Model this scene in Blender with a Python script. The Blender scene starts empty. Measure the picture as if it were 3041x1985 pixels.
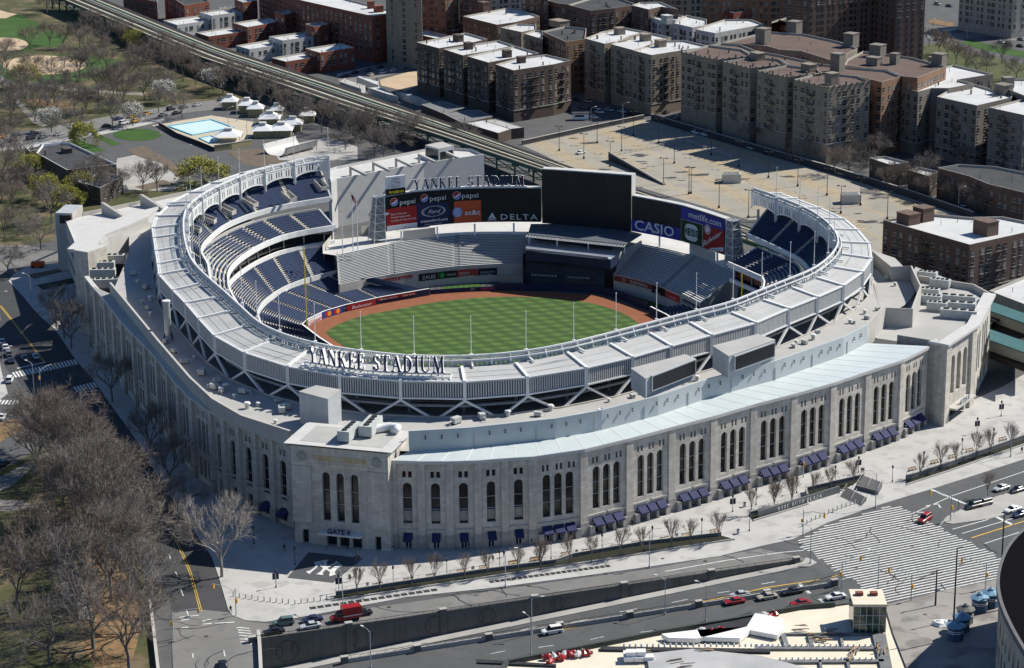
import bpy, bmesh, math, random
from mathutils import Vector, Matrix
from mathutils.geometry import tessellate_polygon
R = math.radians
rnd = random.Random(7)
scene = bpy.context.scene
col = scene.collection
# ---------------------------------------------------------------- camera
CAMH = 208.0
FPX = 6936.57                     # focal length in pixels of the 3041 px wide photograph
TILT = R(16.7828); ROLL = R(0.57294)
fw = Vector((0, math.cos(TILT), -math.sin(TILT)))
up0 = Vector((0, math.sin(TILT), math.cos(TILT)))
rt0 = Vector((1, 0, 0))
cr, sr = math.cos(ROLL), math.sin(ROLL)
camR = rt0*cr - up0*sr
camU = rt0*sr + up0*cr
cam_data = bpy.data.cameras.new('camera')
cam = bpy.data.objects.new('camera', cam_data); col.objects.link(cam)
cam.matrix_world = Matrix(((camR.x, camU.x, -fw.x, 0), (camR.y, camU.y, -fw.y, 0), (camR.z, camU.z, -fw.z, CAMH), (0, 0, 0, 1)))
cam_data.sensor_width = 36; cam_data.lens = 36*FPX/3041
cam_data.clip_start = 5; cam_data.clip_end = 12000
scene.camera = cam
# ---------------------------------------------------------------- light
SUN_AZ = R(64.5); SUN_EL = R(43.5)
world = bpy.data.worlds.new('World'); scene.world = world; world.use_nodes = True
nt = world.node_tree
sky = nt.nodes.new('ShaderNodeTexSky'); sky.sky_type = 'NISHITA'; sky.sun_disc = False
sky.sun_elevation = SUN_EL; sky.sun_rotation = SUN_AZ; sky.air_density = 1.0; sky.dust_density = 0.1; sky.ozone_density = 3.0
bg = nt.nodes['Background']; bg.inputs['Strength'].default_value = 0.062
tint = nt.nodes.new('ShaderNodeMix'); tint.data_type = 'RGBA'; tint.blend_type = 'MULTIPLY'; tint.inputs[0].default_value = 1; tint.inputs[7].default_value = (0.84, 1.0, 1.18, 1)
nt.links.new(sky.outputs[0], tint.inputs[6]); nt.links.new(tint.outputs[2], bg.inputs[0])
sd = bpy.data.lights.new('sun', 'SUN'); sd.energy = 4.9; sd.angle = R(0.5); sd.color = (1.0, 0.955, 0.86)
so = bpy.data.objects.new('sun', sd); col.objects.link(so)
sdir = Vector((math.sin(SUN_AZ)*math.cos(SUN_EL), math.cos(SUN_AZ)*math.cos(SUN_EL), math.sin(SUN_EL)))
so.rotation_euler = sdir.to_track_quat('Z', 'Y').to_euler()
so.location = (300, 300, 400)
vs = scene.view_settings; vs.view_transform = 'Standard'; vs.look = 'None'; vs.gamma = 1; vs.exposure = 0.42
scene.render.resolution_x = 1024; scene.render.resolution_y = 668
# ---------------------------------------------------------------- survey: where a sight line of the survey photo meets height z
K = 3041/2380
def G(x, y, z=0.0):
    u = x*K-1520.5; v = y*K-992.5
    d = fw*FPX + camR*u - camU*v
    t = (z-CAMH)/d.z
    return Vector((d.x*t, d.y*t, z))
def GL(pts, z=0.0): return [G(p[0], p[1], z) for p in pts]
# ---------------------------------------------------------------- materials
MATS = {}
def mat(name, c, rough=0.8, var=0.0, scale=0.3, metal=0.0, spec=0.3, c2=None, bump=0.0, detail=6, coord='Object'):
    if name in MATS: return MATS[name]
    m = bpy.data.materials.new(name); m.use_nodes = True; MATS[name] = m
    n = m.node_tree.nodes; l = m.node_tree.links; b = n['Principled BSDF']
    b.inputs['Base Color'].default_value = (*c, 1); b.inputs['Roughness'].default_value = rough
    b.inputs['Metallic'].default_value = metal; b.inputs['Specular IOR Level'].default_value = spec
    if var > 0 or c2:
        tc = n.new('ShaderNodeTexCoord'); no = n.new('ShaderNodeTexNoise'); no.inputs['Scale'].default_value = scale
        no.inputs['Detail'].default_value = detail; no.inputs['Roughness'].default_value = 0.62
        l.new(tc.outputs[coord], no.inputs['Vector'])
        rp = n.new('ShaderNodeValToRGB'); l.new(no.outputs['Fac'], rp.inputs[0])
        a = c; d = c2 or tuple(min(1, x*(1+var)) for x in c)
        if not c2: a = tuple(x*(1-var) for x in c)
        rp.color_ramp.elements[0].position = 0.3; rp.color_ramp.elements[0].color = (*a, 1)
        rp.color_ramp.elements[1].position = 0.7; rp.color_ramp.elements[1].color = (*d, 1)
        l.new(rp.outputs[0], b.inputs['Base Color'])
        if bump > 0:
            bp = n.new('ShaderNodeBump'); bp.inputs['Strength'].default_value = bump
            n2 = n.new('ShaderNodeTexNoise'); n2.inputs['Scale'].default_value = scale*8; l.new(tc.outputs[coord], n2.inputs['Vector'])
            l.new(n2.outputs['Fac'], bp.inputs['Height']); l.new(bp.outputs[0], b.inputs['Normal'])
    return m
def mat_world(name, c, c2, scale, rough=0.9, c3=None, s3=1.0):   # patches fixed in world space (objects with no transform)
    m = mat(name, c, rough, 0, scale, c2=c2)
    if c3 and 'x3' not in m:
        n = m.node_tree.nodes; l = m.node_tree.links; b = n['Principled BSDF']
        src = b.inputs['Base Color'].links[0].from_socket
        tc = n.new('ShaderNodeTexCoord'); no = n.new('ShaderNodeTexNoise'); no.inputs['Scale'].default_value = s3; no.inputs['Detail'].default_value = 5
        l.new(tc.outputs['Object'], no.inputs['Vector'])
        rp = n.new('ShaderNodeValToRGB'); rp.color_ramp.elements[0].position = 0.52; rp.color_ramp.elements[1].position = 0.62
        l.new(no.outputs['Fac'], rp.inputs[0])
        mx = n.new('ShaderNodeMix'); mx.data_type = 'RGBA'; l.new(rp.outputs[0], mx.inputs[0]); l.new(src, mx.inputs[6]); mx.inputs[7].default_value = (*c3, 1)
        l.new(mx.outputs[2], b.inputs['Base Color']); m['x3'] = 1
    return m
def mat_brick(name, c1, c2, mortar, w, h, mix=0.5, ms=0.01, rough=0.85, squash=0.5, c3=None):   # UV in metres
    m = bpy.data.materials.new(name); m.use_nodes = True; MATS[name] = m; m['metric'] = 1
    n = m.node_tree.nodes; l = m.node_tree.links; b = n['Principled BSDF']; b.inputs['Roughness'].default_value = rough
    uv = n.new('ShaderNodeUVMap'); br = n.new('ShaderNodeTexBrick')
    br.inputs['Scale'].default_value = 1; br.inputs['Brick Width'].default_value = w; br.inputs['Row Height'].default_value = h
    br.inputs['Mortar Size'].default_value = ms; br.offset = squash
    br.inputs['Color1'].default_value = (*c1, 1); br.inputs['Color2'].default_value = (*c2, 1); br.inputs['Mortar'].default_value = (*mortar, 1)
    l.new(uv.outputs[0], br.inputs['Vector'])
    no = n.new('ShaderNodeTexNoise'); no.inputs['Scale'].default_value = 0.25; no.inputs['Detail'].default_value = 5; l.new(uv.outputs[0], no.inputs['Vector'])
    mx = n.new('ShaderNodeMix'); mx.data_type = 'RGBA'; mx.blend_type = 'MULTIPLY'; mx.inputs[0].default_value = mix
    l.new(br.outputs[0], mx.inputs[6]); l.new(no.outputs['Color'], mx.inputs[7])
    hs = n.new('ShaderNodeMapRange'); hs.inputs['To Min'].default_value = 0.62; hs.inputs['To Max'].default_value = 1.3; l.new(no.outputs['Fac'], hs.inputs[0])
    cb = n.new('ShaderNodeCombineColor'); [l.new(hs.outputs[0], cb.inputs[i]) for i in range(3)]; l.new(cb.outputs[0], mx.inputs[7])
    sm_ = n.new('ShaderNodeMapping'); sm_.inputs['Scale'].default_value = (0.9, 0.07, 1); l.new(uv.outputs[0], sm_.inputs[0]); n3 = n.new('ShaderNodeTexNoise'); n3.inputs['Scale'].default_value = 1; n3.inputs['Detail'].default_value = 4; l.new(sm_.outputs[0], n3.inputs[0])
    m3 = n.new('ShaderNodeMapRange'); m3.inputs['From Min'].default_value = .3; m3.inputs['From Max'].default_value = .7; m3.inputs['To Min'].default_value = .84; m3.inputs['To Max'].default_value = 1.08; l.new(n3.outputs['Fac'], m3.inputs[0])
    vm = n.new('ShaderNodeVectorMath'); vm.operation = 'SCALE'; l.new(mx.outputs[2], vm.inputs[0]); l.new(m3.outputs[0], vm.inputs['Scale'])
    l.new(vm.outputs[0], b.inputs['Base Color'])
    return m
# ---------------------------------------------------------------- mesh builder
class MB:
    def __init__(s): s.v = []; s.f = []; s.uv = []
    def face(s, pts, uv=None):
        i = len(s.v); s.v += [tuple(p) for p in pts]; s.f.append(tuple(range(i, i+len(pts)))); s.uv.append(uv); return s
    def quad(s, a, b, c, d, uv=None): return s.face((a, b, c, d), uv)
    def box(s, x0, y0, z0, x1, y1, z1, M=None):
        P = [Vector(p) for p in ((x0,y0,z0),(x1,y0,z0),(x1,y1,z0),(x0,y1,z0),(x0,y0,z1),(x1,y0,z1),(x1,y1,z1),(x0,y1,z1))]
        if M is not None: P = [M @ p for p in P]
        i = len(s.v); s.v += [tuple(p) for p in P]
        for f in ((0,3,2,1),(4,5,6,7),(0,1,5,4),(1,2,6,5),(2,3,7,6),(3,0,4,7)): s.f.append(tuple(i+k for k in f)); s.uv.append(None)
        return s
    def hexa(s, b, t):   # bottom loop, top loop (same count)
        n = len(b); i = len(s.v); s.v += [tuple(p) for p in b]+[tuple(p) for p in t]
        s.f.append(tuple(i+k for k in reversed(range(n)))); s.uv.append(None)
        s.f.append(tuple(i+n+k for k in range(n))); s.uv.append(None)
        for k in range(n):
            j = (k+1) % n; s.f.append((i+k, i+j, i+n+j, i+n+k)); s.uv.append(None)
        return s
    def prism(s, loop, z0, z1):
        return s.hexa([(p[0], p[1], z0) for p in loop], [(p[0], p[1], z1) for p in loop])
    def bar(s, a, b, w, h=None, up=(0,0,1)):
        a = Vector(a); b = Vector(b); h = h or w; d = (b-a)
        if d.length < 1e-6: return s
        d.normalize(); u = Vector(up)
        if abs(d.dot(u)) > 0.98: u = Vector((1, 0, 0))
        x = d.cross(u).normalized(); y = x.cross(d).normalized(); x *= w/2; y *= h/2
        return s.hexa([a-x-y, a+x-y, a+x+y, a-x+y], [b-x-y, b+x-y, b+x+y, b-x+y])
    def tube(s, pts, rad, n=6, cap=True):
        rings = []
        for k, p in enumerate(pts):
            p = Vector(p); r = rad[k] if isinstance(rad, (list, tuple)) else rad
            a = Vector(pts[max(k-1, 0)]); b = Vector(pts[min(k+1, len(pts)-1)]); d = (b-a).normalized()
            u = Vector((0,0,1)) if abs(d.z) < 0.95 else Vector((1,0,0))
            x = d.cross(u).normalized(); y = d.cross(x).normalized()
            i = len(s.v); s.v += [tuple(p+(x*math.cos(t)+y*math.sin(t))*r) for t in [2*math.pi*q/n for q in range(n)]]
            rings.append(i)
        for a, b in zip(rings, rings[1:]):
            for q in range(n):
                j = (q+1) % n; s.f.append((a+q, a+j, b+j, b+q)); s.uv.append(None)
        if cap:
            s.f.append(tuple(rings[0]+q for q in reversed(range(n)))); s.uv.append(None); s.f.append(tuple(rings[-1]+q for q in range(n))); s.uv.append(None)
        return s
    def cyl(s, x, y, z0, z1, r, r2=None, n=12):
        r2 = r if r2 is None else r2
        return s.hexa([(x+r*math.cos(2*math.pi*k/n), y+r*math.sin(2*math.pi*k/n), z0) for k in range(n)], [(x+r2*math.cos(2*math.pi*k/n), y+r2*math.sin(2*math.pi*k/n), z1) for k in range(n)])
    def poly(s, loop, z=None):     # flat polygon, any outline
        L = [Vector((p[0], p[1], p[2] if (z is None and len(p) > 2) else (z or 0))) for p in loop]
        i = len(s.v); s.v += [tuple(p) for p in L]
        flat = [Vector((p.x, p.y, 0)) for p in L]
        for t in tessellate_polygon([flat]):
            a, b, c = t
            n = (flat[b]-flat[a]).cross(flat[c]-flat[a])
            s.f.append((i+a, i+b, i+c) if n.z > 0 else (i+a, i+c, i+b)); s.uv.append(None)
        return s
    def wall(s, loop, z0, z1, closed=False, u0=0.0):     # vertical sheet with metric UV; z0/z1 numbers or lists
        n = len(loop); u = u0
        for k in range(n if closed else n-1):
            j = (k+1) % n; a = loop[k]; b = loop[j]; L = math.hypot(b[0]-a[0], b[1]-a[1])
            za, zb = (z0[k], z0[j]) if isinstance(z0, list) else (z0, z0); ta, tb = (z1[k], z1[j]) if isinstance(z1, list) else (z1, z1)
            s.quad((a[0],a[1],za), (b[0],b[1],zb), (b[0],b[1],tb), (a[0],a[1],ta), ((u,za),(u+L,zb),(u+L,tb),(u,ta))); u += L
        return s
    def build(s, name, m, parent=None, smooth=False):
        me = bpy.data.meshes.new(name); me.from_pydata(s.v, [], s.f)
        if m is not None and not isinstance(m, (list, tuple)) and 'metric' in m:
            for i, (f, u) in enumerate(zip(s.f, s.uv)):
                if u is None:
                    P = [Vector(s.v[k]) for k in f]; nn = (P[1]-P[0]).cross(P[2]-P[0])
                    if nn.length < 1e-9: nn = Vector((0,1,0))
                    nn.normalize(); t = Vector((-nn.y, nn.x, 0)); s.uv[i] = tuple((p.x, p.y) for p in P) if abs(nn.z) > .8 else tuple((p.dot(t.normalized()), p.z) for p in P)
        if any(u is not None for u in s.uv):
            uvl = me.uv_layers.new(name='UVMap'); k = 0; data = []
            for f, u in zip(s.f, s.uv):
                if u is None: data += [0.0]*(2*len(f))
                else:
                    for q in u: data += [q[0], q[1]]
            uvl.data.foreach_set('uv', data)
        if isinstance(m, (list, tuple)):
            for q in m: me.materials.append(q)
        elif m is not None: me.materials.append(m)
        if smooth: me.polygons.foreach_set('use_smooth', [True]*len(me.polygons))
        me.update()
        o = bpy.data.objects.new(name, me); col.objects.link(o)
        if parent is not None: o.parent = parent; o.matrix_parent_inverse = Matrix.Identity(4) if 'local' in parent else parent_inv(parent)
        return o
def parent_inv(p):
    return Matrix.LocRotScale(p.location, p.rotation_euler, p.scale).inverted()
def tag(o, label=None, cat=None, group=None, kind=None):
    if label: o['label'] = label
    if cat: o['category'] = cat
    if group: o['group'] = group
    if kind: o['kind'] = kind
    return o
def thing(name, label, cat, loc=(0,0,0), rotz=0, group=None, local=False):
    o = bpy.data.objects.new(name, None); col.objects.link(o); o.location = loc; o.rotation_euler = (0, 0, rotz)
    if local: o['local'] = 1
    return tag(o, label, cat, group)
KIDS = {}
def dup(root, loc, rotz=0.0, label=None, group=None, scale=None, mats=None):
    if root.name not in KIDS: KIDS[root.name] = [(c, [g for g in c.children]) for c in root.children]
    r = root.copy(); col.objects.link(r); r.location = loc; r.rotation_euler = (0, 0, rotz)
    if scale: r.scale = scale if isinstance(scale, tuple) else (scale,)*3
    if label: r['label'] = label
    if group: r['group'] = group
    for c, gs in KIDS[root.name]:
        d = c.copy(); col.objects.link(d); d.parent = r
        for g in gs:
            e = g.copy(); col.objects.link(e); e.parent = d
    return r
USED = set()
def place(proto, loc, rotz=0.0, label=None, group=None, scale=None):     # the first time the prototype itself moves, then copies
    if proto.name not in USED:
        if proto.name not in KIDS: KIDS[proto.name] = [(c, [g for g in c.children]) for c in proto.children]
        USED.add(proto.name); PEND.append((proto, loc, rotz, label, group, scale)); return proto
    return dup(proto, loc, rotz, label, group, scale)
PEND = []
def flush():
    for p, loc, rz, lb, gr, sc in PEND:
        p.location = loc; p.rotation_euler = (0, 0, rz)
        if lb: p['label'] = lb
        if gr: p['group'] = gr
        if sc: p.scale = sc if isinstance(sc, tuple) else (sc,)*3
        if 'local' in p: del p['local']
    PEND.clear()
def struct(name, mb, m): return tag(mb.build(name, m), kind='structure')
WORDS = ['first','second','third','fourth','fifth','sixth','seventh','eighth','ninth','tenth','eleventh','twelfth','thirteenth','fourteenth','fifteenth','sixteenth','seventeenth','eighteenth','nineteenth','twentieth']
def nth(i):
    if i < 20: return WORDS[i]
    k = i+1; s = {1:'st', 2:'nd', 3:'rd'}.get(k % 10, 'th') if (k // 10) % 10 != 1 else 'th'
    return '%d%s' % (k, s)
# ---------------------------------------------------------------- plan helpers
def resample(pts, n):
    P = [Vector((p[0], p[1])) for p in pts]; d = [0.0]
    for a, b in zip(P, P[1:]): d.append(d[-1]+(b-a).length)
    out = []; j = 0
    for k in range(n):
        t = d[-1]*k/(n-1)
        while j < len(P)-2 and d[j+1] < t: j += 1
        q = (t-d[j])/max(1e-9, d[j+1]-d[j]); out.append(P[j].lerp(P[j+1], min(1, q)))
    return out
def smooth(pts, it=2, n=None):
    P = [Vector((p[0], p[1])) for p in pts]
    for _ in range(it):
        Q = [P[0]]
        for a, b in zip(P, P[1:]): Q += [a.lerp(b, .25), a.lerp(b, .75)]
        Q.append(P[-1]); P = Q
    return resample(P, n) if n else P
def plen(pts): return sum((Vector(b[:2])-Vector(a[:2])).length for a, b in zip(pts, pts[1:]))
def offset(pts, d):      # + is to the right of travel
    P = [Vector((p[0], p[1])) for p in pts]; out = []
    for k, p in enumerate(P):
        t = (P[min(k+1, len(P)-1)]-P[max(k-1, 0)]).normalized(); out.append(p+Vector((t.y, -t.x))*(d[k] if isinstance(d, list) else d))
    return out
def ribbon(mb, A, B, za, zb, uvs=None):
    for k in range(len(A)-1):
        z = lambda q, i: q[i] if isinstance(q, list) else q
        mb.quad((A[k][0],A[k][1],z(za,k)), (A[k+1][0],A[k+1][1],z(za,k+1)), (B[k+1][0],B[k+1][1],z(zb,k+1)), (B[k][0],B[k][1],z(zb,k)))
    return mb
def line_strip(mb, pts, w, z):       # painted line along a polyline
    A = offset(pts, w/2); B = offset(pts, -w/2)
    zz = z
    for k in range(len(A)-1):
        za, zb = (zz[k], zz[k+1]) if isinstance(zz, list) else (zz, zz)
        mb.quad((*A[k], za), (*A[k+1], zb), (*B[k+1], zb), (*B[k], za))
    return mb
# ---------------------------------------------------------------- lettering
def text_mesh(txt, size, extrude=0.0, align='CENTER', spacing=1.0, bold=0.0, shear=0.0):
    c = bpy.data.curves.new('lettering', 'FONT'); c.body = txt; c.size = size; c.extrude = extrude; c.align_x = align
    c.space_character = spacing; c.offset = bold; c.resolution_u = 2; c.shear = shear
    o = bpy.data.objects.new('lettering', c); col.objects.link(o)
    dg = bpy.context.evaluated_depsgraph_get(); me = bpy.data.meshes.new_from_object(o.evaluated_get(dg))
    vs_ = [v.co.copy() for v in me.vertices]; fs = [tuple(p.vertices) for p in me.polygons]
    bpy.data.objects.remove(o); bpy.data.curves.remove(c); bpy.data.meshes.remove(me)
    return vs_, fs
def text_on(mb, txt, size, fn, width=None, **kw):     # fn maps (x, y, d) of the flat text into the world
    kh = kw.pop('keeph', 0); V, F = text_mesh(txt, size, **kw)
    if not V: return mb
    xs = [v.x for v in V]; s = 1.0
    if width: s = width/max(1e-6, max(xs)-min(xs))
    cx = (max(xs)+min(xs))/2 if kw.get('align', 'CENTER') == 'CENTER' else 0
    i = len(mb.v); mb.v += [tuple(fn((v.x-cx)*s, v.y*(s if width and not kh else 1), v.z)) for v in V]
    for f in F: mb.f.append(tuple(i+k for k in f)); mb.uv.append(None)
    return mb
# ================================================================ GROUND, ROADS, PAVEMENTS
M_asph = mat_world('asphalt', (0.075,0.077,0.08), (0.105,0.105,0.105), 0.08, 0.9, (0.082,0.083,0.085), 0.5)
M_asphn = mat_world('asphalt_new', (0.046,0.047,0.05), (0.062,0.063,0.066), 0.1, 0.9)
M_asphl = mat_world('asphalt_worn', (0.15,0.148,0.143), (0.20,0.195,0.187), 0.06, 0.9, (0.155,0.152,0.148), 0.35)
M_conc = mat_world('pavement_concrete', (0.38,0.37,0.355), (0.47,0.46,0.44), 0.07, 0.9, (0.36,0.35,0.335), 0.25)
M_conc2 = mat_world('walk_concrete', (0.30,0.29,0.27), (0.42,0.405,0.38), 0.12, 0.9)
M_path = mat_world('park_path', (0.17,0.155,0.14), (0.27,0.25,0.225), 0.2, 0.95, (0.14,0.12,0.10), 0.5)
M_grass = mat_world('park_grass', (0.045,0.058,0.018), (0.10,0.088,0.045), 0.045, 1.0, (0.15,0.115,0.07), 0.09)
M_lawn = mat_world('lawn', (0.028,0.07,0.012), (0.05,0.11,0.02), 0.05, 1.0)
M_soil = mat_world('leaf_litter', (0.17,0.10,0.05), (0.27,0.17,0.09), 0.35, 1.0, (0.09,0.08,0.04), 0.5)
M_sand = mat_world('infield_dirt', (0.42,0.31,0.20), (0.50,0.39,0.27), 0.1, 1.0)
M_white = mat('road_paint', (0.60,0.60,0.58), 0.7, 0.3, 1.2)
M_yellow = mat('yellow_paint', (0.62,0.40,0.06), 0.7, 0.2, 0.8)
M_deckasph = mat_world('parking_deck_surface', (0.275,0.25,0.207), (0.335,0.303,0.252), 0.03, 0.9, (0.262,0.238,0.197), 0.12)

# sunken street south of the retaining wall: z falls towards the west
WP0 = G(603,1482.5,0.9).xy; WP1 = G(1874,1296.7,0.9).xy; WDIR = (WP1-WP0).normalized(); WLEN = (WP1-WP0).length; WN = Vector((WDIR.y, -WDIR.x))
def zlow(p):
    s = (Vector((p[0], p[1]))-WP0).dot(WDIR)/WLEN
    return -7.0*max(0, min(1.12, 1-s)) if s < 1 else 0.0
def GW(x, y, dz=0.0):
    z = 0.0
    for _ in range(30): z = zlow(G(x, y, z))+dz
    return G(x, y, z)
def WL(s, off, dz=0.0):       # plan point: metres along the wall, metres south of it
    p = WP0+WDIR*s+WN*off; return Vector((p.x, p.y, zlow(p)+dz))
# ground sheet with the notch of the sunken street
EAST = WP1+WN*230
g = MB(); g.poly([(-6000,-2500),(WP0.x+ -6, -2500),(WP0.x+1.2, WP0.y-70),(WP0.x, WP0.y),(WP1.x, WP1.y),(EAST.x, EAST.y),(EAST.x+60,-2500),(6000,-2500),(6000,7000),(-6000,7000)], 0.0)
struct('ground', g, M_asph)
low = MB()
for k in range(24):
    a, b = -40+k*10.5, -40+(k+1)*10.5
    a = min(a, WLEN); b = min(b, WLEN)
    if b > a:
        A0, B0 = WL(a, 0.05), WL(b, 0.05); A1, B1 = WL(a, 231), WL(b, 231)
        low.quad(A0, A1, B1, B0)
struct('sunken_road', low, M_asph)

def area(name, pts, m, z=0.0):
    return struct(name, MB().poly(GL(pts, 0.0), z), m)
JR = [(20,655),(54.4,690),(86,728.7),(129,767),(176.7,837.5),(217.5,882.8),(251.5,932.7),(301.4,1000.7),(400,1160),(491.4,1293.7),(508.5,1342.5),(530.5,1418.3)]   # stadium-side kerb of the avenue
JL = [(-140,640),(-60,760),(18,862),(60,905),(105,985),(160,1040),(240,1130),(310,1225),(362,1310.8),(397.4,1408.5)]
area('stadium_avenue', JL[:4]+[(100,980)]+JL[5:]+[(400,1600),(600,1600),(600,1470),(545,1436)]+JR[::-1]+[(-140,560)], M_asphn, 0.02)
CURB = [(530.5,1418.3),(540,1432),(570,1443),(615,1447),(682,1439),(800,1417),(943,1389.6),(1160,1366),(1371.6,1338),(1510,1318.5),(1668,1294.7),(1767,1271),(1841,1255),(1924,1215.7),(2038.6,1176),(2169,1136.6),(2268,1105),(2400,1062)]
inner = [(2400,860),(2330,900),(2200,960),(1850,1060),(1237,1200),(700,1200),(500,1100),(330,900),(205,730),(190,640)]
def kerbed(name, loop, m, h=0.14):
    P = GL(loop, 0.0); mb = MB(); mb.poly(P, h); mb.wall(P, 0.0, h, closed=True); return struct(name, mb, m)
kerbed('stadium_pavement', JR+CURB[1:]+inner, M_conc)
# bridge end of the avenue, worn surface
area('bridge_roadway', [(398,1425),(470,1418),(540,1425),(600,1462),(601,1482),(608,1600),(405,1600),(400,1500)], M_asphl, 0.05)
# streets: main avenue south of the pavement
area('parkway_road', [(545,1440),(640,1452),(800,1422),(1160,1371),(1510,1323),(1767,1276),(1880,1300),(1470,1352),(1174,1396),(745,1464),(601,1480)], M_asphl, 0.03)
# ------- the sunken lanes
def lowband(name, o0, o1, m, h=0.13, s0=-40, s1=None, n=26, o1e=None):
    s1 = WLEN if s1 is None else s1; mb = MB()
    for k in range(n):
        a = s0+(s1-s0)*k/n; b = s0+(s1-s0)*(k+1)/n
        e0 = o1 if o1e is None else o1+(o1e-o1)*k/n; e1 = o1 if o1e is None else o1+(o1e-o1)*(k+1)/n
        mb.quad(WL(a,o0,h), WL(a,e0,h), WL(b,e1,h), WL(b,o0,h)); mb.quad(WL(a,e0,0), WL(b,e1,0), WL(b,e1,h), WL(a,e0,h))
    return struct(name, mb, m)
lowband('lower_pavement', 0.3, 3.6, M_conc2, 0.14, o1e=2.6)
def px_low(pts, w, m, name, dz=0.04):
    mb = MB(); P = [GW(x, y, dz) for x, y in pts]; line_strip(mb, [p.xy for p in P], w, [p.z for p in P]); return struct(name, mb, m)
px_low([(1295,1466),(1405,1445),(1526,1421),(1700,1385),(1780,1366),(1890,1350),(1946,1338)], 0.35, M_yellow, 'centre_line')
for nm, pp in (('lane_line', [(1209,1466,1248,1456),(1326,1448,1366,1440),(1440,1423,1481,1415),(1561,1401,1599,1393),(1667,1379,1697,1374),(1372,1487,1403,1480),(1488,1470,1521,1466),(1252,1505,1287,1500),(1140,1520,1175,1513),(1212,1477,1236,1472)]),):
    for q in pp: px_low([(q[0],q[1]),(q[2],q[3])], 0.22, M_white, nm)
px_low([(1770,1358),(1946,1326)], 0.3, M_white, 'lane_line'); px_low([(1875,1366),(1965,1345)], 0.3, M_white, 'lane_line')
px_low([(1858,1357),(1882,1380)], 0.9, M_white, 'stop_line'); px_low([(1905,1392),(1935,1414)], 0.9, M_white, 'stop_line')
# ------- painted marks at street level
def paint(name, pts, w, m=M_white, z=0.06): return struct(name, line_strip(MB(), [G(*p).xy for p in pts], w, z), m)
for d in (-0.22, 0.22):
    paint('centre_line', [(0+d*8,710.6),(29.5+d*8,746.9),(104.2+d*8,843.2)], 0.2, M_yellow)
    paint('centre_line', [(400+d*10,1238),(425.5+d*10,1291),(442.6+d*10,1332.8),(467+d*10,1420.7)], 0.16, M_yellow)
for q in ((393,1290,397,1300),(408,1330,413,1341),(420,1370,426,1386),(434,1420,439,1434),(520,1512,523,1527),(448,1520,449,1530)): paint('lane_line', [(q[0],q[1]),(q[2],q[3])], 0.22)
paint('stop_line', [(40,857),(104,843)], 0.7)
paint('stop_line', [(184,913),(229,908)], 0.6)
def zebra(a, b, n, dx, dy, w=0.6):
    mb = MB()
    for k in range(n):
        t = k/(n-1); p = (a[0]+(b[0]-a[0])*t, a[1]+(b[1]-a[1])*t); line_strip(mb, [G(*p).xy, G(p[0]+dx, p[1]+dy).xy], w, 0.06)
    return struct('zebra_crossing', mb, M_white)
zebra((30,866), (171,836), 20, 8, 12); zebra((172,900), (216,889), 7, 9, 12); zebra((-6,930), (42,932), 7, -6, 10)
zebra((553,1460), (585,1497), 7, -3.0, 0, 0.5)
lad = MB()
for q in ((553,1459,580,1462),(553,1465,583,1468),(554,1471,585,1474),(556,1478,586,1480),(557,1486,588,1488),(558,1493,592,1495),(420,1443,440,1441),(422,1460,438,1459),(470,1445,490,1440),(472,1452,492,1450),(416,1436,462,1431),(500,1450,545,1447)):
    line_strip(lad, [G(q[0],q[1]).xy, G(q[2],q[3]).xy], 0.4, 0.085)
struct('zebra_crossing', lad, M_white)
# box junction: long parallel stripes filling the crossing
bj = [(1848,1268),(1975,1240)]
top = [(1841,1264),(1870,1247),(1924,1221),(2000,1194),(2068,1177),(2099,1176)]
rgt = [(2099,1176),(2127,1196),(2186,1226),(2240,1253),(2318,1290)]
lft = [(1841,1264),(1890,1297),(1955,1335),(2000,1370),(2045,1398)]
mb = MB()
sd_ = (G(1960,1270).xy-G(1890,1284).xy).normalized(); sn_ = Vector((-sd_.y, sd_.x))
quad = [G(1841,1262).xy, G(1924,1219).xy, G(2068,1176).xy, G(2105,1178).xy, G(2230,1247).xy, G(2350,1305).xy, G(2318,1346).xy, G(2130,1386).xy, G(2048,1402).xy, G(1955,1338).xy]
o0 = quad[0]
def clip(o, d, P):
    ts = []
    for k in range(len(P)):
        a, b = P[k], P[(k+1) % len(P)]; e = b-a; den = d.x*e.y-d.y*e.x
        if abs(den) < 1e-9: continue
        w = a-o; t = (w.x*e.y-w.y*e.x)/den; u = (w.x*d.y-w.y*d.x)/den
        if 0 <= u <= 1: ts.append(t)
    return (min(ts), max(ts)) if len(ts) >= 2 else None
hs = [(p-o0).dot(sn_) for p in quad]; h = min(hs)+0.4
while h < max(hs):
    c = clip(o0+sn_*h, sd_, quad)
    if c and c[1]-c[0] > 2:
        a, b = c; t = a+rnd.uniform(0,1.5)
        line_strip(mb, [o0+sn_*h+sd_*t, o0+sn_*h+sd_*(b-rnd.uniform(0,1.5))], 0.48, 0.06)
    h += 1.28
struct('box_junction_stripes', mb, M_white)
for pts, w in (([(1546,1329),(1690,1303),(1815,1285),(1868,1280)], 0.35), ([(2165,1139),(2244,1172)], 0.8), ([(2120,1195),(2214,1153),(2400,1090)], 0.3), ([(2152,1177),(2180,1172),(2186,1181)], 0.5), ([(2125,1191),(2152,1192),(2158,1198)],0.5), ([(2185,1220),(2214,1193)], 0.3), ([(2214,1231),(2298,1208)], 0.35), ([(2236,1241),(2400,1192)], 0.3), ([(2286,1265),(2400,1228)], 0.3), ([(2307,1198),(2354,1221)], 0.9)): paint('road_marking', pts, w)
paint('centre_line', [(2258,1251),(2400,1206)], 0.4, M_yellow)
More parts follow.
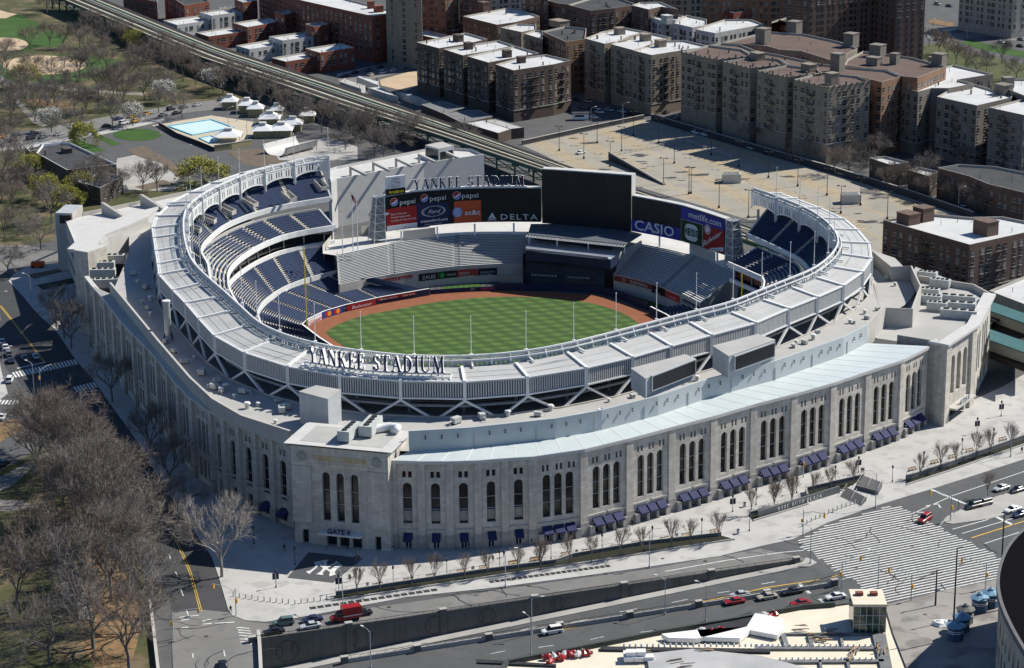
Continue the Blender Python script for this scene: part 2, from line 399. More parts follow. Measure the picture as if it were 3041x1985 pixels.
kerbed('traffic_island', [(2192,1212),(2198,1216),(2215,1219),(2300,1207),(2400,1180),(2400,1135),(2330,1150),(2245,1180),(2200,1202)], M_conc2)
kerbed('corner_pavement', [(2045,1415),(2060,1407),(2150,1385),(2200,1372),(2320,1348),(2460,1330),(2460,1660),(2130,1660),(2075,1480)], mat_world('corner_paving', (0.22,0.205,0.19), (0.33,0.31,0.285), 0.05, 0.9, (0.19,0.178,0.168), 0.16))
kerbed('median_pavement', [(1874,1297),(1888,1302),(1899,1309),(1880,1318),(1855,1318)], M_conc2)

mb = MB(); cr2 = random.Random(12)
for box_, n_c in (((620,1400,1750,1440),16), ((1850,1190,2290,1380),18), ((410,1430,590,1550),9), ((1300,290,2200,520),26), ((2060,1390,2300,1540),14)):
    for _ in range(n_c):
        x, y = cr2.uniform(box_[0], box_[2]), cr2.uniform(box_[1], box_[3])
        if box_[0] == 620: y = 1452-(x-620)*.155+cr2.uniform(-8,4)
        p = G(x, y).xy; a = cr2.uniform(0, 6.3); P = [p]
        for k in range(cr2.randint(3, 8)): a += cr2.uniform(-.5, .5); P.append(P[-1]+Vector((math.cos(a), math.sin(a)))*cr2.uniform(1, 2.6))
        line_strip(mb, P, cr2.uniform(.1,.22), .118)
struct('tar_crack_seals', mb, mat('tar_seal', (0.03,0.03,0.032), .8))
mb = MB()
for q in ((700,1440),(905,1412),(1230,1362),(1410,1334),(1640,1305),(1990,1320),(2120,1270),(480,1480),(2330,1150),(2150,1430),(1190,1350),(1540,1300),(760,1395)): p = G(*q).xy; mb.poly([(p.x+.45*math.cos(k*math.pi/6), p.y+.45*math.sin(k*math.pi/6), 0) for k in range(12)], .165)
struct('manhole_covers', mb, mat('cast_iron', (0.09,0.075,0.065), .8))
area('park_lawn', [(-200,530),(185,492),(130,520),(128,560),(60,570),(-200,580)], M_grass, .055)
area('park_road', [(-200,578),(60,570),(140,588),(140,606),(60,618),(0,640),(-200,665)], M_asphl, .07)
kerbed('far_pavement', [(20,655),(30,640),(60,622),(140,612),(186,632),(190,700),(110,706),(80,722),(54.4,690)], M_conc, .155)
M_bed = mat_world('bed_soil', (0.10,0.08,0.06), (0.16,0.125,0.09), .3)
area('planting_bed', [(62,640),(136,626),(146,633),(80,650)], M_bed, .17); area('planting_bed', [(85,664),(176,646),(180,658),(100,676)], mat('dark_bed', (0.055,0.05,0.04), 1, .3, .5), .17)
kerbed('far_pavement', [(-60,765),(-10,800),(5,870),(18,915),(0,930),(-120,930),(-200,780)], M_conc)
area('park_road', [(-100,960),(0,950),(50,940),(78,975),(60,1000),(100,1040),(40,1052),(0,1075),(-100,1120),(-100,1060),(0,1040),(60,1010),(40,985),(-100,1020)], M_asph, .035)
# ================================================================ STADIUM
M_lime = mat_brick('limestone', (0.46,0.425,0.37), (0.585,0.545,0.485), (0.35,0.32,0.28), 1.9, 0.95, 0.5, 0.022)
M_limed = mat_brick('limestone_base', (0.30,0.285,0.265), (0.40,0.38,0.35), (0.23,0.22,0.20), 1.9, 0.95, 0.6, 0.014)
M_precast = mat('precast_panel', (0.44,0.42,0.385), 0.8, 0.09, 0.25)
M_cap = mat('cornice_white', (0.52,0.51,0.49), 0.6, 0.07, 0.3)
M_win = mat('window_glass', (0.012,0.014,0.018), 0.12, 0.5, 0.3, spec=0.5)
M_steel = mat('white_steel', (0.70,0.70,0.69), 0.45, 0.06, 0.6)
M_steel2 = mat('grey_steel', (0.40,0.42,0.435), 0.5, 0.1, 0.5)
M_fin = mat('louvre_grey', (0.45,0.465,0.475), 0.5, 0.07, 0.7)
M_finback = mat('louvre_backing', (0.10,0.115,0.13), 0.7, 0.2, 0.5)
M_roofp = mat('roof_membrane', (0.41,0.408,0.40), 0.7, 0.11, 0.12)
M_roofd = mat('terrace_roof', (0.34,0.335,0.325), 0.85, 0.14, 0.1, c2=(0.43,0.42,0.40))
M_bluewall = mat('pale_blue_cladding', (0.44,0.475,0.485), 0.5, 0.06, 0.15)
M_canopy = mat('glass_canopy', (0.50,0.55,0.555), 0.35, 0.05, 0.2)
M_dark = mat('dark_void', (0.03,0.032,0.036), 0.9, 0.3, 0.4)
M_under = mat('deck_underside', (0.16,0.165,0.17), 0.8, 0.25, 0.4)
M_step = mat('seating_concrete', (0.56,0.53,0.46), 0.9, 0.1, 0.5)
M_bench = mat('aluminium_bench', (0.66,0.66,0.65), 0.45, 0.05, 0.5, metal=0.0)
M_benchgap = mat('bleacher_tread', (0.30,0.305,0.31), 0.9, 0.1, 0.5)
M_navy = mat('navy_pad', (0.012,0.02,0.055), 0.6, 0.2, 0.6)
M_black = mat('screen_black', (0.010,0.012,0.017), 0.35, 0.25, 0.8)
M_navyl = mat('letter_navy', (0.012,0.022,0.085), 0.5)
M_wht = mat('letter_white', (0.78,0.78,0.77), 0.5)
M_awn = mat('awning_navy', (0.020,0.025,0.085), 0.75, 0.15, 1.0)
M_gold = mat('gilt_letters', (0.62,0.40,0.06), 0.5)
M_unit = mat('air_unit_grey', (0.45,0.47,0.45), 0.6, 0.12, 0.6)
M_track = mat('warning_track', (0.23,0.085,0.043), 1.0, 0.14, 0.35)
M_ypole = mat('yellow_pole', (0.62,0.50,0.03), 0.5)
def seat_mat():
    m = bpy.data.materials.new('seat_blue'); m.use_nodes = True; n = m.node_tree.nodes; l = m.node_tree.links; b = n['Principled BSDF']
    b.inputs['Roughness'].default_value = 0.8; b.inputs['Specular IOR Level'].default_value = 0.1
    uv = n.new('ShaderNodeUVMap'); br = n.new('ShaderNodeTexBrick'); br.offset = 0; br.inputs['Scale'].default_value = 1
    br.inputs['Brick Width'].default_value = 0.55; br.inputs['Row Height'].default_value = 3; br.inputs['Mortar Size'].default_value = 0.07
    br.inputs['Color1'].default_value = (0.010,0.024,0.068,1); br.inputs['Color2'].default_value = (0.016,0.034,0.09,1); br.inputs['Mortar'].default_value = (0.075,0.09,0.125,1)
    l.new(uv.outputs[0], br.inputs['Vector']); l.new(br.outputs[0], b.inputs['Base Color']); return m
M_seat = seat_mat()

STAD = thing('baseball_stadium', 'huge pale limestone baseball stadium with white frieze, blue seats and oval open roof', 'stadium', (-10, 620, 0))
def part(name, mb, m, label=None, kind=None, parent=None, smooth=False):
    o = mb.build(name, m, parent or STAD, smooth)
    if label: o['label'] = label
    if kind: o['kind'] = kind
    return o
# ---- roof ring, surveyed at every rib
ROpx = [(389.2,479.4),(363.5,504.2),(353.8,531.6),(357.5,554.2),(361.8,584.4),(366.9,615.2),(370,640),(402.2,676),(431.4,706.2),(461.9,742.1),(498.8,782),(568.3,821),(668,853),(789.1,875),(930.4,886.7),(1079.9,889),(1226.2,878.4),(1362.4,856.8),(1470.4,831.9),(1560,806),(1653.9,780.3),(1756.9,752.1),(1833.4,718.9),(1899.8,692.3),(1959.6,665.7),(2004.5,634.1),(2026.1,602.5),(2021.1,567.6),(1994.5,536.1)]
RIpx = [(432,477.7),(420,502.5),(416.6,523.9),(419.2,545.3),(423.5,573.6),(426.9,603.5),(433.7,628.5),(464,661.5),(498.5,693.9),(528.4,726),(563,763),(625.5,797.5),(709.8,821.6),(812,843),(940,852.5),(1073.3,855.1),(1199.6,846.8),(1319.2,821.9),(1418.9,801.9),(1511,777),(1604,752.1),(1700.4,728.8),(1773.5,698.9),(1841.7,670.7),(1898.2,647.4),(1936.4,622.5),(1956.3,592.6),(1958,564.3),(1939.7,534.4)]
RLpx = [(763.5,362.5),(711.4,369.5),(647.9,385),(588.7,400.5),(540.8,420.3),(498.5,440),(466,459.7),(443,482),(435.5,505),(435.5,530),(438.5,556),(445,582),(456.2,606.4),(476,628),(498.5,648.7),(532.3,676.9),(566.1,707.9),(608.5,747.4),(650,768),(704.4,787),(797.5,806.9),(883.9,816.9),(950.3,823.5),(1073.3,825.2),(1196.3,816.9),(1309.2,797),(1409,772),(1487,752),(1591.8,724.9),(1689.1,701.7),(1760.9,671.6),(1823.4,647.3),(1879,625.3),(1916.1,599.8),(1939.3,569.7),(1938.1,548.8),(1927.7,532.6),(1909.2,511.8),(1872.1,487.4),(1831.5,470.1),(1786.4,452.7),(1745.8,438.8)]
ZO, ZI, ZR = 31.5, 32.5, 34.8
RO = [G(*p, ZO).xy for p in ROpx]; RI = [G(*p, ZI).xy for p in RIpx]
RL = smooth([G(*p, ZR).xy for p in RLpx], 2, 260)
RLo = offset(RL, 1)
def rl_ext(i0, i1, d): return [RL[i]+(RLo[i]-RL[i])*d for i in range(i0, i1)]
cl = [i for i, p in enumerate(RL) if (p-RI[0]).length == min((q-RI[0]).length for q in RL)][0]
cr_ = [i for i, p in enumerate(RL) if (p-RI[-1]).length == min((q-RI[-1]).length for q in RL)][0]
step = 7
LI = [0, step, 2*step, 3*step, 4*step, 5*step][:max(1, (cl-2)//step+1)]
RIx = [RL[i]+(RLo[i]-RL[i])*4 for i in LI]; ROx = [RL[i]+(RLo[i]-RL[i])*12.2 for i in LI]
tail = list(range(cr_+step, 260, step)); tail = tail+[259] if tail and tail[-1] < 257 else tail
RIy = [RL[i]+(RLo[i]-RL[i])*3.6 for i in tail]; ROy = [RL[i]+(RLo[i]-RL[i])*12 for i in tail]
RI = RIx+RI+RIy; RO = ROx+RO+ROy; NB = len(RO)
for k in range(NB-1):
    a, b, c, d = RO[k], RO[k+1], RI[k+1], RI[k]
    mb = MB(); mb.hexa([(*a, ZO-.35), (*b, ZO-.35), (*c, ZI-.35), (*d, ZI-.35)], [(*a, ZO), (*b, ZO), (*c, ZI), (*d, ZI)])
    for q in (0.32, 0.64): mb.bar((*a.lerp(d, q), ZO+q+.03), (*b.lerp(c, q), ZO+q+.03), 0.12, 0.1)
    part('roof_panel', mb, M_roofp)
    mb = MB(); mb.bar((*a, ZO+.1), (*b, ZO+.1), 0.5, 0.3); mb.bar((*a.lerp(d, .06), ZO+.15), (*b.lerp(c, .06), ZO+.15), 0.25, 0.3); mb.bar((*a, ZO-4.3), (*b, ZO-4.3), 0.45, 0.4)
    part('fascia_beam', mb, M_steel)
    L = (b-a).length; n = max(8, int(L/0.62)); mb = MB(); t = (b-a).normalized(); nn = Vector((t.y, -t.x))
    for q in range(n):
        p = a.lerp(b, (q+.5)/n); mb.hexa([(*(p-t*.17), ZO-4.2), (*(p+t*.17), ZO-4.2), (*(p+t*.17-nn*.25), ZO-4.2), (*(p-t*.17-nn*.25), ZO-4.2)], [(*(p-t*.17), ZO), (*(p+t*.17), ZO), (*(p+t*.17-nn*.25), ZO), (*(p-t*.17-nn*.25), ZO)])
    part('louvre_panel', mb, M_fin)
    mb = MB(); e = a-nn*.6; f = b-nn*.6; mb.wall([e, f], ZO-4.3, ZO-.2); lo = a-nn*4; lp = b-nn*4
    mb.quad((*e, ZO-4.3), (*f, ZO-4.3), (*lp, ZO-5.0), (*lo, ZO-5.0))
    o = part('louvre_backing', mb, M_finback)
for k in range(NB):
    a, d = RO[k], RI[k]; mb = MB(); mb.bar((*a, ZO+.28), (*d, ZI+.28), 0.75, 0.5); part('roof_rib', mb, M_steel)
    mb = MB(); mb.bar((*a, ZO-5.0), (*a, ZO+.5), 0.85, 0.85); part('fascia_post', mb, M_steel)
# ---- raking V braces down to the terrace
ZT = 22.6
VB = [RO[k].lerp(RO[k+1], .5) for k in range(NB-1)]
inn_ = offset(RO, -9)
for k in range(3, NB-1):
    top0 = (*RO[k], ZO-4.8); top1 = (*RO[k+1], ZO-4.8); m = VB[k]+(VB[k]-inn_[k]).normalized()*.8; t = (RO[k+1]-RO[k]).normalized()
    for tp, s in ((top0, -1), (top1, 1)):
        mb = MB(); mb.bar(tp, (*(m+t*s*.9), ZT-.2), 0.55, 0.55); part('raking_brace', mb, M_steel)
# columns further in and concourse floor seen between the braces
inn = offset(RO, -9)
mb = MB(); ribbon(mb, offset(RO, 1.0)[3:-3], offset(RO, -17)[3:-3], 20.6, 20.6); part('concourse_floor', mb, M_roofp)
mb = MB(); ribbon(mb, offset(RO, -5.0)[3:-3], offset(RO, -10.5)[3:-3], ZO-4.6, 24.6); part('upper_deck_underside', mb, M_under)
for k in range(3, NB):
    mb = MB(); p = inn[k]; mb.bar((*p, 17), (*p, 27.5), 0.8); part('concourse_column', mb, M_steel2)
    if k % 3 == 0 and k < NB-1:
        mb = MB(); a = offset(RO, -4)[k]; b = offset(RO, -4)[min(NB-1, k+1)]; mb.bar((*a, 17), (*a.lerp(b, .35), 24), 1.8, .4); part('stair_flight', mb, M_under)
mb = MB(); ribbon(mb, offset(RO, -3), offset(RO, -3.7), 24.6, 24.6); mb.wall(offset(RO, -3), 24.0, 24.6); part('ring_girder', mb, M_steel2)
# ---- frieze, light racks and masts around the inner edge
arcs = [0.0]
for a, b in zip(RL, RL[1:]): arcs.append(arcs[-1]+(b-a).length)
TOT = arcs[-1]; NF = 36
def rl_at(s):
    s = max(0, min(TOT-1e-4, s)); k = min(len(arcs)-2, next(i for i in range(len(arcs)-1) if arcs[i+1] >= s)); return RL[k].lerp(RL[k+1], (s-arcs[k])/(arcs[k+1]-arcs[k]))
bayL = TOT/NF
for k in range(NF):
    s0 = k*bayL; N = 24; pts = [rl_at(s0+bayL*i/N) for i in range(N+1)]; back = offset(pts, .35)
    mb = MB()
    def slab(i0, f0, i1, f1, z0a, z1a, z0b, z1b):
        a, b = pts[i0].lerp(pts[min(N, i0+1)], f0), pts[i1].lerp(pts[min(N, i1+1)], f1); c, d = back[i0].lerp(back[min(N, i0+1)], f0), back[i1].lerp(back[min(N, i1+1)], f1)
        mb.hexa([(*a, z0a), (*b, z0b), (*d, z0b), (*c, z0a)], [(*a, z1a), (*b, z1b), (*d, z1b), (*c, z1a)])
    def arch(i): u = 2*(i/N)-1; return 28.3+1.75*math.sqrt(max(0, 1-u*u))
    TOPF = 33.2
    for i in range(N):
        za, zb = arch(i), arch(i+1)
        slab(i, 0, i+1, 0, za, za+.55, zb, zb+.55)            # arch band
        slab(i, 0, i+1, 0, TOPF-.65, TOPF, TOPF-.65, TOPF)     # top band
        if i in (0, 1, 7, 8, 15, 16, 22, 23): slab(i, 0, i+1, 0, za+.5, TOPF-.6, zb+.5, TOPF-.6)
        elif i % 2: slab(i, 0, i, .95, za+.5, TOPF-.6, za+.5, TOPF-.6)
    part('frieze', mb, M_steel)
    mb = MB(); p = rl_at(s0); q = rl_at(s0+.5); tt = (q-p).normalized(); nn = Vector((tt.y, -tt.x))
    mb.bar((*p, 27.4), (*p, 34.9), 0.8); mb.cyl(p.x, p.y, 26.8, 27.5, .2, .5, 8); mb.bar((*p, 33.4), (*(p+nn*4.5), 32.8), .4); part('frieze_post', mb, M_steel)
    mb = MB(); mb.cyl(p.x, p.y, 34.9, 44.5, .11, .07, 6); mb.cyl(p.x, p.y, 44.5, 44.8, .2, .05, 6); part('roof_mast', mb, M_steel)
    # light rack: three rails and two rows of lamps
    mb = MB(); rk = offset(pts, 1.2); rk2 = offset(pts, 2.2)
    for z, P in ((34.8, rk), (33.9, rk2), (33.3, pts)):
        for i in range(0, N, 4): mb.bar((*P[i], z), (*P[i+4], z), 0.42 if z == 34.8 else .26)
    for i in range(0, N+1, 8): mb.bar((*pts[i], 33.1), (*rk[i], 34.9), 0.25); mb.bar((*rk[i], 34.8), (*rk2[i], 32.6), .25)
    part('catwalk_rail', mb, M_steel)
    mb = MB()
    for i in range(N):
        for P, z in ((offset(pts, .5), 33.75), (offset(pts, .95), 34.35)):
            a = P[i]; b = a.lerp(P[i+1], .6); mb.bar((*a, z), (*b, z), 0.42, 0.34)
    part('floodlight_row', mb, M_steel2, kind='stuff')
mb = MB(); ribbon(mb, offset(RL, 1.3), offset(RL, 5.5), 32.2, 32.2); part('catwalk_deck', mb, mat('catwalk_grey', (0.20,0.24,0.275), 0.7, 0.15, 0.4))
# ---- seating tiers
m4 = lambda x, y: (391.3+x/3.546, 313.1+y/3.546)
def ring(px, z, d, i_from, px_r=None, i_to=None):
    L = [G(*q, z).xy for q in px]; mid = [RL[i]+(RLo[i]-RL[i])*(-d) for i in range(i_from, i_to or 259, 4)]
    Rr = [G(*q, z).xy for q in (px_r or [])]; return smooth(L+mid+Rr, 2)
iz = lambda x, y: min(range(260), key=lambda i: (RL[i]-Vector((x, y))).length)
UF = ring([m4(*q) for q in [(1345,535),(1000,590),(750,650),(500,745),(380,830),(260,960)]], 22.3, 6, iz(-97,690), [(1874,614),(1800,578),(1735,549)], iz(90,668))
TF = ring([m4(*q) for q in [(1380,765),(1000,830),(800,905),(650,990),(540,1080),(495,1160),(505,1290)]], 17.5, 13, iz(-92,655), [(1788.7,657.7),(1740,636),(1691,614.8)], iz(80,625))
MF = ring([m4(*q) for q in [(1400,1140),(1240,1180),(1100,1220),(950,1280),(830,1360),(770,1425),(730,1500)]], 6, 20, iz(-86,640), [(1719,690)], iz(62,606))
HM = Vector((-17.2, 613.)); AX = Vector((.275,.961)); PX = Vector((.961,-.275))
FW = [G(*q, 1.6).xy for q in [(998.5,676.3),(887,695.6),(804,713.9),(754.3,728.8),(717.7,747),(704,758.7),(745,790),(791,819)]]+[HM+PX*-15-AX*2, HM-AX*16, HM+PX*17-AX*4, G(1690,835,1.6).xy, G(1650,800,1.6).xy, G(1547.8,736.5,1.6).xy, G(1510.7,718,1.6).xy]
def tier(F, zf, B, zb, rows, spacing, name, smat=None, riser_name='seating_deck', i0=0.0, i1=1.0, bench=False, gap=0.85, sm=M_step, walk=0.0):
    smat = smat or M_seat
    Lf = plen(F); n = max(8, int(Lf/2.2)); Fp = resample(F, n); Bp = resample(B, n); nsec = max(1, int(Lf/spacing))
    mb = MB()
    for r in range(rows):
        t0 = walk+(1-walk)*r/rows; t1 = walk+(1-walk)*(r+1)/rows; z0 = zf+(zb-zf)*r/rows; z1 = zf+(zb-zf)*(r+1)/rows
        A = [f.lerp(b, t0) for f, b in zip(Fp, Bp)]; C = [f.lerp(b, t1) for f, b in zip(Fp, Bp)]
        ribbon(mb, A, C, z0, z0); ribbon(mb, C, C, z0, z1)
    ribbon(mb, Fp, [f.lerp(b, walk) for f, b in zip(Fp, Bp)], zf, zf)
    part(riser_name, mb, sm)
    for sct in range(nsec):
        k0 = n*sct/nsec; k1 = n*(sct+1)/nsec-0.0001; mb = MB(); seg = max(2, int((k1-k0)))
        def at(P, k): k = max(0, min(n-1.001, k)); i = int(k); return P[i].lerp(P[i+1], k-i)
        dk = (gap/Lf)*n
        for r in range(rows):
            t0 = walk+(1-walk)*(r+(.45 if bench else .38))/rows; t1 = walk+(1-walk)*(r+(.98 if bench else .72))/rows; z0 = zf+(zb-zf)*r/rows
            us = [k0+dk+(k1-k0-2*dk)*i/seg for i in range(seg+1)]
            A = [at(Fp, u).lerp(at(Bp, u), t0) for u in us]; C = [at(Fp, u).lerp(at(Bp, u), t1) for u in us]; u_ = 0
            zb1 = z0+(.42 if bench else .48); zb2 = z0+(.42 if bench else .86)
            for i in range(seg):
                l = (A[i+1]-A[i]).length; uvq = ((u_,0),(u_+l,0),(u_+l,1),(u_,1)); u_ += l
                mb.quad((*A[i], zb1), (*A[i+1], zb1), (*C[i+1], zb2), (*C[i], zb2), uvq)
                mb.quad((*A[i], zb1-(.08 if bench else .2)), (*A[i+1], zb1-(.08 if bench else .2)), (*A[i+1], zb1), (*A[i], zb1), uvq)
                if not bench: mb.quad((*C[i], zb2), (*C[i+1], zb2), (*C[i+1], z0), (*C[i], z0), uvq)
        part(name, mb, smat)
def fascia(F, z0, z1, m, name, d=0.3, cap=True, label=None):
    A = offset(F, 0); B = offset(F, d); mb = MB(); ribbon(mb, A, A, z0, z1); ribbon(mb, B, B, z0, z1)
    if cap: ribbon(mb, A, B, z1, z1)
    ribbon(mb, A, B, z0, z0); return part(name, mb, m, label)
# upper deck
UB = [RL[i]+(RLo[i]-RL[i])*9.0 for i in range(0, 260, 3)]
tier(UF, 22.6, UB, 31.0, 20, 15, 'upper_deck_seating', gap=0.8, walk=.06)
fascia(UF, 21.6, 23.3, M_steel, 'upper_deck_fascia', .6)
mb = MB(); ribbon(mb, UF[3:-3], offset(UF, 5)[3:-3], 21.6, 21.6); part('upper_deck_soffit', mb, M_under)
TB = offset(smooth(TF, 1), 11)
tier(TF, 17.6, TB, 21.0, 9, 9.5, 'terrace_seating', gap=0.75)
fascia(TB, 20.6, 22.0, M_precast, 'terrace_back_wall', .3)
fascia(TF, 16.6, 18.4, M_wht, 'terrace_fascia', .5)
TI2 = offset(TF, 2.5); fascia(TI2, 12.5, 16.7, M_win, 'suite_glazing', .2)
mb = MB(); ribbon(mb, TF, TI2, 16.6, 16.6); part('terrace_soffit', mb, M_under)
ML = offset(TF, 0.8); fascia(ML, 11.7, 13.0, M_wht, 'suite_ledge', .8)
for k in range(0, len(TI2)-1, 2):
    mb = MB(); p = offset(TF, 2.2)[k]; mb.bar((*p, 12.6), (*p, 16.7), .25); part('suite_mullion', mb, M_steel)
MBk = offset(TF, 3.5)
tier(MF, 6.2, MBk, 12.3, 18, 10.5, 'main_level_seating', gap=0.75)
fascia(MF, 5.2, 7.0, M_steel, 'main_level_fascia', .4)
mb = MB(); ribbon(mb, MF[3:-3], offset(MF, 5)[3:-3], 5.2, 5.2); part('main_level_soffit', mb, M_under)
FB_ = [Vector(p) for p in [G(878,664,3.5).xy, G(838,668,3.6).xy]]+[p for p in offset(MF, 4)[2:]]
FB_ = [p for p in FB_]
Fs = resample(FW, 80)
tier(Fs, 1.3, resample(FB_, 80), 5.6, 24, 9, 'field_level_seating', gap=0.7)
mb = MB(); ribbon(mb, FW, FW, 0, 2.3); ribbon(mb, FW, offset(FW, .35), 2.3, 2.3); ribbon(mb, offset(FW, .35), offset(FW, .35), 2.3, 0); part('field_wall', mb, M_navy)
mb = MB(); ribbon(mb, offset(FW, -.05), offset(FW, .5), 2.36, 2.36); part('field_wall_coping', mb, M_wht)
# end walls of the tiers at the left-field end
def sidewall(px, name, m=M_precast, th=.4):
    mb = MB(); P = [G(x, y, z) for x, y, z in px]; q = Vector((.35,-.1,0))*(th/.36); mb.hexa(P, [p+q for p in P]); return part(name, mb, m)
for F_, B_, za, zb in ((UF, UB, 22.0, 31.6), (TF, TB, 16.8, 21.8), (MF, MBk, 5.4, 12.9)):
    for e, s in ((0, 1), (-1, -1)):
        f, b = F_[e], B_[e]; mb = MB(); mb.bar((*f, za-.3), (*b, zb-.8), .6, 1.6); part('tier_end_stair', mb, M_steel2)
# ---- playing field
dirt = [G(*p).xy for p in [(998.5,684),(887,703.5),(804,722),(754.3,737),(717.7,755),(704,767),(745,799),(791,828)]]+[HM+PX*-15-AX*2, HM-AX*16, HM+PX*17-AX*4, G(1690,844).xy, G(1650,810).xy, G(1547.8,745).xy, G(1510.7,727).xy, G(1420,696).xy, G(1395,687).xy, G(1330,684).xy, G(1214,677).xy, G(1155,674).xy]
tag(MB().poly([(*p, 0) for p in dirt], 0.05).build('warning_track', M_track), kind='structure')
M_turf = bpy.data.materials.new('mown_turf'); M_turf.use_nodes = True
n_ = M_turf.node_tree.nodes; l_ = M_turf.node_tree.links; b_ = n_['Principled BSDF']; b_.inputs['Roughness'].default_value = 0.95
tc = n_.new('ShaderNodeTexCoord'); sep = []
for ang, per in ((-14, 4.6), (60, 5.2)):
    mp = n_.new('ShaderNodeMapping'); mp.vector_type = 'POINT'; mp.inputs['Rotation'].default_value = (0, 0, R(ang)); l_.new(tc.outputs['Object'], mp.inputs[0])
    w = n_.new('ShaderNodeTexWave'); w.wave_type = 'BANDS'; w.bands_direction = 'Y'; w.wave_profile = 'SIN'; w.inputs['Scale'].default_value = 2*math.pi/(20*per)*1.0; w.inputs['Distortion'].default_value = 0.15
    l_.new(mp.outputs[0], w.inputs[0]); r = n_.new('ShaderNodeValToRGB'); r.color_ramp.elements[0].position = .40; r.color_ramp.elements[1].position = .6; l_.new(w.outputs[1], r.inputs[0]); sep.append(r)
ad = n_.new('ShaderNodeMath'); ad.operation = 'ADD'; l_.new(sep[0].outputs[0], ad.inputs[0]); l_.new(sep[1].outputs[0], ad.inputs[1])
rp = n_.new('ShaderNodeValToRGB'); dv = n_.new('ShaderNodeMath'); dv.operation = 'MULTIPLY'; dv.inputs[1].default_value = .5; l_.new(ad.outputs[0], dv.inputs[0]); l_.new(dv.outputs[0], rp.inputs[0])
e = rp.color_ramp.elements; e[0].color = (0.026,0.064,0.006,1); e[1].color = (0.070,0.128,0.02,1); e.new(.5).color = (0.036,0.084,0.009,1)
l_.new(rp.outputs[0], b_.inputs['Base Color'])
gp = [(757.6,773.7),(770.9,762),(807.4,745.4),(850,733),(903.8,723.8),(1003.5,703.9),(1103.2,692.9),(1196.3,689.6),(1302.6,694.9),(1369,703.9),(1435.5,722.2),(1482,748.8),(1500,775),(1470,830),(1300,880),(1000,890),(850,840),(797.5,805),(772.5,788.6)]
tag(MB().poly(smooth([G(*p).xy for p in gp+[gp[0]]], 2)[:-1], 0.10).build('outfield_grass', M_turf), kind='structure')
# ---- exterior walls
def arch_bay(a, b, spec, name_wall='facade_wall', m=M_lime, thick=0.7, cat=None):
    """a,b plan ends (outside to the right of travel); spec = bands (z0,z1,[(u0,u1,w0,w1,arched)])"""
    t = (b-a); L = t.length; t.normalize(); nrm = Vector((t.y, -t.x)); mb = MB(); rv = MB(); wins = []
    def P3(u, z, d=0.0): q = a+t*u-nrm*d; return (q.x, q.y, z)
    def Q(u0, z0, u1, z1): mb.quad(P3(u0,z0), P3(u1,z0), P3(u1,z1), P3(u0,z1), ((u0+a.x,z0),(u1+a.x,z0),(u1+a.x,z1),(u0+a.x,z1)))
    for z0, z1, ws in spec:
        u = 0
        for (p0, p1, w0, w1, ar) in sorted(ws):
            p0 *= L; p1 *= L
            if p0 > u: Q(u, z0, p0, z1)
            if w0 > z0: Q(p0, z0, p1, w0)
            loop = [(p0, w0), (p1, w0)]
            if ar:
                r = (p1-p0)/2; zc = w1-r; c = (p0+p1)/2; N = 8; ap = [(c+r*math.cos(math.pi*k/N), zc+r*math.sin(math.pi*k/N)) for k in range(N+1)]
                for k in range(N):
                    mb.quad(P3(ap[k+1][0], ap[k+1][1]), P3(ap[k][0], ap[k][1]), P3(ap[k][0], z1), P3(ap[k+1][0], z1), tuple((q[0]+a.x, q[1]) for q in (ap[k+1], ap[k], (ap[k][0], z1), (ap[k+1][0], z1))))
                loop += ap
            else:
                if z1 > w1: Q(p0, w1, p1, z1)
                loop += [(p1, w1), (p0, w1)]
            for k in range(len(loop)):
                x, y = loop[k], loop[(k+1) % len(loop)]; mb.quad(P3(*x), P3(*y), P3(*y, thick), P3(*x, thick))
            wins.append(loop); u = p1
        if u < L: Q(u, z0, L, z1)
    o = part(name_wall, mb, m)
    for lp in wins:
        w = MB().face([P3(q[0], q[1], thick) for q in lp]); wo = w.build('window', M_win, STAD)
        hgt = max(q[1] for q in lp)-lp[0][1]; cx = (lp[0][0]+lp[1][0])/2
        if hgt > 6:
            for zf in (.34, .62):
                fr = MB(); fr.bar(P3(lp[0][0], lp[0][1]+hgt*zf, thick-.12), P3(lp[1][0], lp[0][1]+hgt*zf, thick-.12), .12)
                fo = fr.build('window_bar', M_steel2, None); fo.parent = wo
    return o, P3, L
def pilaster(p, t, w, z1, d=0.9, m=M_lime):
    t = t.normalized(); nrm = Vector((t.y, -t.x)); mb = MB(); a, b = p-t*w/2, p+t*w/2; F = [a+nrm*d, b+nrm*d]
    lp = [a-nrm*.2, a+nrm*d, b+nrm*d, b-nrm*.2]; mb.wall(lp, 3.6, z1); o = part('pilaster', mb, m)
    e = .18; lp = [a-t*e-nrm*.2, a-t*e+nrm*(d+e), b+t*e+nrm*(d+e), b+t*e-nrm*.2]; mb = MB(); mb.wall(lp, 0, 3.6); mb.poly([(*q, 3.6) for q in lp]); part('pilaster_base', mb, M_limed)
ZF = 21.5
TRI_UP = lambda: [(z, z+2.9, z, z, 0) for z in ()]
c3 = [(.20,.355),(.425,.58),(.65,.805)]; sq = [(.19,.235),(.275,.32),(.455,.50),(.54,.585),(.70,.745),(.79,.835)]
SPEC_R3 = [(0,3.2,[(x0,x1,0.1,2.7,0) for x0,x1 in c3]), (3.2,6.0,[]), (6.0,17.4,[(x0,x1,6.3,17.0,1) for x0,x1 in c3]), (17.4,ZF,[(x0,x1,17.9,19.5,0) for x0,x1 in sq])]
SPEC_R1 = [(0,3.2,[(.38,.62,0.1,2.7,0)]), (3.2,6.0,[]), (6.0,17.4,[(.34,.66,6.4,16.6,1)]), (17.4,ZF,[(.33,.46,17.9,19.5,0),(.54,.67,17.9,19.5,0)])]
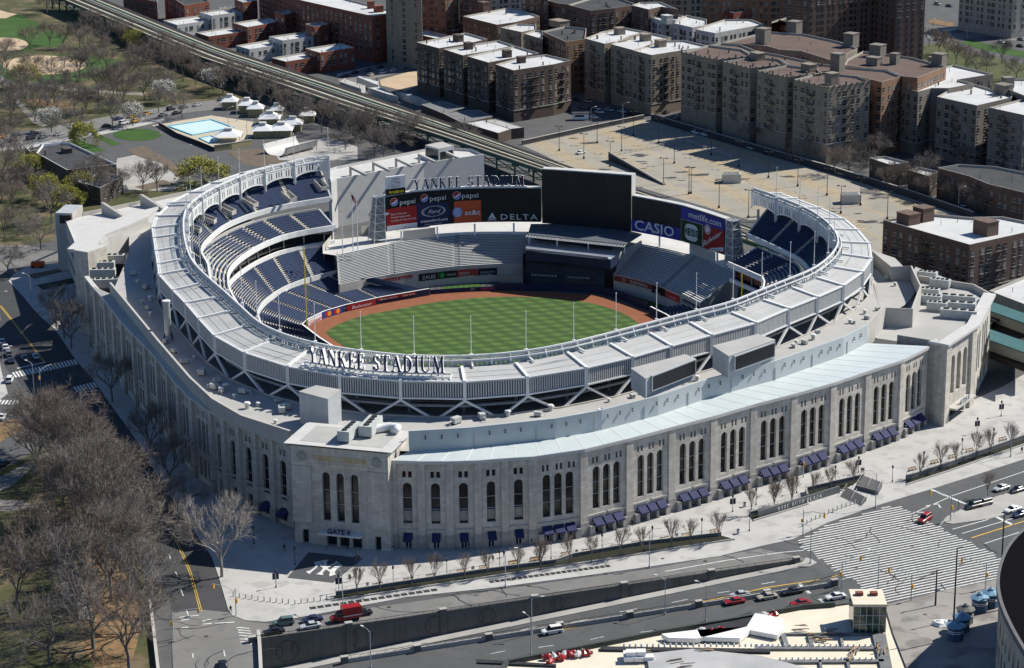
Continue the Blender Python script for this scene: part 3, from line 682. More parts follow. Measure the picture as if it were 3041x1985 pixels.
SPEC_L3 = [(0,7.6,[(x0,x1,1.6,6.6,0) for x0,x1 in c3]), (7.6,17.4,[(x0,x1,8.6,17.0,1) for x0,x1 in c3]), (17.4,ZF,[(x0,x1,17.9,19.5,0) for x0,x1 in sq])]
SPEC_L1 = [(0,5.2,[(.36,.64,1.0,4.4,0)]), (5.2,17.4,[(.33,.67,6.4,16.6,1)]), (17.4,ZF,[(.33,.46,17.9,19.5,0),(.54,.67,17.9,19.5,0)])]
def band(A, name, z0, z1, d0, d1, m):
    P = offset(A, d0); Q_ = offset(A, d1); mb = MB(); ribbon(mb, Q_, Q_, z0, z1); ribbon(mb, Q_, P, z1, z1); ribbon(mb, P, Q_, z0, z0); return part(name, mb, m)
# right-hand (south) facade: five narrow bays then nine wide ones
rt = [G(912,1076,ZF).xy]+[G(x, y, ZF).xy for x, y in ((978,1078),(1043.5,1078),(1108.7,1076),(1172,1071),(1237,1067),(1356,1050),(1462.5,1024.5),(1561,998),(1658,972.5),(1751,945),(1845,921),(1936,895),(2017,867.5),(2096,842),(2157,811))]
RF = rt
def awning(P3, u0, u1, d=1.95, z0=2.7, z1=4.1, lab=None):
    mb = MB(); A = [P3(u0, z1, -.05), P3(u1, z1, -.05), P3(u1, z0, -d), P3(u0, z0, -d)]; lowr = [P3(u0, z0-.1, -.05), P3(u1, z0-.1, -.05), P3(u1, z0-.35, -d), P3(u0, z0-.35, -d)]
    mb.hexa(lowr, A); o = part('awning', mb, M_awn)
    mb = MB(); c = [P3(u0-.03, z0+.35+.2*math.sin(q*math.pi/4), -.6+.2*math.cos(q*math.pi/4)) for q in range(8)]; mb.face(c); e = mb.build('awning_emblem', M_wht, None); e.parent = o
M_blind = mat('pale_interior', (0.30,0.29,0.26), .8, .3, 1.5)
for k in range(len(RF)-1):
    a, b = RF[k], RF[k+1]; wide = k >= 5; o, P3, L = arch_bay(a, b, SPEC_R3 if wide else SPEC_R1)
    if not wide:
        part('interior_band', MB().face([P3(.35*L,6.9,.66), P3(.65*L,6.9,.66), P3(.65*L,9.4,.66), P3(.35*L,9.4,.66)]), M_blind); part('interior_band', MB().face([P3(.35*L,9.4,.65), P3(.65*L,9.4,.65), P3(.65*L,10.3,.65), P3(.35*L,10.3,.65)]), M_navy)
    for x0, x1 in (c3 if wide else [(.38,.62)]):
        for f in (x0+.01, (x0+x1)/2, x1-.01): part('door_post', MB().bar(P3(f*L,.1,.55), P3(f*L,2.7,.55), .16), M_wht)
    pilaster(a, b-a, 2.1 if wide else 1.7, ZF, .4 if wide else .6)
    for x0, x1 in (c3 if wide else [(.36,.64)]): awning(P3, (x0-.015)*L, (x1+.015)*L)
    mb = MB(); z = 4.9
    mb.bar(P3(1.2, z, -.15), P3(L*.47, z, -.15), .3, .35); mb.bar(P3(L*.53, z, -.15), P3(L-1.2, z, -.15), .3, .35); part('string_course', mb, M_precast)
    if wide:
        for x0, x1 in ((.09,.19),(.36,.42),(.585,.645),(.81,.91)):
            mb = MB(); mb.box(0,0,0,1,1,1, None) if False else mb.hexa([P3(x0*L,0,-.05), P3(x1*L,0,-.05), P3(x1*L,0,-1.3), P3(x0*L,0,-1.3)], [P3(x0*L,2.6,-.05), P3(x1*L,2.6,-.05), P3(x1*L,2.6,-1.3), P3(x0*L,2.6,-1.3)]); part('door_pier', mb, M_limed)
band(RF, 'cornice', ZF, ZF+.75, -.3, .62, M_cap)
# left-hand (west) facade
lt = [G(*q, ZF).xy for q in [(204,646),(232.6,682),(244,690),(286,749),(335.6,797),(369,830),(428.7,910),(465,938),(513.8,970),(573,996),(676,1034)]]
lt = smooth(lt, 1); Ltot = plen(lt); wid = []
tot1 = 5*6.8; nwide = round((Ltot-tot1)/12.4); marks = [0]+[(Ltot-tot1)/nwide]*nwide+[6.8]*5; acc = 0; LF = []
fine = resample(lt, 800)
for m_ in marks: acc += m_; LF.append(fine[min(799, int(round(acc/Ltot*799)))])
for k in range(len(LF)-1):
    wide = k < nwide; o, P3, L = arch_bay(LF[k], LF[k+1], SPEC_L3 if wide else SPEC_L1); pilaster(LF[k], LF[k+1]-LF[k], 2.3 if wide else 1.8, ZF)
    if k >= len(LF)-3: awning(P3, .3*L, .7*L)
    mb = MB(); mb.bar(P3(1.2, 7.6, -.2), P3(L-1.2, 7.6, -.2), .4, .5); part('string_course', mb, M_precast)
band(LF, 'cornice', ZF, ZF+.6, -.3, 1.1, M_cap)
# sloping skirt roofs behind the cornice, the wall above and the terrace roof
WBr = [G(*q, 22.9).xy for q in [(951,1050),(1089,1041.8),(1291,1020),(1399,1000),(1529.7,966),(1640,928),(1800,884),(1959.6,826.9),(2014.5,798)]]
mb = MB(); n = 60; A = resample(offset([RF[0]]+RF[1:], .5), n); B = resample(WBr, n); ribbon(mb, A, B, ZF+.8, 22.9); part('glass_canopy', mb, M_canopy)
for i in range(0, n, 2): part('canopy_mullion', MB().bar((*A[i], ZF+.83), (*B[i], 22.93), .1, .05), M_wht)
mb = MB(); WTr = offset(WBr, -.05); mb.wall(WBr, 22.9, 28.0); mb.wall(offset(WBr, -.5), 24, 28.0); ribbon(mb, WBr, offset(WBr, -.5), 28.0, 28.0); part('clad_wall', mb, M_bluewall)
mb = MB(); W2 = resample(offset(WBr, .12), 40); mb2 = MB()
for i in range(1, 39):
    if i % 4: 
        for dz in (0, .55): part('wall_spotlight', MB().bar((*W2[i], 25.9+dz), (*(W2[i]+Vector((.1,-.3))), 25.9+dz), .3, .25), M_dark)
    else: part('downpipe', MB().bar((*W2[i], 23), (*W2[i], 26.3), .14), M_steel2)

LW = [G(*q, 26).xy for q in [(254,657),(299,710.5),(365.6,792),(438.7,876.7),(491.9,926.6),(560,966),(672,1002)]]
mb = MB(); n = 40; A = resample(offset(LF[1:], .8), n); B = resample(LW, n); ribbon(mb, A, B, ZF+.65, 22.6); part('skirt_roof', mb, M_roofd)
mb = MB(); mb.wall(LW, 22.4, 26); mb.wall(offset(LW, -.6), ZT, 26); ribbon(mb, LW, offset(LW, -.6), 26, 26); part('parapet_wall', mb, M_bluewall if False else M_precast)
# terrace roof between those walls and the brace feet
kk = [k for k in range(NB-1)]
inner_t = [VB[k]+ (VB[k]-inn[k]).normalized()*1.2 for k in range(4, NB-1)]
outl = [G(300,510,ZT).xy, G(300,590,ZT).xy]+[Vector(p) for p in offset(LW, -.6)]+[G(690,1010,ZT).xy]+[Vector(p) for p in offset(WBr, -.5)]+[G(2060,735,ZT).xy, G(2110,705,ZT).xy, G(2140,660,ZT).xy,G(2080,600,ZT).xy]
n = 120; A = resample(outl, n); B = resample(inner_t, n); mb = MB(); ribbon(mb, A, B, ZT, ZT); part('terrace_roof', mb, M_roofd)
mb = MB(); mb.wall(inner_t, 17, ZT+.35); ribbon(mb, offset(inner_t, 0), offset(inner_t, .4), ZT+.35, ZT+.35); mb.wall(offset(inner_t, .4), ZT, ZT+.35); part('terrace_parapet', mb, M_precast)
# ---- gate tower in the middle
def tower_box(name, loop, z0, z1, m, rim=0.7, roofm=None):
    mb = MB(); mb.wall(loop, z0, z1, closed=True); part(name, mb, m)
    mb = MB(); c = sum((Vector(p) for p in loop), Vector((0,0)))/len(loop); out = [c+(Vector(p)-c)*(1+1.2/(Vector(p)-c).length) for p in loop]; inn_ = [c+(Vector(p)-c)*(1-1.6/(Vector(p)-c).length) for p in loop]
    mb.wall(out, z1-.1, z1+.6, closed=True)
    L = len(loop)
    for k in range(L):
        j = (k+1) % L; mb.quad((*out[k], z1+.6), (*out[j], z1+.6), (*inn_[j], z1+.9), (*inn_[k], z1+.9)); mb.quad((*out[k], z1-.1), (*out[j], z1-.1), (*loop[j], z1-.1), (*loop[k], z1-.1)); mb.quad((*inn_[k], z1+.9), (*inn_[j], z1+.9), (*inn_[j], z1-.3), (*inn_[k], z1-.3))
    part('tower_cornice', mb, M_cap); mb = MB(); mb.poly([(*p, 0) for p in inn_], z1-.2); part('tower_roof', mb, roofm or M_roofd)
gA, gB = G(686.6,1261).xy, G(909,1284).xy; gt = (gB-gA).normalized(); gn = Vector((gt.y,-gt.x)); GZ = 25.2; gL = (gB-gA).length
gD = gA-gn*13; gC = gB-gn*13
gspec = [(0,5.6,[(.08,.145,.1,3.6,0),(.335,.44,.1,3.2,0),(.47,.57,.1,3.2,0),(.60,.70,.1,3.2,0),(.84,.90,.1,3.6,0)]), (5.6,19,[(.305,.385,6.4,18.6,1),(.45,.53,6.4,18.6,1),(.60,.68,6.4,18.6,1)]), (19,GZ,[])]
o, GP, _ = arch_bay(gA, gB, gspec, 'gate_tower_front', thick=.9)
mb = MB(); mb.wall([gB, gC, gD, gA], 0, GZ); part('gate_tower_wall', mb, M_lime)
mb = MB()
for lp, z1 in (([gA+gn*1.6-gt*1.4, gB+gn*1.6+gt*1.4, gC-gn*1+gt*1.4, gD-gn*1-gt*1.4], GZ+.35),):
    mb.hexa([(*p, GZ-.35) for p in (gA, gB, gC, gD)], [(*p, z1) for p in lp])
part('tower_cornice', mb, M_cap); cc = (gA+gC)/2; mb = MB(); mb.poly([(*(cc+(p-cc)*.86), 0) for p in (gA, gB, gC, gD)], GZ+.39); part('tower_roof', mb, M_roofd)
for q in [(1290,450),(1030,545),(720,590),(540,650),(385,722),(265,800)]:
    c = G(*m4(*q), 25.3).xy; k = min(range(len(UF)), key=lambda i: (UF[i]-c).length); e = (UF[min(k+1, len(UF)-1)]-UF[max(k-1, 0)]).normalized(); n2 = Vector((e.y,-e.x)); mb = MB()
    for a, b in ((c-e*1.4, c-e*1.4+n2*5), (c+e*1.4, c+e*1.4+n2*5), (c-e*1.4, c+e*1.4)): mb.bar((*a, 25.6), (*b, 25.6+(b-a).length*(.35 if (b-a).length > 4 else 0)), .25, 1.3)
    part('vomitory', mb, M_precast)
for (u0, u1, z0, z1) in ((0,.20,0,19.9),(.78,1.0,0,19.9)):
    mb = MB(); mb.hexa([GP(u0*gL,0,-.02), GP(u1*gL,0,-.02), GP(u1*gL,0,-.7), GP(u0*gL,0,-.7)] if False else [GP(u0*gL,5.6,-.01), GP(u1*gL,5.6,-.01), GP(u1*gL,5.6,-.6), GP(u0*gL,5.6,-.6)], [GP(u0*gL,z1,-.01), GP(u1*gL,z1,-.01), GP(u1*gL,z1,-.6), GP(u0*gL,z1,-.6)]); part('corner_pier', mb, M_lime)
mb = MB(); mb.hexa([GP(0,20,-.01), GP(gL,20,-.01), GP(gL,20,-.6), GP(0,20,-.6)], [GP(0,GZ-.4,-.01), GP(gL,GZ-.4,-.01), GP(gL,GZ-.4,-.6), GP(0,GZ-.4,-.6)]); part('inscription_frieze', mb, M_lime)
mb = MB(); mb.hexa([GP(.28*gL,3.5,-.02), GP(.72*gL,3.5,-.02), GP(.72*gL,3.5,-2.2), GP(.28*gL,3.5,-2.2)], [GP(.28*gL,3.9,-.02), GP(.72*gL,3.9,-.02), GP(.72*gL,3.9,-2.2), GP(.28*gL,3.9,-2.2)]); part('entrance_canopy', mb, M_steel)
mb = MB(); mb.bar(GP(0,2.0,-.03), GP(gL*.07,2.0,-.03), .1, 0) if False else None
tx = MB(); text_on(tx, 'GATE 4', 1.75, lambda x, y, d: GP(.49*gL+x, 4.0+y, -1.9-d), extrude=.12, bold=.03); part('gate_lettering', tx, M_navyl)
# serif capitals
def serif(ch, th=.19, tn=.075, sf=.055):
    P = []; 
    def st(x0, x1, w, y0=0, y1=1): P.append([(x0-w/2, y0), (x0+w/2, y0), (x1+w/2, y1), (x1-w/2, y1)])
    def sr(x, y, w): P.append([(x-w/2, y), (x+w/2, y), (x+w/2, y+sf), (x-w/2, y+sf)])
    def arc(cx, cy, rx, ry, a0, a1, w, N=8, wy=None):
        wy = w if wy is None else wy
        for k in range(N):
            p, q = R(a0+(a1-a0)*k/N), R(a0+(a1-a0)*(k+1)/N)
            P.append([(cx+(rx-w)*math.cos(p), cy+(ry-wy)*math.sin(p)), (cx+rx*math.cos(p), cy+ry*math.sin(p)), (cx+rx*math.cos(q), cy+ry*math.sin(q)), (cx+(rx-w)*math.cos(q), cy+(ry-wy)*math.sin(q))])
    if ch == 'I': st(.2,.2,th); sr(.2,0,.36); sr(.2,1-sf,.36); W = .4
    elif ch == 'Y': st(.42,.14,th,.45,1); st(.42,.72,tn,.45,1); st(.42,.42,th,0,.5); sr(.42,0,.36); sr(.15,1-sf,.34); sr(.72,1-sf,.28); W = .86
    elif ch == 'A': st(.12,.42,tn); st(.74,.44,th); P.append([(.22,.32),(.62,.32),(.62,.38),(.24,.38)]); sr(.12,0,.28); sr(.74,0,.36); W = .9
    elif ch == 'N': st(.13,.13,tn); st(.74,.16,th); st(.76,.76,tn); sr(.13,0,.28); sr(.1,1-sf,.3); sr(.76,1-sf,.28); W = .9
    elif ch == 'K': st(.17,.17,th); st(.3,.66,tn,.45,1); st(.68,.32,th,0,.6); sr(.17,0,.36); sr(.17,1-sf,.36); sr(.7,0,.34); sr(.66,1-sf,.28); W = .86
    elif ch == 'E':
        st(.17,.17,th); sr(.17,0,.34)
        for y, w in ((0,.5),(.475,.36),(1-sf,.48)): P.append([(.1,y),(.1+w,y),(.1+w,y+sf),(.1,y+sf)])
        st(.58,.62,tn,0,.22); st(.55,.57,tn,.8,1); st(.45,.45,tn,.4,.62); W = .7
    elif ch == 'T': st(.36,.36,th); sr(.36,0,.36); P.append([(.02,1-sf),(.7,1-sf),(.7,1),(.02,1)]); st(.05,.03,tn,.78,1); st(.67,.69,tn,.78,1); W = .74
    elif ch == 'S': arc(.3,.745,.27,.255,10,270,.15,10,.07); arc(.3,.275,.29,.275,90,-170,.17,10,.07); st(.55,.56,tn,.74,.98); st(.03,.02,tn,.02,.26); W = .64
    elif ch == 'D': st(.17,.17,th); sr(.14,0,.3); sr(.14,1-sf,.3); arc(.3,.5,.48,.5,-90,90,.18,12,.06); W = .84
    elif ch == 'U': st(.15,.15,th,.3,1); st(.72,.72,tn,.3,1); arc(.445,.32,.39,.32,180,270,.19,6,.06); arc(.445,.32,.315,.32,270,360,.075,6,.06); sr(.15,1-sf,.34); sr(.72,1-sf,.26); W = .9
    elif ch == 'M': st(.12,.16,tn); st(.5,.22,th); st(.48,.8,tn); st(.88,.84,th); sr(.12,0,.26); sr(.88,0,.34); sr(.14,1-sf,.28); sr(.86,1-sf,.3); W = 1.04
    elif ch == 'B': st(.17,.17,th); arc(.3,.74,.26,.26,-90,90,.15,8,.05); arc(.3,.26,.3,.28,-90,90,.17,8,.05); W = .7
    elif ch == 'R': st(.17,.17,th); arc(.3,.74,.28,.26,-90,90,.16,8,.05); st(.66,.36,th,0,.5); sr(.17,0,.34); sr(.7,0,.24); W = .8
    elif ch == 'H': st(.17,.17,th); st(.68,.68,th); P.append([(.2,.47),(.65,.47),(.65,.53),(.2,.53)]); [sr(x,y,.34) for x in (.17,.68) for y in (0,1-sf)]; W = .86
    elif ch == 'P': st(.17,.17,th); arc(.3,.72,.3,.28,-90,90,.17,8,.05); sr(.17,0,.34); W = .7
    elif ch == 'L': st(.17,.17,th); sr(.17,1-sf,.34); P.append([(.05,0),(.6,0),(.6,sf),(.05,sf)]); st(.58,.6,tn,0,.25); W = .68
    elif ch == 'Z': P += [[(.04,0),(.62,0),(.62,sf),(.04,sf)],[(.06,1-sf),(.62,1-sf),(.62,1),(.06,1)]]; st(.14,.54,th); W = .7
    else: W = .45
    return P, W
def serif_line(txt, h, sp=.16):
    x = 0; out = []
    for ch in txt:
        P, W = serif(ch); out.append((ch, x*h, P, W*h)); x += W+sp
    return out, (x-sp)*h
def letter_mb(P, h, x0, fn, depth):     # extruded strokes; fn(x, y, d) with d from the front face backwards
    f = MB(); s = MB()
    for k, q in enumerate(P):
        e = .002*k; A = [fn(x0+p[0]*h, p[1]*h, e) for p in q]; B = [fn(x0+p[0]*h, p[1]*h, depth) for p in q]
        f.face(A); n = len(q)
        for i in range(n): j = (i+1) % n; s.face([A[i], B[i], B[j], A[j]])
        s.face(B[::-1])
    return f, s
def sign_letters(root, txt, h, width, fn, depth, mf, ms, sp=.16):
    L, W = serif_line(txt, h, sp); k = width/W
    for ch, x, P, w in L:
        if ch == ' ': continue
        f, s = letter_mb([[(p[0]*k, p[1]) for p in q] for q in P], h, x*k, fn, depth)
        a = f.build('letter', mf, root)
        if ms: b = s.build('letter_return', ms, None); b.parent = a; b.matrix_parent_inverse = Matrix.Identity(4)
root = part('inscription', MB().bar(GP(.23*gL,20.9,-.64), GP(.77*gL,20.9,-.64), .05, .06), M_gold)
L, W = serif_line('YANKEE STADIUM', 1.35); mbl = MB(); kx = gL*.55/W
for ch, x, P, w in L:
    f, s = letter_mb([[(p[0]*kx, p[1]) for p in q] for q in P], 1.35, x*kx, lambda x, y, d: GP(.225*gL+x, 21.6+y, -.72+d), .1); mbl.v, mbl.f, mbl.uv = mbl.v+f.v, mbl.f+[tuple(i+len(mbl.v) for i in q) for q in f.f], mbl.uv+f.uv
part('gilt_inscription', mbl, M_gold)
for u in (.11, .88):
    mb = MB(); c = [GP(u*gL+1.25*math.cos(q*math.pi/8), 22.4+1.25*math.sin(q*math.pi/8), -.75) for q in range(16)]; c2 = [GP(u*gL+.8*math.cos(q*math.pi/8), 22.4+.8*math.sin(q*math.pi/8), -.9) for q in range(16)]
    mb.hexa([GP(u*gL+1.25*math.cos(q*math.pi/8), 22.4+1.25*math.sin(q*math.pi/8), -.5) for q in range(16)], c); mb.hexa(c, c2); part('stone_medallion', mb, M_limed)
# ---- right-hand gate tower and return wing
rA, rB, rC, rD = G(2157,982).xy, G(2187,992).xy, G(2257,941).xy, G(2295,862).xy; RZ = 23.4
mb = MB(); back = (rC-rB).normalized(); bn = Vector((back.y,-back.x)); r1 = rA-bn*1; mb.wall([rA-bn*10, rA, rB], 0, RZ); part('gate_tower_wall', mb, M_lime)
spec = [(0,6.2,[(.25,.75,.1,3.6,0)]), (6.2,19.2,[(.24,.37,7.5,18.6,1),(.44,.57,7.5,18.6,1),(.64,.77,7.5,18.6,1)]), (19.2,RZ,[])]
o, RP, rL = arch_bay(rB, rC, spec, 'gate_tower_front', thick=1.2)
for u0, u1 in ((0,.16),(.85,1)):
    mb = MB(); mb.hexa([RP(u0*rL,0,-.01), RP(u1*rL,0,-.01), RP(u1*rL,0,-.8), RP(u0*rL,0,-.8)], [RP(u0*rL,RZ-.4,-.01), RP(u1*rL,RZ-.4,-.01), RP(u1*rL,RZ-.4,-.8), RP(u0*rL,RZ-.4,-.8)]); part('corner_pier', mb, M_lime)
mb = MB(); mb.hexa([RP(.18*rL,3.8,0), RP(.84*rL,3.8,0), RP(.84*rL,3.8,-2.6), RP(.18*rL,3.8,-2.6)], [RP(.18*rL,4.3,0), RP(.84*rL,4.3,0), RP(.84*rL,4.3,-2.6), RP(.18*rL,4.3,-2.6)]); part('entrance_canopy', mb, M_precast)
tx = MB(); text_on(tx, 'GATE 6', 2.0, lambda x, y, d: RP(.52*rL+x, 4.35+y, -2.2-d), extrude=.15, bold=.03); part('gate_lettering', tx, M_steel2)
o, P3, L = arch_bay(rC, rD, [(0,6,[(x0,x1,.5,4.5,0) for x0,x1 in ((.1,.2),(.3,.4),(.5,.6),(.7,.8))]), (6,19,[(x0,x1,7,18.4,1) for x0,x1 in ((.08,.15),(.20,.27),(.32,.39),(.52,.59),(.64,.71),(.76,.83))]), (19,RZ,[])])
rE = G(2330,640,RZ).xy; rF = G(2140,640,RZ).xy
loopr = [rA, rB, rC, rD, G(2250,668,RZ).xy, G(2180,655,RZ).xy, G(2135,640,RZ).xy, G(2010,805,RZ).xy]
mb = MB(); o2 = offset([rA, rB, rC, rD], 1.3); i2 = offset([rA, rB, rC, rD], -2.2)
ribbon(mb, o2, i2, RZ, RZ+.1) ; mb.wall(o2, RZ-.7, RZ); ribbon(mb, i2, i2, RZ, RZ-1.5); ribbon(mb, offset([rA, rB, rC, rD], 0), o2, RZ-.7, RZ-.7); part('tower_cornice', mb, M_cap)
mb = MB(); mb.poly([(*p, 0) for p in [rA, rB, rC, rD, rD+Vector((-8,22)), G(2128,625,21).xy, G(2030,790,21).xy]], 21.6); part('service_roof', mb, M_roofd)
mb = MB(); pw = [rD, rD+Vector((-3,10)), G(2135,640,RZ).xy]; mb.wall(pw, 0, RZ); mb.wall(offset(pw, -.5)[::-1], 20, RZ); ribbon(mb, pw, offset(pw, -.5), RZ, RZ); part('service_wall', mb, M_precast)
# parapets around the roof terrace at the right
pr_ = [G(*q, 27).xy for q in [(2059.4,715.5),(2122,718),(2142,665),(2120,618),(2075,620),(2030,583),(2018,575)]]
mb = MB(); mb.wall(pr_, 21, 27); mb.wall(offset(pr_, -.5)[::-1], 23, 27); ribbon(mb, pr_, offset(pr_, -.5), 27, 27); part('parapet_wall', mb, M_precast)
pw = [Vector(WBr[-1]), G(2059.4,715.5,27).xy]; mb = MB(); mb.wall(pw, 21, 28); mb.wall(offset(pw, -.5)[::-1], 23, 28); ribbon(mb, pw, offset(pw, -.5), 28, 28); part('parapet_wall', mb, M_precast)
# ---- left tower, stair tower and the long parking ramp behind
lA, lB = G(183.5,773).xy, G(216,779).xy; lt_ = (lB-lA).normalized(); ln = Vector((lt_.y,-lt_.x))
lC = LF[0]
def block(name, loop, z0, z1, m=M_precast, top=None, tm=None):
    mb = MB(); mb.wall(loop, z0, z1, closed=True); part(name, mb, m); mb = MB(); mb.poly([(*p, 0) for p in loop], z1); part(name+'_roof', mb, tm or M_cap)
block('west_tower', [lA, lB, lB-ln*9, lA-ln*9], 0, 26.5, M_lime)
sA = G(137,629).xy; st_ = Vector((1, -.12)).normalized(); sn = Vector((st_.y,-st_.x))
block('stair_tower', [sA, sA+st_*6, sA+st_*6-sn*12, sA-sn*12], 0, 20.2, M_precast, tm=M_steel2)
zr_ = 18.0
rp_ = [G(*q, zr_).xy for q in [(152,516),(192,503),(360,468),(445,450),(470,520),(430,640),(300,640),(262,556),(210,600),(190,610)]]
mb = MB(); mb.poly([(*p, 0) for p in rp_], zr_); part('parking_ramp_deck', mb, M_cap)
fr = [rp_[0], rp_[-1], rp_[-2]]
for z0 in (2.5, 7.8, 13.0):
    mb = MB(); mb.wall(fr[::-1] if False else fr, z0, z0+3.0); mb.wall(offset(fr, -2.2), z0-2.6, z0+.1); part('ramp_parapet', mb, M_precast)
mb = MB(); mb.wall(fr, zr_-2, zr_+1); up = [rp_[1], rp_[2], rp_[3]]; mb.wall(up, 0, zr_+1.3); mb.wall(offset(up, .4)[::-1], zr_, zr_+1.3); ribbon(mb, up, offset(up, .4), zr_+1.3, zr_+1.3); part('ramp_parapet', mb, M_precast)
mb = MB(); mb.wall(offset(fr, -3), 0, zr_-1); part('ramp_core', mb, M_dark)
slab = [G(*q, 26.4).xy for q in [(156,579),(209,582),(245,545),(290,527),(345,503),(368,480),(300,497),(205,535)]]
mb = MB(); mb.prism(slab, 25.4, 26.4); part('roof_slab', mb, M_cap)
mb = MB(); q = [G(*p, 25.4).xy for p in [(212,587),(250,552),(292,533),(345,510)]]; mb.wall(q, 17.5, 25.4); part('roof_slab_wall', mb, M_cap)
for x, y in ((236,497),(326,478),(280,572)):
    p = G(x, y, zr_).xy; mb = MB(); mb.hexa([(p.x,p.y,zr_),(p.x+1.2,p.y,zr_),(p.x+10,p.y-9,zr_),(p.x+9,p.y-9.5,zr_)],[(p.x,p.y,zr_+4),(p.x+1.2,p.y,zr_+4),(p.x+10,p.y-9,zr_+1.2),(p.x+9,p.y-9.5,zr_+1.2)]); part('ramp_fin', mb, M_precast)
mb = MB(); b0 = sA+st_*1.5; mb.hexa([(*(b0+sn*.05), 16.6), (*(b0+st_*4+sn*.05), 16.6), (*(b0+st_*4+sn*.2), 16.6), (*(b0+sn*.2), 16.6)], [(*(b0+sn*.05), 19.4), (*(b0+st_*4+sn*.05), 19.4), (*(b0+st_*4+sn*.2), 19.4), (*(b0+sn*.2), 19.4)]); part('stair_tower_glazing', mb, M_win)
# ================================================================ OUTFIELD: BLEACHERS, BATTER'S EYE, BOARDS
zb = 12.0
LBf = smooth([G(*q, 5.2).xy for q in [(789,669),(874,650.7),(966,637),(1066.6,625.8),(1156,620.8),(1219.5,619)]], 1)
LBb = smooth([G(*q, zb).xy for q in [(784,592.6),(850,579),(910.4,566),(1036.7,548),(1129.8,543),(1226,546)]], 1)
tier(LBf[::-1], 5.3, LBb[::-1], zb, 21, 17, 'bleacher_benches', M_bench, 'bleacher_deck', bench=True, gap=.9, sm=M_benchgap)
RBf = smooth([G(*q, 5.2).xy for q in [(1427.3,643.8),(1503.8,661.2),(1571,685.5),(1626.5,713.3)]], 1)
RBb = smooth([G(*q, zb).xy for q in [(1491,568),(1550,578),(1608,592.8),(1668,613),(1716,640)]], 1)
tier(RBf[::-1], 5.3, RBb[::-1], zb, 21, 17, 'bleacher_benches', M_bench, 'bleacher_deck', bench=True, gap=.9, sm=M_benchgap)
for F_, B_ in ((LBf, LBb), (RBf, RBb)):
    mb = MB(); mb.wall(F_, 0, 6.2); part('bleacher_front_wall', mb, M_precast)
    for e in (0, -1):
        f, b = F_[e], B_[e]; d = (b-f).normalized(); q = Vector((d.y,-d.x))*.2; mb = MB(); mb.hexa([(*(f-q), 0), (*(f+q), 0), (*(b+q), 0), (*(b-q), 0)], [(*(f-q), 6.3), (*(f+q), 6.3), (*(b+q), zb+1), (*(b-q), zb+1)]); part('bleacher_side_wall', mb, M_precast)
back = [p+Vector((.25,.97))*26 for p in LBb]+[p+Vector((.2,.98))*24 for p in RBb]
mb = MB(); mb.poly([(*p, 0) for p in LBb+RBb+back[::-1]], zb); part('outfield_concourse', mb, M_cap)
mb = MB(); bk = offset([Vector(p) for p in back], 0); mb.wall(bk, 6, zb+3.2); mb.wall([LBb[0]+Vector((-5,3)), back[0]+Vector((-9,-4)), back[0]], 6, zb+2.5); part('concourse_rear_wall', mb, M_precast)
mb = MB(); mb.poly([(*p, 0) for p in [LBb[0], LBb[0]+Vector((-5,3)), back[0]+Vector((-9,-4)), back[0]]], zb-.3); part('corner_terrace', mb, M_cap)
for i in (2, 5, 9, 13, 17, 20):       # kiosks and store fronts at the back
    if i < len(LBb):
        p = LBb[i]+Vector((.25,.97))*20; mb = MB(); mb.box(p.x-2.6, p.y, zb, p.x+2.6, p.y+4, zb+2.9); part('concession_stand', mb, M_precast)
# batter's eye
A0, B0 = G(1216,668).xy+Vector((0,1.6)), G(1402,680).xy+Vector((.5,1.6))
mb = MB(); f = [A0, A0.lerp(B0,.5)+Vector((.2,1.0)), B0]; top = [p+Vector((.2,3.6)) for p in f]
ribbon(mb, f, top, 0, 10.2); mb.wall([f[0], top[0]], 0, 10.2); part('batters_eye_screen', mb, mat('tinted_glass', (0.012,0.016,0.019), 0.3, 0.3, 0.2))
mb = MB(); f2 = [G(1155,675).xy, G(1214,676).xy, G(1300,676).xy, G(1400,683).xy, G(1450,697).xy, G(1508,722).xy]; mb.wall(f2, 0, 2.5); mb.wall(offset(f2, .4), 0, 2.5); ribbon(mb, f2, offset(f2, .4), 2.5, 2.5); part('field_wall', mb, M_navy)
for i in range(17):
    t = i/8.6 if i < 9 else (i+6)/8.6; u = .12+.4*(i % 9)/9*.8 if i < 9 else .56+.4*((i-9) % 9)/9*.8; p = f[0].lerp(f[2], u)+Vector((0, .35)); zc = 4.0+u*.0
    mb = MB(); mb.hexa([(p.x+.42*math.cos(a), p.y+.1, zc+.42*math.sin(a)) for a in [k*math.pi/4 for k in range(8)]], [(p.x+.42*math.cos(a), p.y-.35, zc+.42*math.sin(a)) for a in [k*math.pi/4 for k in range(8)]]); part('retired_number_disc', mb, mat('disc_grey', (0.22,0.24,0.27), 0.6))
barf = [G(1221,596,10.6).xy, G(1320,603,10.6).xy, G(1419,617,10.6).xy, G(1442,600,10.6).xy]
roofp = [G(1233.8,520.7,15.2).xy, G(1227,544.4,15.2).xy, G(1453.8,568.3,15.2).xy, G(1492,544.4,15.2).xy, G(1400,520,15.2).xy]
mb = MB(); mb.poly([(*p, 0) for p in barf+[G(1500,566,11.7).xy, G(1440,540,11.7).xy, G(1226,530,11.7).xy]], 11.7); part('sports_bar_floor', mb, mat('bar_floor', (0.33,0.35,0.38), 0.8, 0.15, 0.4))
mb = MB(); mb.wall(barf, 9.2, 12.6); part('sports_bar_balustrade', mb, M_navy)
mb = MB(); a_, b_2 = barf[0]+Vector((0,.6)), barf[2]+Vector((0,.6))
for r in range(3): mb.bar((*(a_+Vector((0,r*.9))), 12.3+r*.12), (*(b_2+Vector((-.8,r*.9))), 12.3+r*.12), .5, .3)
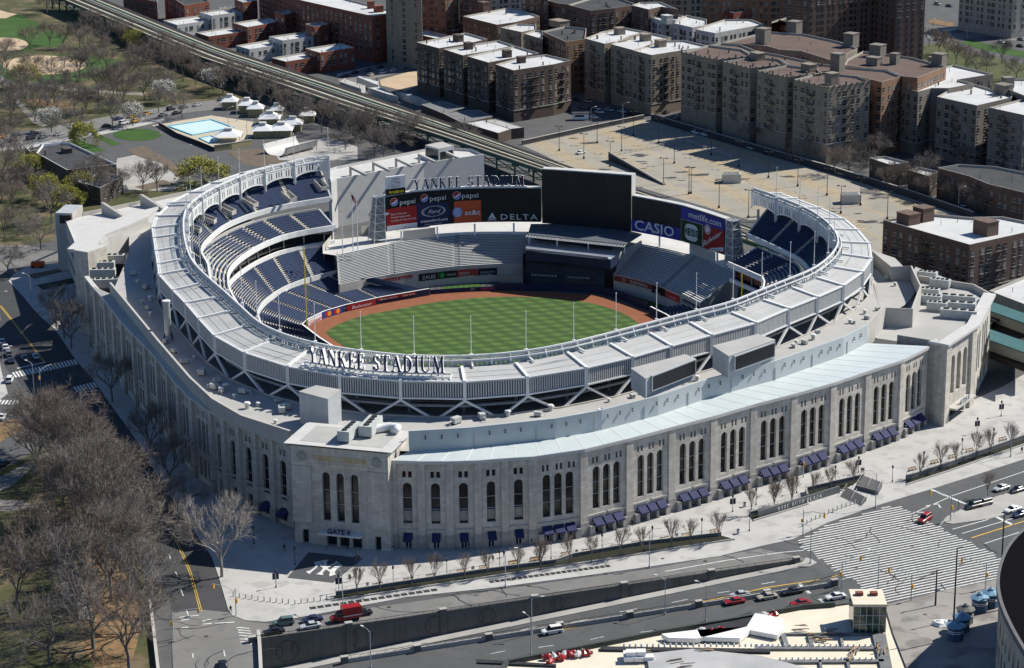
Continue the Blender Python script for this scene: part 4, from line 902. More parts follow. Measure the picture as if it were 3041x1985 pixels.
part('sports_bar_seating', mb, M_seat)
mb = MB(); mb.prism(roofp, 14.9, 15.2); part('sports_bar_roof', mb, mat('slate_roof', (0.10,0.115,0.135), 0.6, 0.12, 0.3))
mb = MB(); r0, r1 = roofp[1], roofp[2]; o1 = (r1-r0).normalized(); on = Vector((o1.y,-o1.x))
for k in range(34): p = r0.lerp(r1, k/33); mb.bar((*p, 15.0), (*(p+on*1.8), 14.7), .12)
mb.bar((*(r0+on*1.8), 14.7), (*(r1+on*1.8), 14.7), .18); mb.bar((*(r0+on*.9), 14.85), (*(r1+on*.9), 14.85), .12); part('roof_trellis', mb, M_steel)
for u in (.01, .3, .62, .99):
    p = r0.lerp(r1, u)+Vector((.1, .8)); mb = MB(); mb.bar((*p, 11.7), (*p, 14.9), .4); part('sports_bar_column', mb, M_steel)
mb = MB(); mb.wall([r0+Vector((2,6)), r1+Vector((-4,6))], 11.7, 13.2); part('bar_counter', mb, M_dark)
p0, p1 = G(1442,588.8,12.4).xy, G(1494.2,564,14).xy; mb = MB(); mb.wall([RBf[0], p0], [6, 4], [6, 12.6]) if False else mb.face([(*RBf[0], 4.8), (*(RBf[0]+Vector((.1,.1))), 0), (*RBb[0], 0), (*RBb[0], 13.4), (*p0, 12.8)]); part('bleacher_side_wall', mb, M_precast)
# centre-field storage gate and bullpens
mb = MB(); g0, g1 = G(1158,676).xy+Vector((0,1.2)), G(1216,676).xy+Vector((0,1.2)); mb.wall([g0, g1], 0, 5.0); part('roller_gate', mb, mat('gate_grey', (0.17,0.185,0.20), 0.6, 0.1, 0.4))
def lawnpatch(pts, z=.13): return tag(MB().poly(GL(pts, 0), z).build('bullpen_grass', mat('bullpen_turf', (0.04,0.10,0.012), 0.95, .15, .4)), kind='structure')
lawnpatch([(1030,668),(1110,660.5),(1125,668),(1030,678)]); lawnpatch([(1475,682),(1540,700),(1560,712),(1520,716),(1450,700)])
pen = MB(); fp = [G(*q).xy for q in [(999,684),(1050,680),(1100,677),(1158,675)]]
mb = MB(); mb.wall(fp, 0, 1.4); ribbon(mb, fp, offset(fp, .4), 1.4, 1.4); mb.wall(offset(fp,.4), 0, 1.4); part('bullpen_wall', mb, M_navy)
pen = MB(); fr_ = resample(fp, 13)
for p in fr_: pen.bar((*p, 1.4), (*p, 2.9), .12)
pen.bar((*fp[0], 2.9), (*fp[-1], 2.9), .14) ; part('bullpen_fence', pen, M_navy)
# ---- foul poles (things of their own)
def foul(loc, h, lab):
    t = thing('foul_pole', lab, 'pole', loc); mb = MB(); mb.cyl(loc[0], loc[1], 0, h, .22, .18, 10); mb.build('mast', M_ypole, t)
    mb = MB(); 
    for k in range(9): mb.bar((loc[0]+.2, loc[1], 6+k*2), (loc[0]+.75, loc[1], 6+k*2), .06)
    mb.bar((loc[0]+.75, loc[1], 6), (loc[0]+.75, loc[1], 22), .06); mb.build('wire_screen', M_ypole, t); mb = MB(); mb.box(loc[0]-.5, loc[1]-.5, 0, loc[0]+.5, loc[1]+.5, .4); mb.build('footing', M_precast, t)
foul(tuple(G(713,764.5,0)), 26.4, 'tall yellow foul pole rising in front of the sunlit left-field seats')
foul((67.5, 660, 0), 26.4, 'yellow foul pole against the shaded seats on the right, mostly hidden behind the roof')
# ---- big boards
def pr_z(x, y, p):       # height on the vertical line over plan point p that is seen at image row y
    lo, hi = -5, 120
    for _ in range(50):
        m = (lo+hi)/2; q = Vector((p.x, p.y, m-CAMH)); v = -(q.dot(camU))/q.dot(fw)*FPX
        if (v+992.5)/K > y: lo = m
        else: hi = m
    return m
class Face:
    def __init__(s, tr, zb_): s.x = [t[0] for t in tr]; s.p = [G(t[0], t[1], zb_).xy for t in tr]; s.zb = zb_; s.zt = [pr_z(t[0], t[2], q) for t, q in zip(tr, s.p)]; s.d = [0.0]; [s.d.append(s.d[-1]+(b-a).length) for a, b in zip(s.p, s.p[1:])]
    def seg(s, q): return max(0, min(len(s.p)-2, next((i for i in range(len(s.d)-1) if s.d[i+1] > q), len(s.p)-2)))
    def at(s, q, z, d=0.0):
        i = s.seg(q); t = (q-s.d[i])/(s.d[i+1]-s.d[i]); p = s.p[i].lerp(s.p[i+1], t); e = (s.p[i+1]-s.p[i]).normalized(); n = Vector((e.y,-e.x)); r = p+n*d; return (r.x, r.y, z)
    def sx(s, x): 
        i = max(0, min(len(s.x)-2, next((k for k in range(len(s.x)-1) if s.x[k+1] > x), len(s.x)-2))); return s.d[i]+(s.d[i+1]-s.d[i])*(x-s.x[i])/(s.x[i+1]-s.x[i])
    def zy(s, x, y): a = s.at(s.sx(x), 0); return pr_z(x, y, Vector((a[0], a[1])))
def grid_panel(F, s0, s1, z0f, z1f, d, thick=.1, n=8):
    mb = MB()
    for k in range(n):
        a = s0+(s1-s0)*k/n; b = s0+(s1-s0)*(k+1)/n; za0, zb0 = z0f(a), z0f(b); za1, zb1 = z1f(a), z1f(b)
        mb.hexa([F.at(a,za0,d-thick), F.at(b,zb0,d-thick), F.at(b,zb0,d), F.at(a,za0,d)], [F.at(a,za1,d-thick), F.at(b,zb1,d-thick), F.at(b,zb1,d), F.at(a,za1,d)])
    return mb
def board(name, lab, F, m=M_black, thick=2.6, n=10):
    t = thing(name, lab, 'scoreboard', tuple(F.at(F.d[-1]/2, F.zb, 0)))
    zt = lambda q: F.zt[F.seg(q)]+(F.zt[F.seg(q)+1]-F.zt[F.seg(q)])*(q-F.d[F.seg(q)])/(F.d[F.seg(q)+1]-F.d[F.seg(q)])
    o = grid_panel(F, 0, F.d[-1], lambda q: F.zb, lambda q: zt(q), 0, .3, n).build('display_face', m, t)
    mb = MB()
    for k in range(n):
        a = F.d[-1]*k/n; b = F.d[-1]*(k+1)/n; z = zt
        mb.hexa([F.at(a,F.zb,-thick), F.at(b,F.zb,-thick), F.at(b,F.zb,-.31), F.at(a,F.zb,-.31)], [F.at(a,z(a)+.35,-thick), F.at(b,z(b)+.35,-thick), F.at(b,z(b)+.35,-.31), F.at(a,z(a)+.35,-.31)])
    mb.build('board_casing', M_cap, t); F.root = t; F.ztf = zt; return t
def ad(F, x0, x1, ytl, ybl, m, name='advert_panel', ytr=None, ybr=None, d=.12):
    s0, s1 = F.sx(x0), F.sx(x1); zt0, zb0 = F.zy(x0, ytl), F.zy(x0, ybl); zt1 = F.zy(x1, ytr) if ytr else zt0; zb1 = F.zy(x1, ybr) if ybr else zb0
    L = lambda a, b: (lambda q: a+(b-a)*(q-s0)/(s1-s0)); o = grid_panel(F, s0, s1, L(zb0,zb1), L(zt0,zt1), d, .1, 4).build(name, m, F.root); return o
def words(F, txt, x0, x1, yb, h, m, par=None, d=.16, **kw):     # text whose left foot is at image (x0,yb)
    s0, s1 = F.sx(x0), F.sx(x1); z = F.zy((x0+x1)/2, yb); mb = MB(); V, Fc = text_mesh(txt, h/.7, align='LEFT', **kw)
    xs = [v.x for v in V]; k = (s1-s0)/(max(xs)-min(xs)); i = len(mb.v)
    mb.v += [F.at(s0+(v.x-min(xs))*k, z+v.y, d+.55+v.z) for v in V]
    for f in Fc: mb.f.append(tuple(i+q for q in f)); mb.uv.append(None)
    return mb.build('advert_lettering', m, F.root)
def shape(F, polys, xc, yc, scale, m, d=.16, name='advert_emblem'):
    s = F.sx(xc); z = F.zy(xc, yc); mb = MB()
    for P in polys:
        i = len(mb.v); mb.v += [F.at(s+p[0]*scale, z+p[1]*scale, d) for p in P]
        for t in tessellate_polygon([[Vector((p[0], p[1], 0)) for p in P]]): mb.f.append(tuple(i+q for q in t)); mb.uv.append(None)
    return mb.build(name, m, F.root)
circ = lambda r=1, n=24, cx=0, cy=0, ry=None: [(cx+r*math.cos(2*math.pi*k/n), cy+(ry or r)*math.sin(2*math.pi*k/n)) for k in range(n)]
col_ = lambda n, c: mat(n, c, 0.6)
A_w = col_('advert_white', (0.62,0.63,0.66)); A_red = col_('advert_red', (0.28,0.015,0.015)); A_blue = col_('advert_blue', (0.012,0.02,0.075)); A_or = col_('advert_orange', (0.48,0.085,0.03)); A_mb = col_('advert_midblue', (0.04,0.045,0.30)); A_gr = col_('advert_green', (0.01,0.045,0.015)); A_pl = col_('advert_paleblue', (0.38,0.5,0.72)); A_sky = col_('advert_skyblue', (0.10,0.24,0.62)); A_y = col_('advert_yellow', (0.75,0.62,0.02))
LBd = Face([(898.4,538.8,459),(933,534,452.5),(969.4,529.3,447.4),(1008,524.5,444),(1047.3,520.4,441.5),(1085,518,439.5),(1121.3,516.5,438.6),(1190,515.8,438.2),(1258,516.5,439)], 15.6)
board('curved_scoreboard', 'long curved dark advertising board left of the big screen, with soft drink adverts', LBd)
CBd = Face([(1260,519,395),(1330,524,399.5),(1400,530,404.5),(1466.5,538,409.5)], 15.3)
board('giant_video_screen', 'giant blank black video screen, tallest of the three outfield boards', CBd, thick=3.4)
RBd = Face([(1468,537.5,457),(1525,548,467.5),(1582,560.5,479),(1633,576,494.5),(1683,593,511.5)], 15.6)
board('curved_scoreboard', 'curved dark advertising board right of the big screen, with watch, fuel, insurance and beer adverts', RBd)
def pepsi(F, xc, yc, tx0, tx1, yb):
    r = 1.3; N = 14
    wav = [(-1+2*k/N, .28*math.sin(-2.4+4.4*k/N)+.0) for k in range(N+1)]
    up = [(x, max(y, -math.sqrt(max(0,1-x*x)))) for x, y in wav]; a = R(30); rot = lambda P: [(p[0]*math.cos(a)-p[1]*math.sin(a), p[0]*math.sin(a)+p[1]*math.cos(a)) for p in P]
    shape(F, [circ()], xc, yc, r*1.08, A_w, .14); shape(F, [rot([(math.cos(t), math.sin(t)) for t in [math.pi*k/12 for k in range(13)]]+[(-.55,.12),(.1,-.02),(.55,.1)])], xc, yc, r, A_red, .18)
    shape(F, [rot([(math.cos(t), math.sin(t)) for t in [math.pi+math.pi*k/12 for k in range(13)]]+[(.3,-.42),(-.3,-.38)])], xc, yc, r, A_sky, .18); words(F, 'pepsi', tx0, tx1, yb, 1.75, A_w)
pepsi(LBd, 917, 469.6, 928.8, 964.5, 473.5); pepsi(LBd, 987.3, 460.4, 998.5, 1035.6, 465); pepsi(LBd, 1062.5, 454.5, 1074, 1112, 459)
ad(LBd, 899, 969, 487, 538, A_red, ytr=477.5, ybr=529.3); ad(LBd, 899.3, 969.3, 526.5, 538.2, A_w, ytr=517, ybr=529, d=.2)
for i, (s_, w_) in enumerate((('Bank of America', 36), ('Proud to support the', 44), ('Food Bank For New York City', 58))): words(LBd, s_, 908, 908+w_, 498+i*7.0-(.5 if i else 0), .62, A_w)
words(LBd, 'Get involved and make a difference', 904, 964, 532, .42, A_blue, d=.24); words(LBd, 'foodbanknyc.org', 919, 950, 535.5, .42, A_blue, d=.24)
shape(LBd, [[(-1,-.6),(.4,-.2),(1,.3),(-1,.1)],[(-1,.2),(.6,.4),(-1,.7)]], 901.5, 497.5, .8, A_w)
ad(LBd, 969.6, 1046.8, 474, 529, A_blue, ytr=469.5, ybr=520.4)
shape(LBd, [circ(1, 28, ry=.42)], 1007.5, 491, 4.35, A_w, .16); shape(LBd, [circ(1, 28, ry=.42)], 1007.5, 491, 4.1, A_blue, .19); shape(LBd, [circ(1, 28, ry=.42)], 1007.5, 491, 3.8, A_w, .21); shape(LBd, [circ(1, 28, ry=.42)], 1007.5, 491, 3.65, A_blue, .23)
words(LBd, 'Ford', 994, 1023, 494.5, 1.35, A_w, d=.27, shear=.35); words(LBd, 'tristateford.com', 976, 1039, 514, .95, A_w, bold=.02); words(LBd, 'OFFICIAL TRUCK', 984.6, 1025, 521.5, .45, A_w)
ad(LBd, 1047.6, 1120.8, 469, 519.8, A_or, ytr=465.2, ybr=516.2)
shape(LBd, [circ()], 1063.3, 493.5, 1.7, A_sky)
for k in range(5):
    y0 = .72-k*.36; w = math.sqrt(max(0.05, 1-y0*y0)); shape(LBd, [[(-w*.98,y0-.05),(-w*.4,y0-.13),(w*.5,y0-.1),(w*.98,y0),(w*.6,y0+.06),(-w*.3,y0+.02)]], 1063.3, 493.5, 1.7, A_w, .2)
words(LBd, 'at&t', 1080, 1116, 498.5, 1.7, A_w, bold=.02)
shape(LBd, [[(-1.1,-.55),(0,-.15),(1.1,-.55),(0,1.2)],[(-1.3,-.85),(0,-.35),(1.3,-.85),(0,-.7)]], 1144, 505, 1.35, A_w); words(LBd, 'DELTA', 1164, 1250, 509.5, 1.9, A_w, spacing=1.25, bold=.02)
ad(RBd, 1468.2, 1580.5, 510, 537.3, A_mb, ytr=531, ybr=560); words(RBd, 'CASIO', 1478, 1570, 540.5, 3.3, A_w, bold=.075)
ad(RBd, 1583, 1683, 481, 507.3, A_mb, ytr=514, ybr=537.5); words(RBd, 'metlife.com', 1604, 1679, 515.5, 2.1, A_w, bold=.035)
ad(RBd, 1583, 1633.5, 508.5, 559.5, A_w, ytr=522, ybr=575.5); ad(RBd, 1583.8, 1632.7, 509.5, 558.3, A_gr, ytr=522.7, ybr=574.3, d=.2)
def sup(n=32): return [((abs(math.cos(t))**.6)*(1 if math.cos(t) > 0 else -1), .83*(abs(math.sin(t))**.75)*(1 if math.sin(t) > 0 else -1)) for t in [2*math.pi*k/n for k in range(n)]]
shape(RBd, [sup()], 1608, 541, 3.35, A_w, .26); words(RBd, 'HESS', 1588.5, 1628.5, 547, 2.3, A_gr, d=.32, bold=.06)
ad(RBd, 1634.2, 1682.6, 523, 575.6, A_red, ytr=537.6, ybr=591.8); shape(RBd, [circ()], 1645, 533.5, 1.6, A_w, .2); shape(RBd, [circ()], 1645, 533.5, 1.25, A_red, .22); shape(RBd, [circ()], 1645, 533.5, 1.0, A_w, .24)
def slanted(F, txt, x0, y0, x1, y1, h, m, **kw):
    s0, s1 = F.sx(x0), F.sx(x1); z0, z1 = F.zy(x0, y0), F.zy(x1, y1); V, Fc = text_mesh(txt, h/.7, align='LEFT', **kw); xs = [v.x for v in V]; w = max(xs)-min(xs); mb = MB()
    mb.v = [F.at(s0+(s1-s0)*(v.x-min(xs))/w, z0+(z1-z0)*(v.x-min(xs))/w+v.y, .8) for v in V]; mb.f = [tuple(f) for f in Fc]; mb.uv = [None]*len(Fc); return mb.build('advert_lettering', m, F.root)
slanted(RBd, 'Budweiser', 1638, 573, 1680, 547, 1.9, A_w, shear=.3, bold=.02); ad(RBd, 1650, 1682, 577, 584, A_w, ytr=575, ybr=585, d=.22)
slanted(RBd, 'American Lager', 1653, 580.5, 1680, 583, .7, A_blue)
# support columns and the open pylons at both ends
for px in ((933,562),(1016.7,553),(1103.5,546),(1194.3,544)):
    p = G(px[0], px[1], zb).xy; mb = MB(); mb.bar((*p, zb-.5), (p.x, p.y+.2, 15.7), .6); mb.build('support_column', M_steel, LBd.root)
for px in ((1532.7,574.3),(1604.5,590.5),(1667,613.7)):
    p = G(px[0], px[1], zb).xy; mb = MB(); mb.bar((*p, zb-.5), (p.x, p.y+.2, 15.7), .6); mb.build('support_column', M_steel, RBd.root)
for (p, q_) in (((937,561),(1012,553)),((1607,591),(1663,612))):
    a, b = G(p[0], p[1], zb).xy, G(q_[0], q_[1], zb).xy; mb = MB(); mb.hexa([(*a,zb-1),(*b,zb-1),(b.x,b.y+.5,zb-1),(a.x,a.y+.5,zb-1)],[(*a,15.5),(*b,15.5),(b.x,b.y+.5,15.5),(a.x,a.y+.5,15.5)]); mb.build('plinth_wall', M_precast, LBd.root if p[0] < 1200 else RBd.root)
M_gl = mat('pylon_glass', (0.20,0.22,0.225), 0.3, 0.25, 0.4)
def pylon(lab, F, end, sgn):
    s = 0.0 if end == 0 else F.d[-1]; p = Vector(F.at(s, 0)[:2]); e = (F.p[1]-F.p[0] if end == 0 else F.p[-1]-F.p[-2]).normalized()*(1 if end else -1); n = Vector((e.y,-e.x))*(1 if end else -1)
    z0, z1 = 13.2, (F.zt[0] if end == 0 else F.zt[-1]); t = thing('lattice_pylon', lab, 'pylon', (p.x, p.y, z0))
    b = [p+e*.3, p+e*4.6, p+e*4.6-n*5, p+e*.3-n*5]; tp = [p+e*.3-n*.5, p+e*3.2-n*.5, p+e*3.2-n*3.5, p+e*.3-n*3.5]
    mb = MB(); mb.hexa([(*(q+(p+e*2.4-n*2.5-q)*.06), z0) for q in b], [(*(q+(p+e*1.7-n*2-q)*.1), z1) for q in tp]); mb.build('glazing', M_gl, t)
    mb = MB()
    for k in range(4):
        mb.bar((*b[k], z0-1.2), (*tp[k], z1+.5), .28)
        for i in range(6):
            a_, c_ = b[k].lerp(tp[k], i/5), b[(k+1) % 4].lerp(tp[(k+1) % 4], i/5); z = z0+(z1-z0)*i/5; mb.bar((*a_, z), (*c_, z), .2)
            if i < 5: d_ = b[(k+1) % 4].lerp(tp[(k+1) % 4], (i+1)/5); mb.bar((*a_, z), (*d_, z+(z1-z0)/5), .1)
    mb.build('frame', M_steel, t)
pylon('tapered glass and steel pylon at the left end of the long scoreboard', LBd, 0, -1); pylon('tapered glass and steel pylon at the right end of the right scoreboard', RBd, 1, 1)
# lettering over the long board
zt_ = LBd.ztf; LS = thing('stadium_name_sign', 'navy serif letters spelling the stadium name on top of the long outfield scoreboard', 'sign', tuple(LBd.at(LBd.sx(1090), 30, 0)))
s0, s1 = LBd.sx(964), LBd.sx(1219)
mb = MB()
for k in range(12): a = s0-1+(s1-s0+2)*k/12; b = s0-1+(s1-s0+2)*(k+1)/12; mb.bar(LBd.at(a, zt_(a)+.55, -.6), LBd.at(b, zt_(b)+.55, -.6), .9, .5)
mb.build('sign_rail', M_steel, LS)
sign_letters(LS, 'YANKEE STADIUM', 3.5, s1-s0, lambda x, y, d: LBd.at(s0+x, zt_(s0+x)+.85+y, -.2-d), .45, M_navyl, M_wht)
# clock above the left end
ck = thing('clock_sign', 'square white clock sign with black and yellow name panel above the long scoreboard', 'sign', tuple(LBd.at(LBd.sx(922), 28, 0)))
a = LBd.sx(901.5); b = LBd.sx(945); z0 = LBd.zy(922, 452.5); F = LBd
mb = MB(); mb.hexa([F.at(a,z0+2.1,-1.2),F.at(b,z0+2.1,-1.2),F.at(b,z0+2.1,-.2),F.at(a,z0+2.1,-.2)],[F.at(a,z0+6.2,-1.2),F.at(b,z0+6.2,-1.2),F.at(b,z0+6.2,-.2),F.at(a,z0+6.2,-.2)]); mb.build('clock_face', A_w, ck)
mb = MB(); mb.hexa([F.at(a,z0,-1.2),F.at(b,z0,-1.2),F.at(b,z0,-.2),F.at(a,z0,-.2)],[F.at(a,z0+2,-1.2),F.at(b,z0+2,-1.2),F.at(b,z0+2,-.2),F.at(a,z0+2,-.2)]); mb.build('name_panel', M_black, ck)
mb = MB(); c = (a+b)/2
for q in range(12): an = q*math.pi/6; mb.bar(F.at(c+1.5*math.sin(an), z0+4.1+1.5*math.cos(an), -.12), F.at(c+1.75*math.sin(an), z0+4.1+1.75*math.cos(an), -.12), .08)
mb.build('hour_marks', M_black, ck); mb = MB(); mb.bar(F.at(c, z0+4.1, -.1), F.at(c+1.5, z0+3.9, -.1), .14); mb.build('minute_hand', M_black, ck); mb = MB(); mb.bar(F.at(c, z0+4.1, -.06), F.at(c-.9, z0+4.6, -.06), .18); mb.build('hour_hand', M_black, ck)
def ctext(txt, sz, zz, m, w=None, bold=0): 
    mb = MB(); text_on(mb, txt, sz, lambda x, y, d: F.at(c+x, zz+y, -.08), width=w, keeph=1, bold=bold); return mb.build('name_lettering', m, ck)
ctext('Armitron', 1.6, z0+.45, A_y, 5.6, .02); ctext('Armitron', .7, z0+5.1, M_black, 2.4); ctext("AMERICA'S WATCH", .4, z0+2.55, M_black, 3.4)
mb = MB(); mb.bar(F.at(a+.5,z0-1.6,-.8), F.at(a+.5,z0+.1,-.8), .3); mb.bar(F.at(b-.5,z0-1.6,-.8), F.at(b-.5,z0+.1,-.8), .3); mb.build('sign_leg', M_steel, ck)
# ---- lettering standing on the front of the roof
q0, q1 = G(716,846,32.3).xy, G(1036,873,32.3).xy; qm = G(875,868,32.3).xy
FS = Face.__new__(Face); pts = [q0.lerp(qm, .0)+(q0-qm)*.06, q0, q0.lerp(qm,.5)+Vector((-.4,-.9)), qm, qm.lerp(q1,.5)+Vector((.1,-.5)), q1, q1+(q1-qm)*.08]
FS.p = smooth(pts, 1); FS.d = [0.0]; [FS.d.append(FS.d[-1]+(b-a).length) for a, b in zip(FS.p, FS.p[1:])]
RS = thing('stadium_name_sign', 'large navy and white serif stadium name letters standing on the front roof edge', 'sign', (q0.x+18, q0.y-3, 32))
for d_, z_ in ((-.6, 32.6), (1.5, 32.2)):
    mb = MB()
    for k in range(12): mb.bar(FS.at(FS.d[-1]*k/12, z_, d_), FS.at(FS.d[-1]*(k+1)/12, z_, d_), .45)
    mb.build('sign_rail', M_steel, RS)
mb = MB()
for k in range(25): mb.bar(FS.at(FS.d[-1]*k/24, 32.3, -1), FS.at(FS.d[-1]*k/24, 32.0, 2.2), .28)
mb.build('sign_rail', M_steel, RS)
sign_letters(RS, 'YANKEE STADIUM', 4.0, FS.d[-1]-3.4, lambda x, y, d: FS.at(1.7+x, 33.0+y, .4-d), 1.1, M_navyl, M_wht)
# ---- signs and adverts on the field walls
class Strip(Face):
    def __init__(s, P, z0, d0=.1): s.p = [Vector(p) for p in P]; s.d = [0.0]; [s.d.append(s.d[-1]+(b-a).length) for a, b in zip(s.p, s.p[1:])]; s.d0 = d0
    def at(s, q, z, d=0.0): return Face.at(s, q, z, d+s.d0)
def wsign(lab, S, s0, s1, z0, z1, m, txt=None, tm=None, tw=.8, th=.55, bold=0, emb=None, n=5, shear=0):
    t = thing('wall_sign', lab, 'sign', S.at((s0+s1)/2, z0)); mb = grid_panel(S, s0, s1, lambda q: z0, lambda q: z1, .06, .08, n); mb.build('sign_board', m, t)
    if txt:
        mb = MB(); W = (s1-s0)*tw; V, Fc = text_mesh(txt, (z1-z0)*th/.7, align='LEFT', bold=bold, shear=shear); xs = [v.x for v in V]; k = W/(max(xs)-min(xs)); o_ = s0+(s1-s0-W)*(.5 if not emb else .85)
        mb.v = [S.at(o_+(v.x-min(xs))*k, z0+(z1-z0)*(.5-th/2)+v.y, .4) for v in V]; mb.f = [tuple(f) for f in Fc]; mb.uv = [None]*len(Fc); mb.build('sign_lettering', tm or A_w, t)
    if emb:
        for cxf, r_, mm, dd in emb: mb = MB(); cc = s0+(s1-s0)*cxf; mb.face([S.at(cc+r_*math.cos(k*math.pi/8), (z0+z1)/2+r_*math.sin(k*math.pi/8), .1+dd) for k in range(16)]); mb.build('sign_emblem', mm, t)
    return t
FWs = Strip(offset(FW[:6][::-1], 0), 0, .08)      # left-field wall, travelling from the pole to centre
tot = FWs.d[-1]
P_of = lambda x, y: min(range(200), key=lambda i: (Vector(FWs.at(tot*i/199, 0)[:2])-G(x, y, 1.2).xy).length)*tot/199
M_cred = col_('script_red', (0.38,0.02,0.02)); A_orr = col_('disc_orange', (0.75,0.26,0.02)); A_rr = col_('disc_red', (0.50,0.01,0.01))
wsign('white wall sign with red camera-maker lettering beside the foul pole', FWs, P_of(719,752), P_of(753,736), .15, 2.2, A_w, 'Canon', M_cred, .84, .62, .03)
wsign('blue wall sign with two pairs of overlapping red and orange discs', FWs, P_of(754.5,735), P_of(803,721), .15, 2.2, col_('card_blue', (0.025,0.04,0.22)), None, None, emb=((.24,.85,A_rr,.01),(.36,.85,A_orr,.02),(.66,.85,A_rr,.01),(.78,.85,A_orr,.02)))
wsign('dark red wall sign with white beer script on the left-field wall', FWs, P_of(813,719), P_of(880,704), .2, 2.1, A_red, 'Budweiser', A_w, .7, .55, 0, shear=.3)
wsign('first of two red insurance signs on the left-field wall, nearer the pole', FWs, P_of(885,704), P_of(935,695), 1.2, 2.2, A_red, 'State Farm', A_w, .75, .6)
wsign('second of two red insurance signs on the left-field wall, nearer centre field', FWs, P_of(938,695), P_of(976,689), 1.2, 2.2, A_red, 'State Farm', A_w, .75, .6)
BFs = Strip(LBf, 0, .12); bq = lambda x, y: min(range(300), key=lambda i: (Vector(BFs.at(BFs.d[-1]*i/299, 0)[:2])-G(x, y, 5.2).xy).length)*BFs.d[-1]/299
wsign('first red insurance sign under the front edge of the left bleachers', BFs, bq(886,650), bq(922,644), 4.0, 5.1, A_red, 'State Farm', A_w, .8, .6)
wsign('second red insurance sign under the front edge of the left bleachers', BFs, bq(924,643), bq(959,639), 4.0, 5.1, A_red, 'State Farm', A_w, .8, .6)
wsign('black jeweller sign with thin white capitals below the left bleachers', BFs, bq(972,636), bq(1016,630), 2.6, 5.0, M_black, 'ZALES', A_w, .7, .5)
wsign('black tax-adviser sign with a green square below the left bleachers', BFs, bq(1018,630), bq(1061,626), 2.6, 5.0, M_black, 'H&R BLOCK', A_w, .5, .3, emb=((.18,.9,col_('square_green', (0.02,0.30,0.08)),.01),))
wsign('red sports-shop sign below the left bleachers', BFs, bq(1062,626), bq(1108,623), 2.6, 5.0, col_('sign_red', (0.33,0.04,0.035)), 'SPORTS\nAUTHORITY', A_w, .8, .36)
wsign('dark collectibles sign with three lines of small capitals below the left bleachers', BFs, bq(1110,623), bq(1155,621), 2.6, 5.0, M_black, 'YANKEES-STEINER\nCOLLECTIBLES', A_pl, .8, .25)
BPs = Strip(fp, 0, .05)
wsign('pale website sign on the bullpen wall', BPs, .5, BPs.d[-1]*.52, .3, 1.3, A_w, 'WWW.TEAMTICKETS.COM', A_mb, .8, .45)
wsign('white doughnut sign with pink and orange letters on the bullpen wall', BPs, BPs.d[-1]*.73, BPs.d[-1]*.97, .3, 1.3, A_w, 'DUNKIN DONUTS', col_('pink', (0.6,0.05,0.2)), .85, .6, .03)
wsign('white 399 distance mark on the navy outfield wall', BPs, BPs.d[-1]*.57, BPs.d[-1]*.68, .3, 1.3, M_navy, '399', A_w, .6, .6)
RFs = Strip(RBf, 0, .12)
tq = wsign('dark red car-maker sign with white capitals under the right bleachers', RFs, .2, RFs.d[-1]*.37, 4.0, 5.8, col_('rust_red', (0.22,0.035,0.03)), 'TOYOTA', A_w, .5, .5, .02, emb=((.25,.62,A_w,.005),(.25,.5,col_('rust_red', (0.22,0.035,0.03)),.01)))
wsign('black shop sign with stacked white words under the right bleachers', RFs, RFs.d[-1]*.375, RFs.d[-1]*.53, 3.2, 5.8, M_black, 'THE\nSHARPER\nIMAGE', A_w, .4, .2)
wsign('bright red sign under the front of the right bleachers', RFs, RFs.d[-1]*.535, RFs.d[-1]*.72, 3.2, 5.4, col_('hot_red', (0.45,0.03,0.02)), 'Sovereign', A_w, .6, .3)
wsign('dark wall sign with pale capitals at the lower end of the right bleachers', RFs, RFs.d[-1]*.76, RFs.d[-1]*.99, 4.0, 5.2, M_navy, "MODELL'S", A_w, .8, .5)
# ---- screen houses on the terrace and the roof box by the gate
def roofbox(name, lab, cat, px, z0, z1, m, screen=None):
    P = [G(*q, z1).xy for q in px]; c = sum(P, Vector((0,0)))/4; t = thing(name, lab, cat, (c.x, c.y, z0)); mb = MB(); mb.wall(P, z0, z1, closed=True); mb.build('housing', m, t)
    out = [c+(p-c)*1.015 for p in P]; mb = MB(); mb.prism(out, z1, z1+.25); mb.build('roof', M_roofd, t)
    if screen:
        a, b = P[0], P[1]; e = (b-a).normalized(); n = Vector((e.y,-e.x)); L = (b-a).length
        a, b = a+e*L*.09, a+e*L*.97; mb = MB(); mb.hexa([(*a, z0+1.6), (*b, z0+1.6), (*(b+n*.6), z0+1.6), (*(a+n*.6), z0+1.6)], [(*a, z0+5.6), (*b, z0+5.6), (*(b+n*.6), z0+5.6), (*(a+n*.6), z0+5.6)]); mb.build('screen_frame', M_steel2, t)
        a, b = a+e*.25+n*.62, b-e*.25+n*.62; mb = MB(); mb.wall([a, b], z0+1.85, z0+5.35); mb.build('screen', M_black, t)
    return t
P4 = lambda a, b, c, d: [a, b, c, d]
roofbox('screen_house', 'grey rooftop box with a long black screen facing out, nearer the centre gate', 'roof structure', P4((1501,882),(1617,837),(1592,826),(1467,858)), 27.5, 32.6, M_steel2, True)
roofbox('screen_house', 'grey rooftop box with a long black screen facing out, farther from the centre gate', 'roof structure', P4((1694,830),(1801,792),(1760,779),(1657,806)), 27.5, 33.2, M_steel2, True)
t = roofbox('lift_house', 'pale grey box-shaped lift house on the terrace roof left of the centre gate', 'roof structure', P4((695,912),(762,930),(792,908),(735,898)), ZT, 30.5, M_steel2)
p = G(712,950,ZT).xy
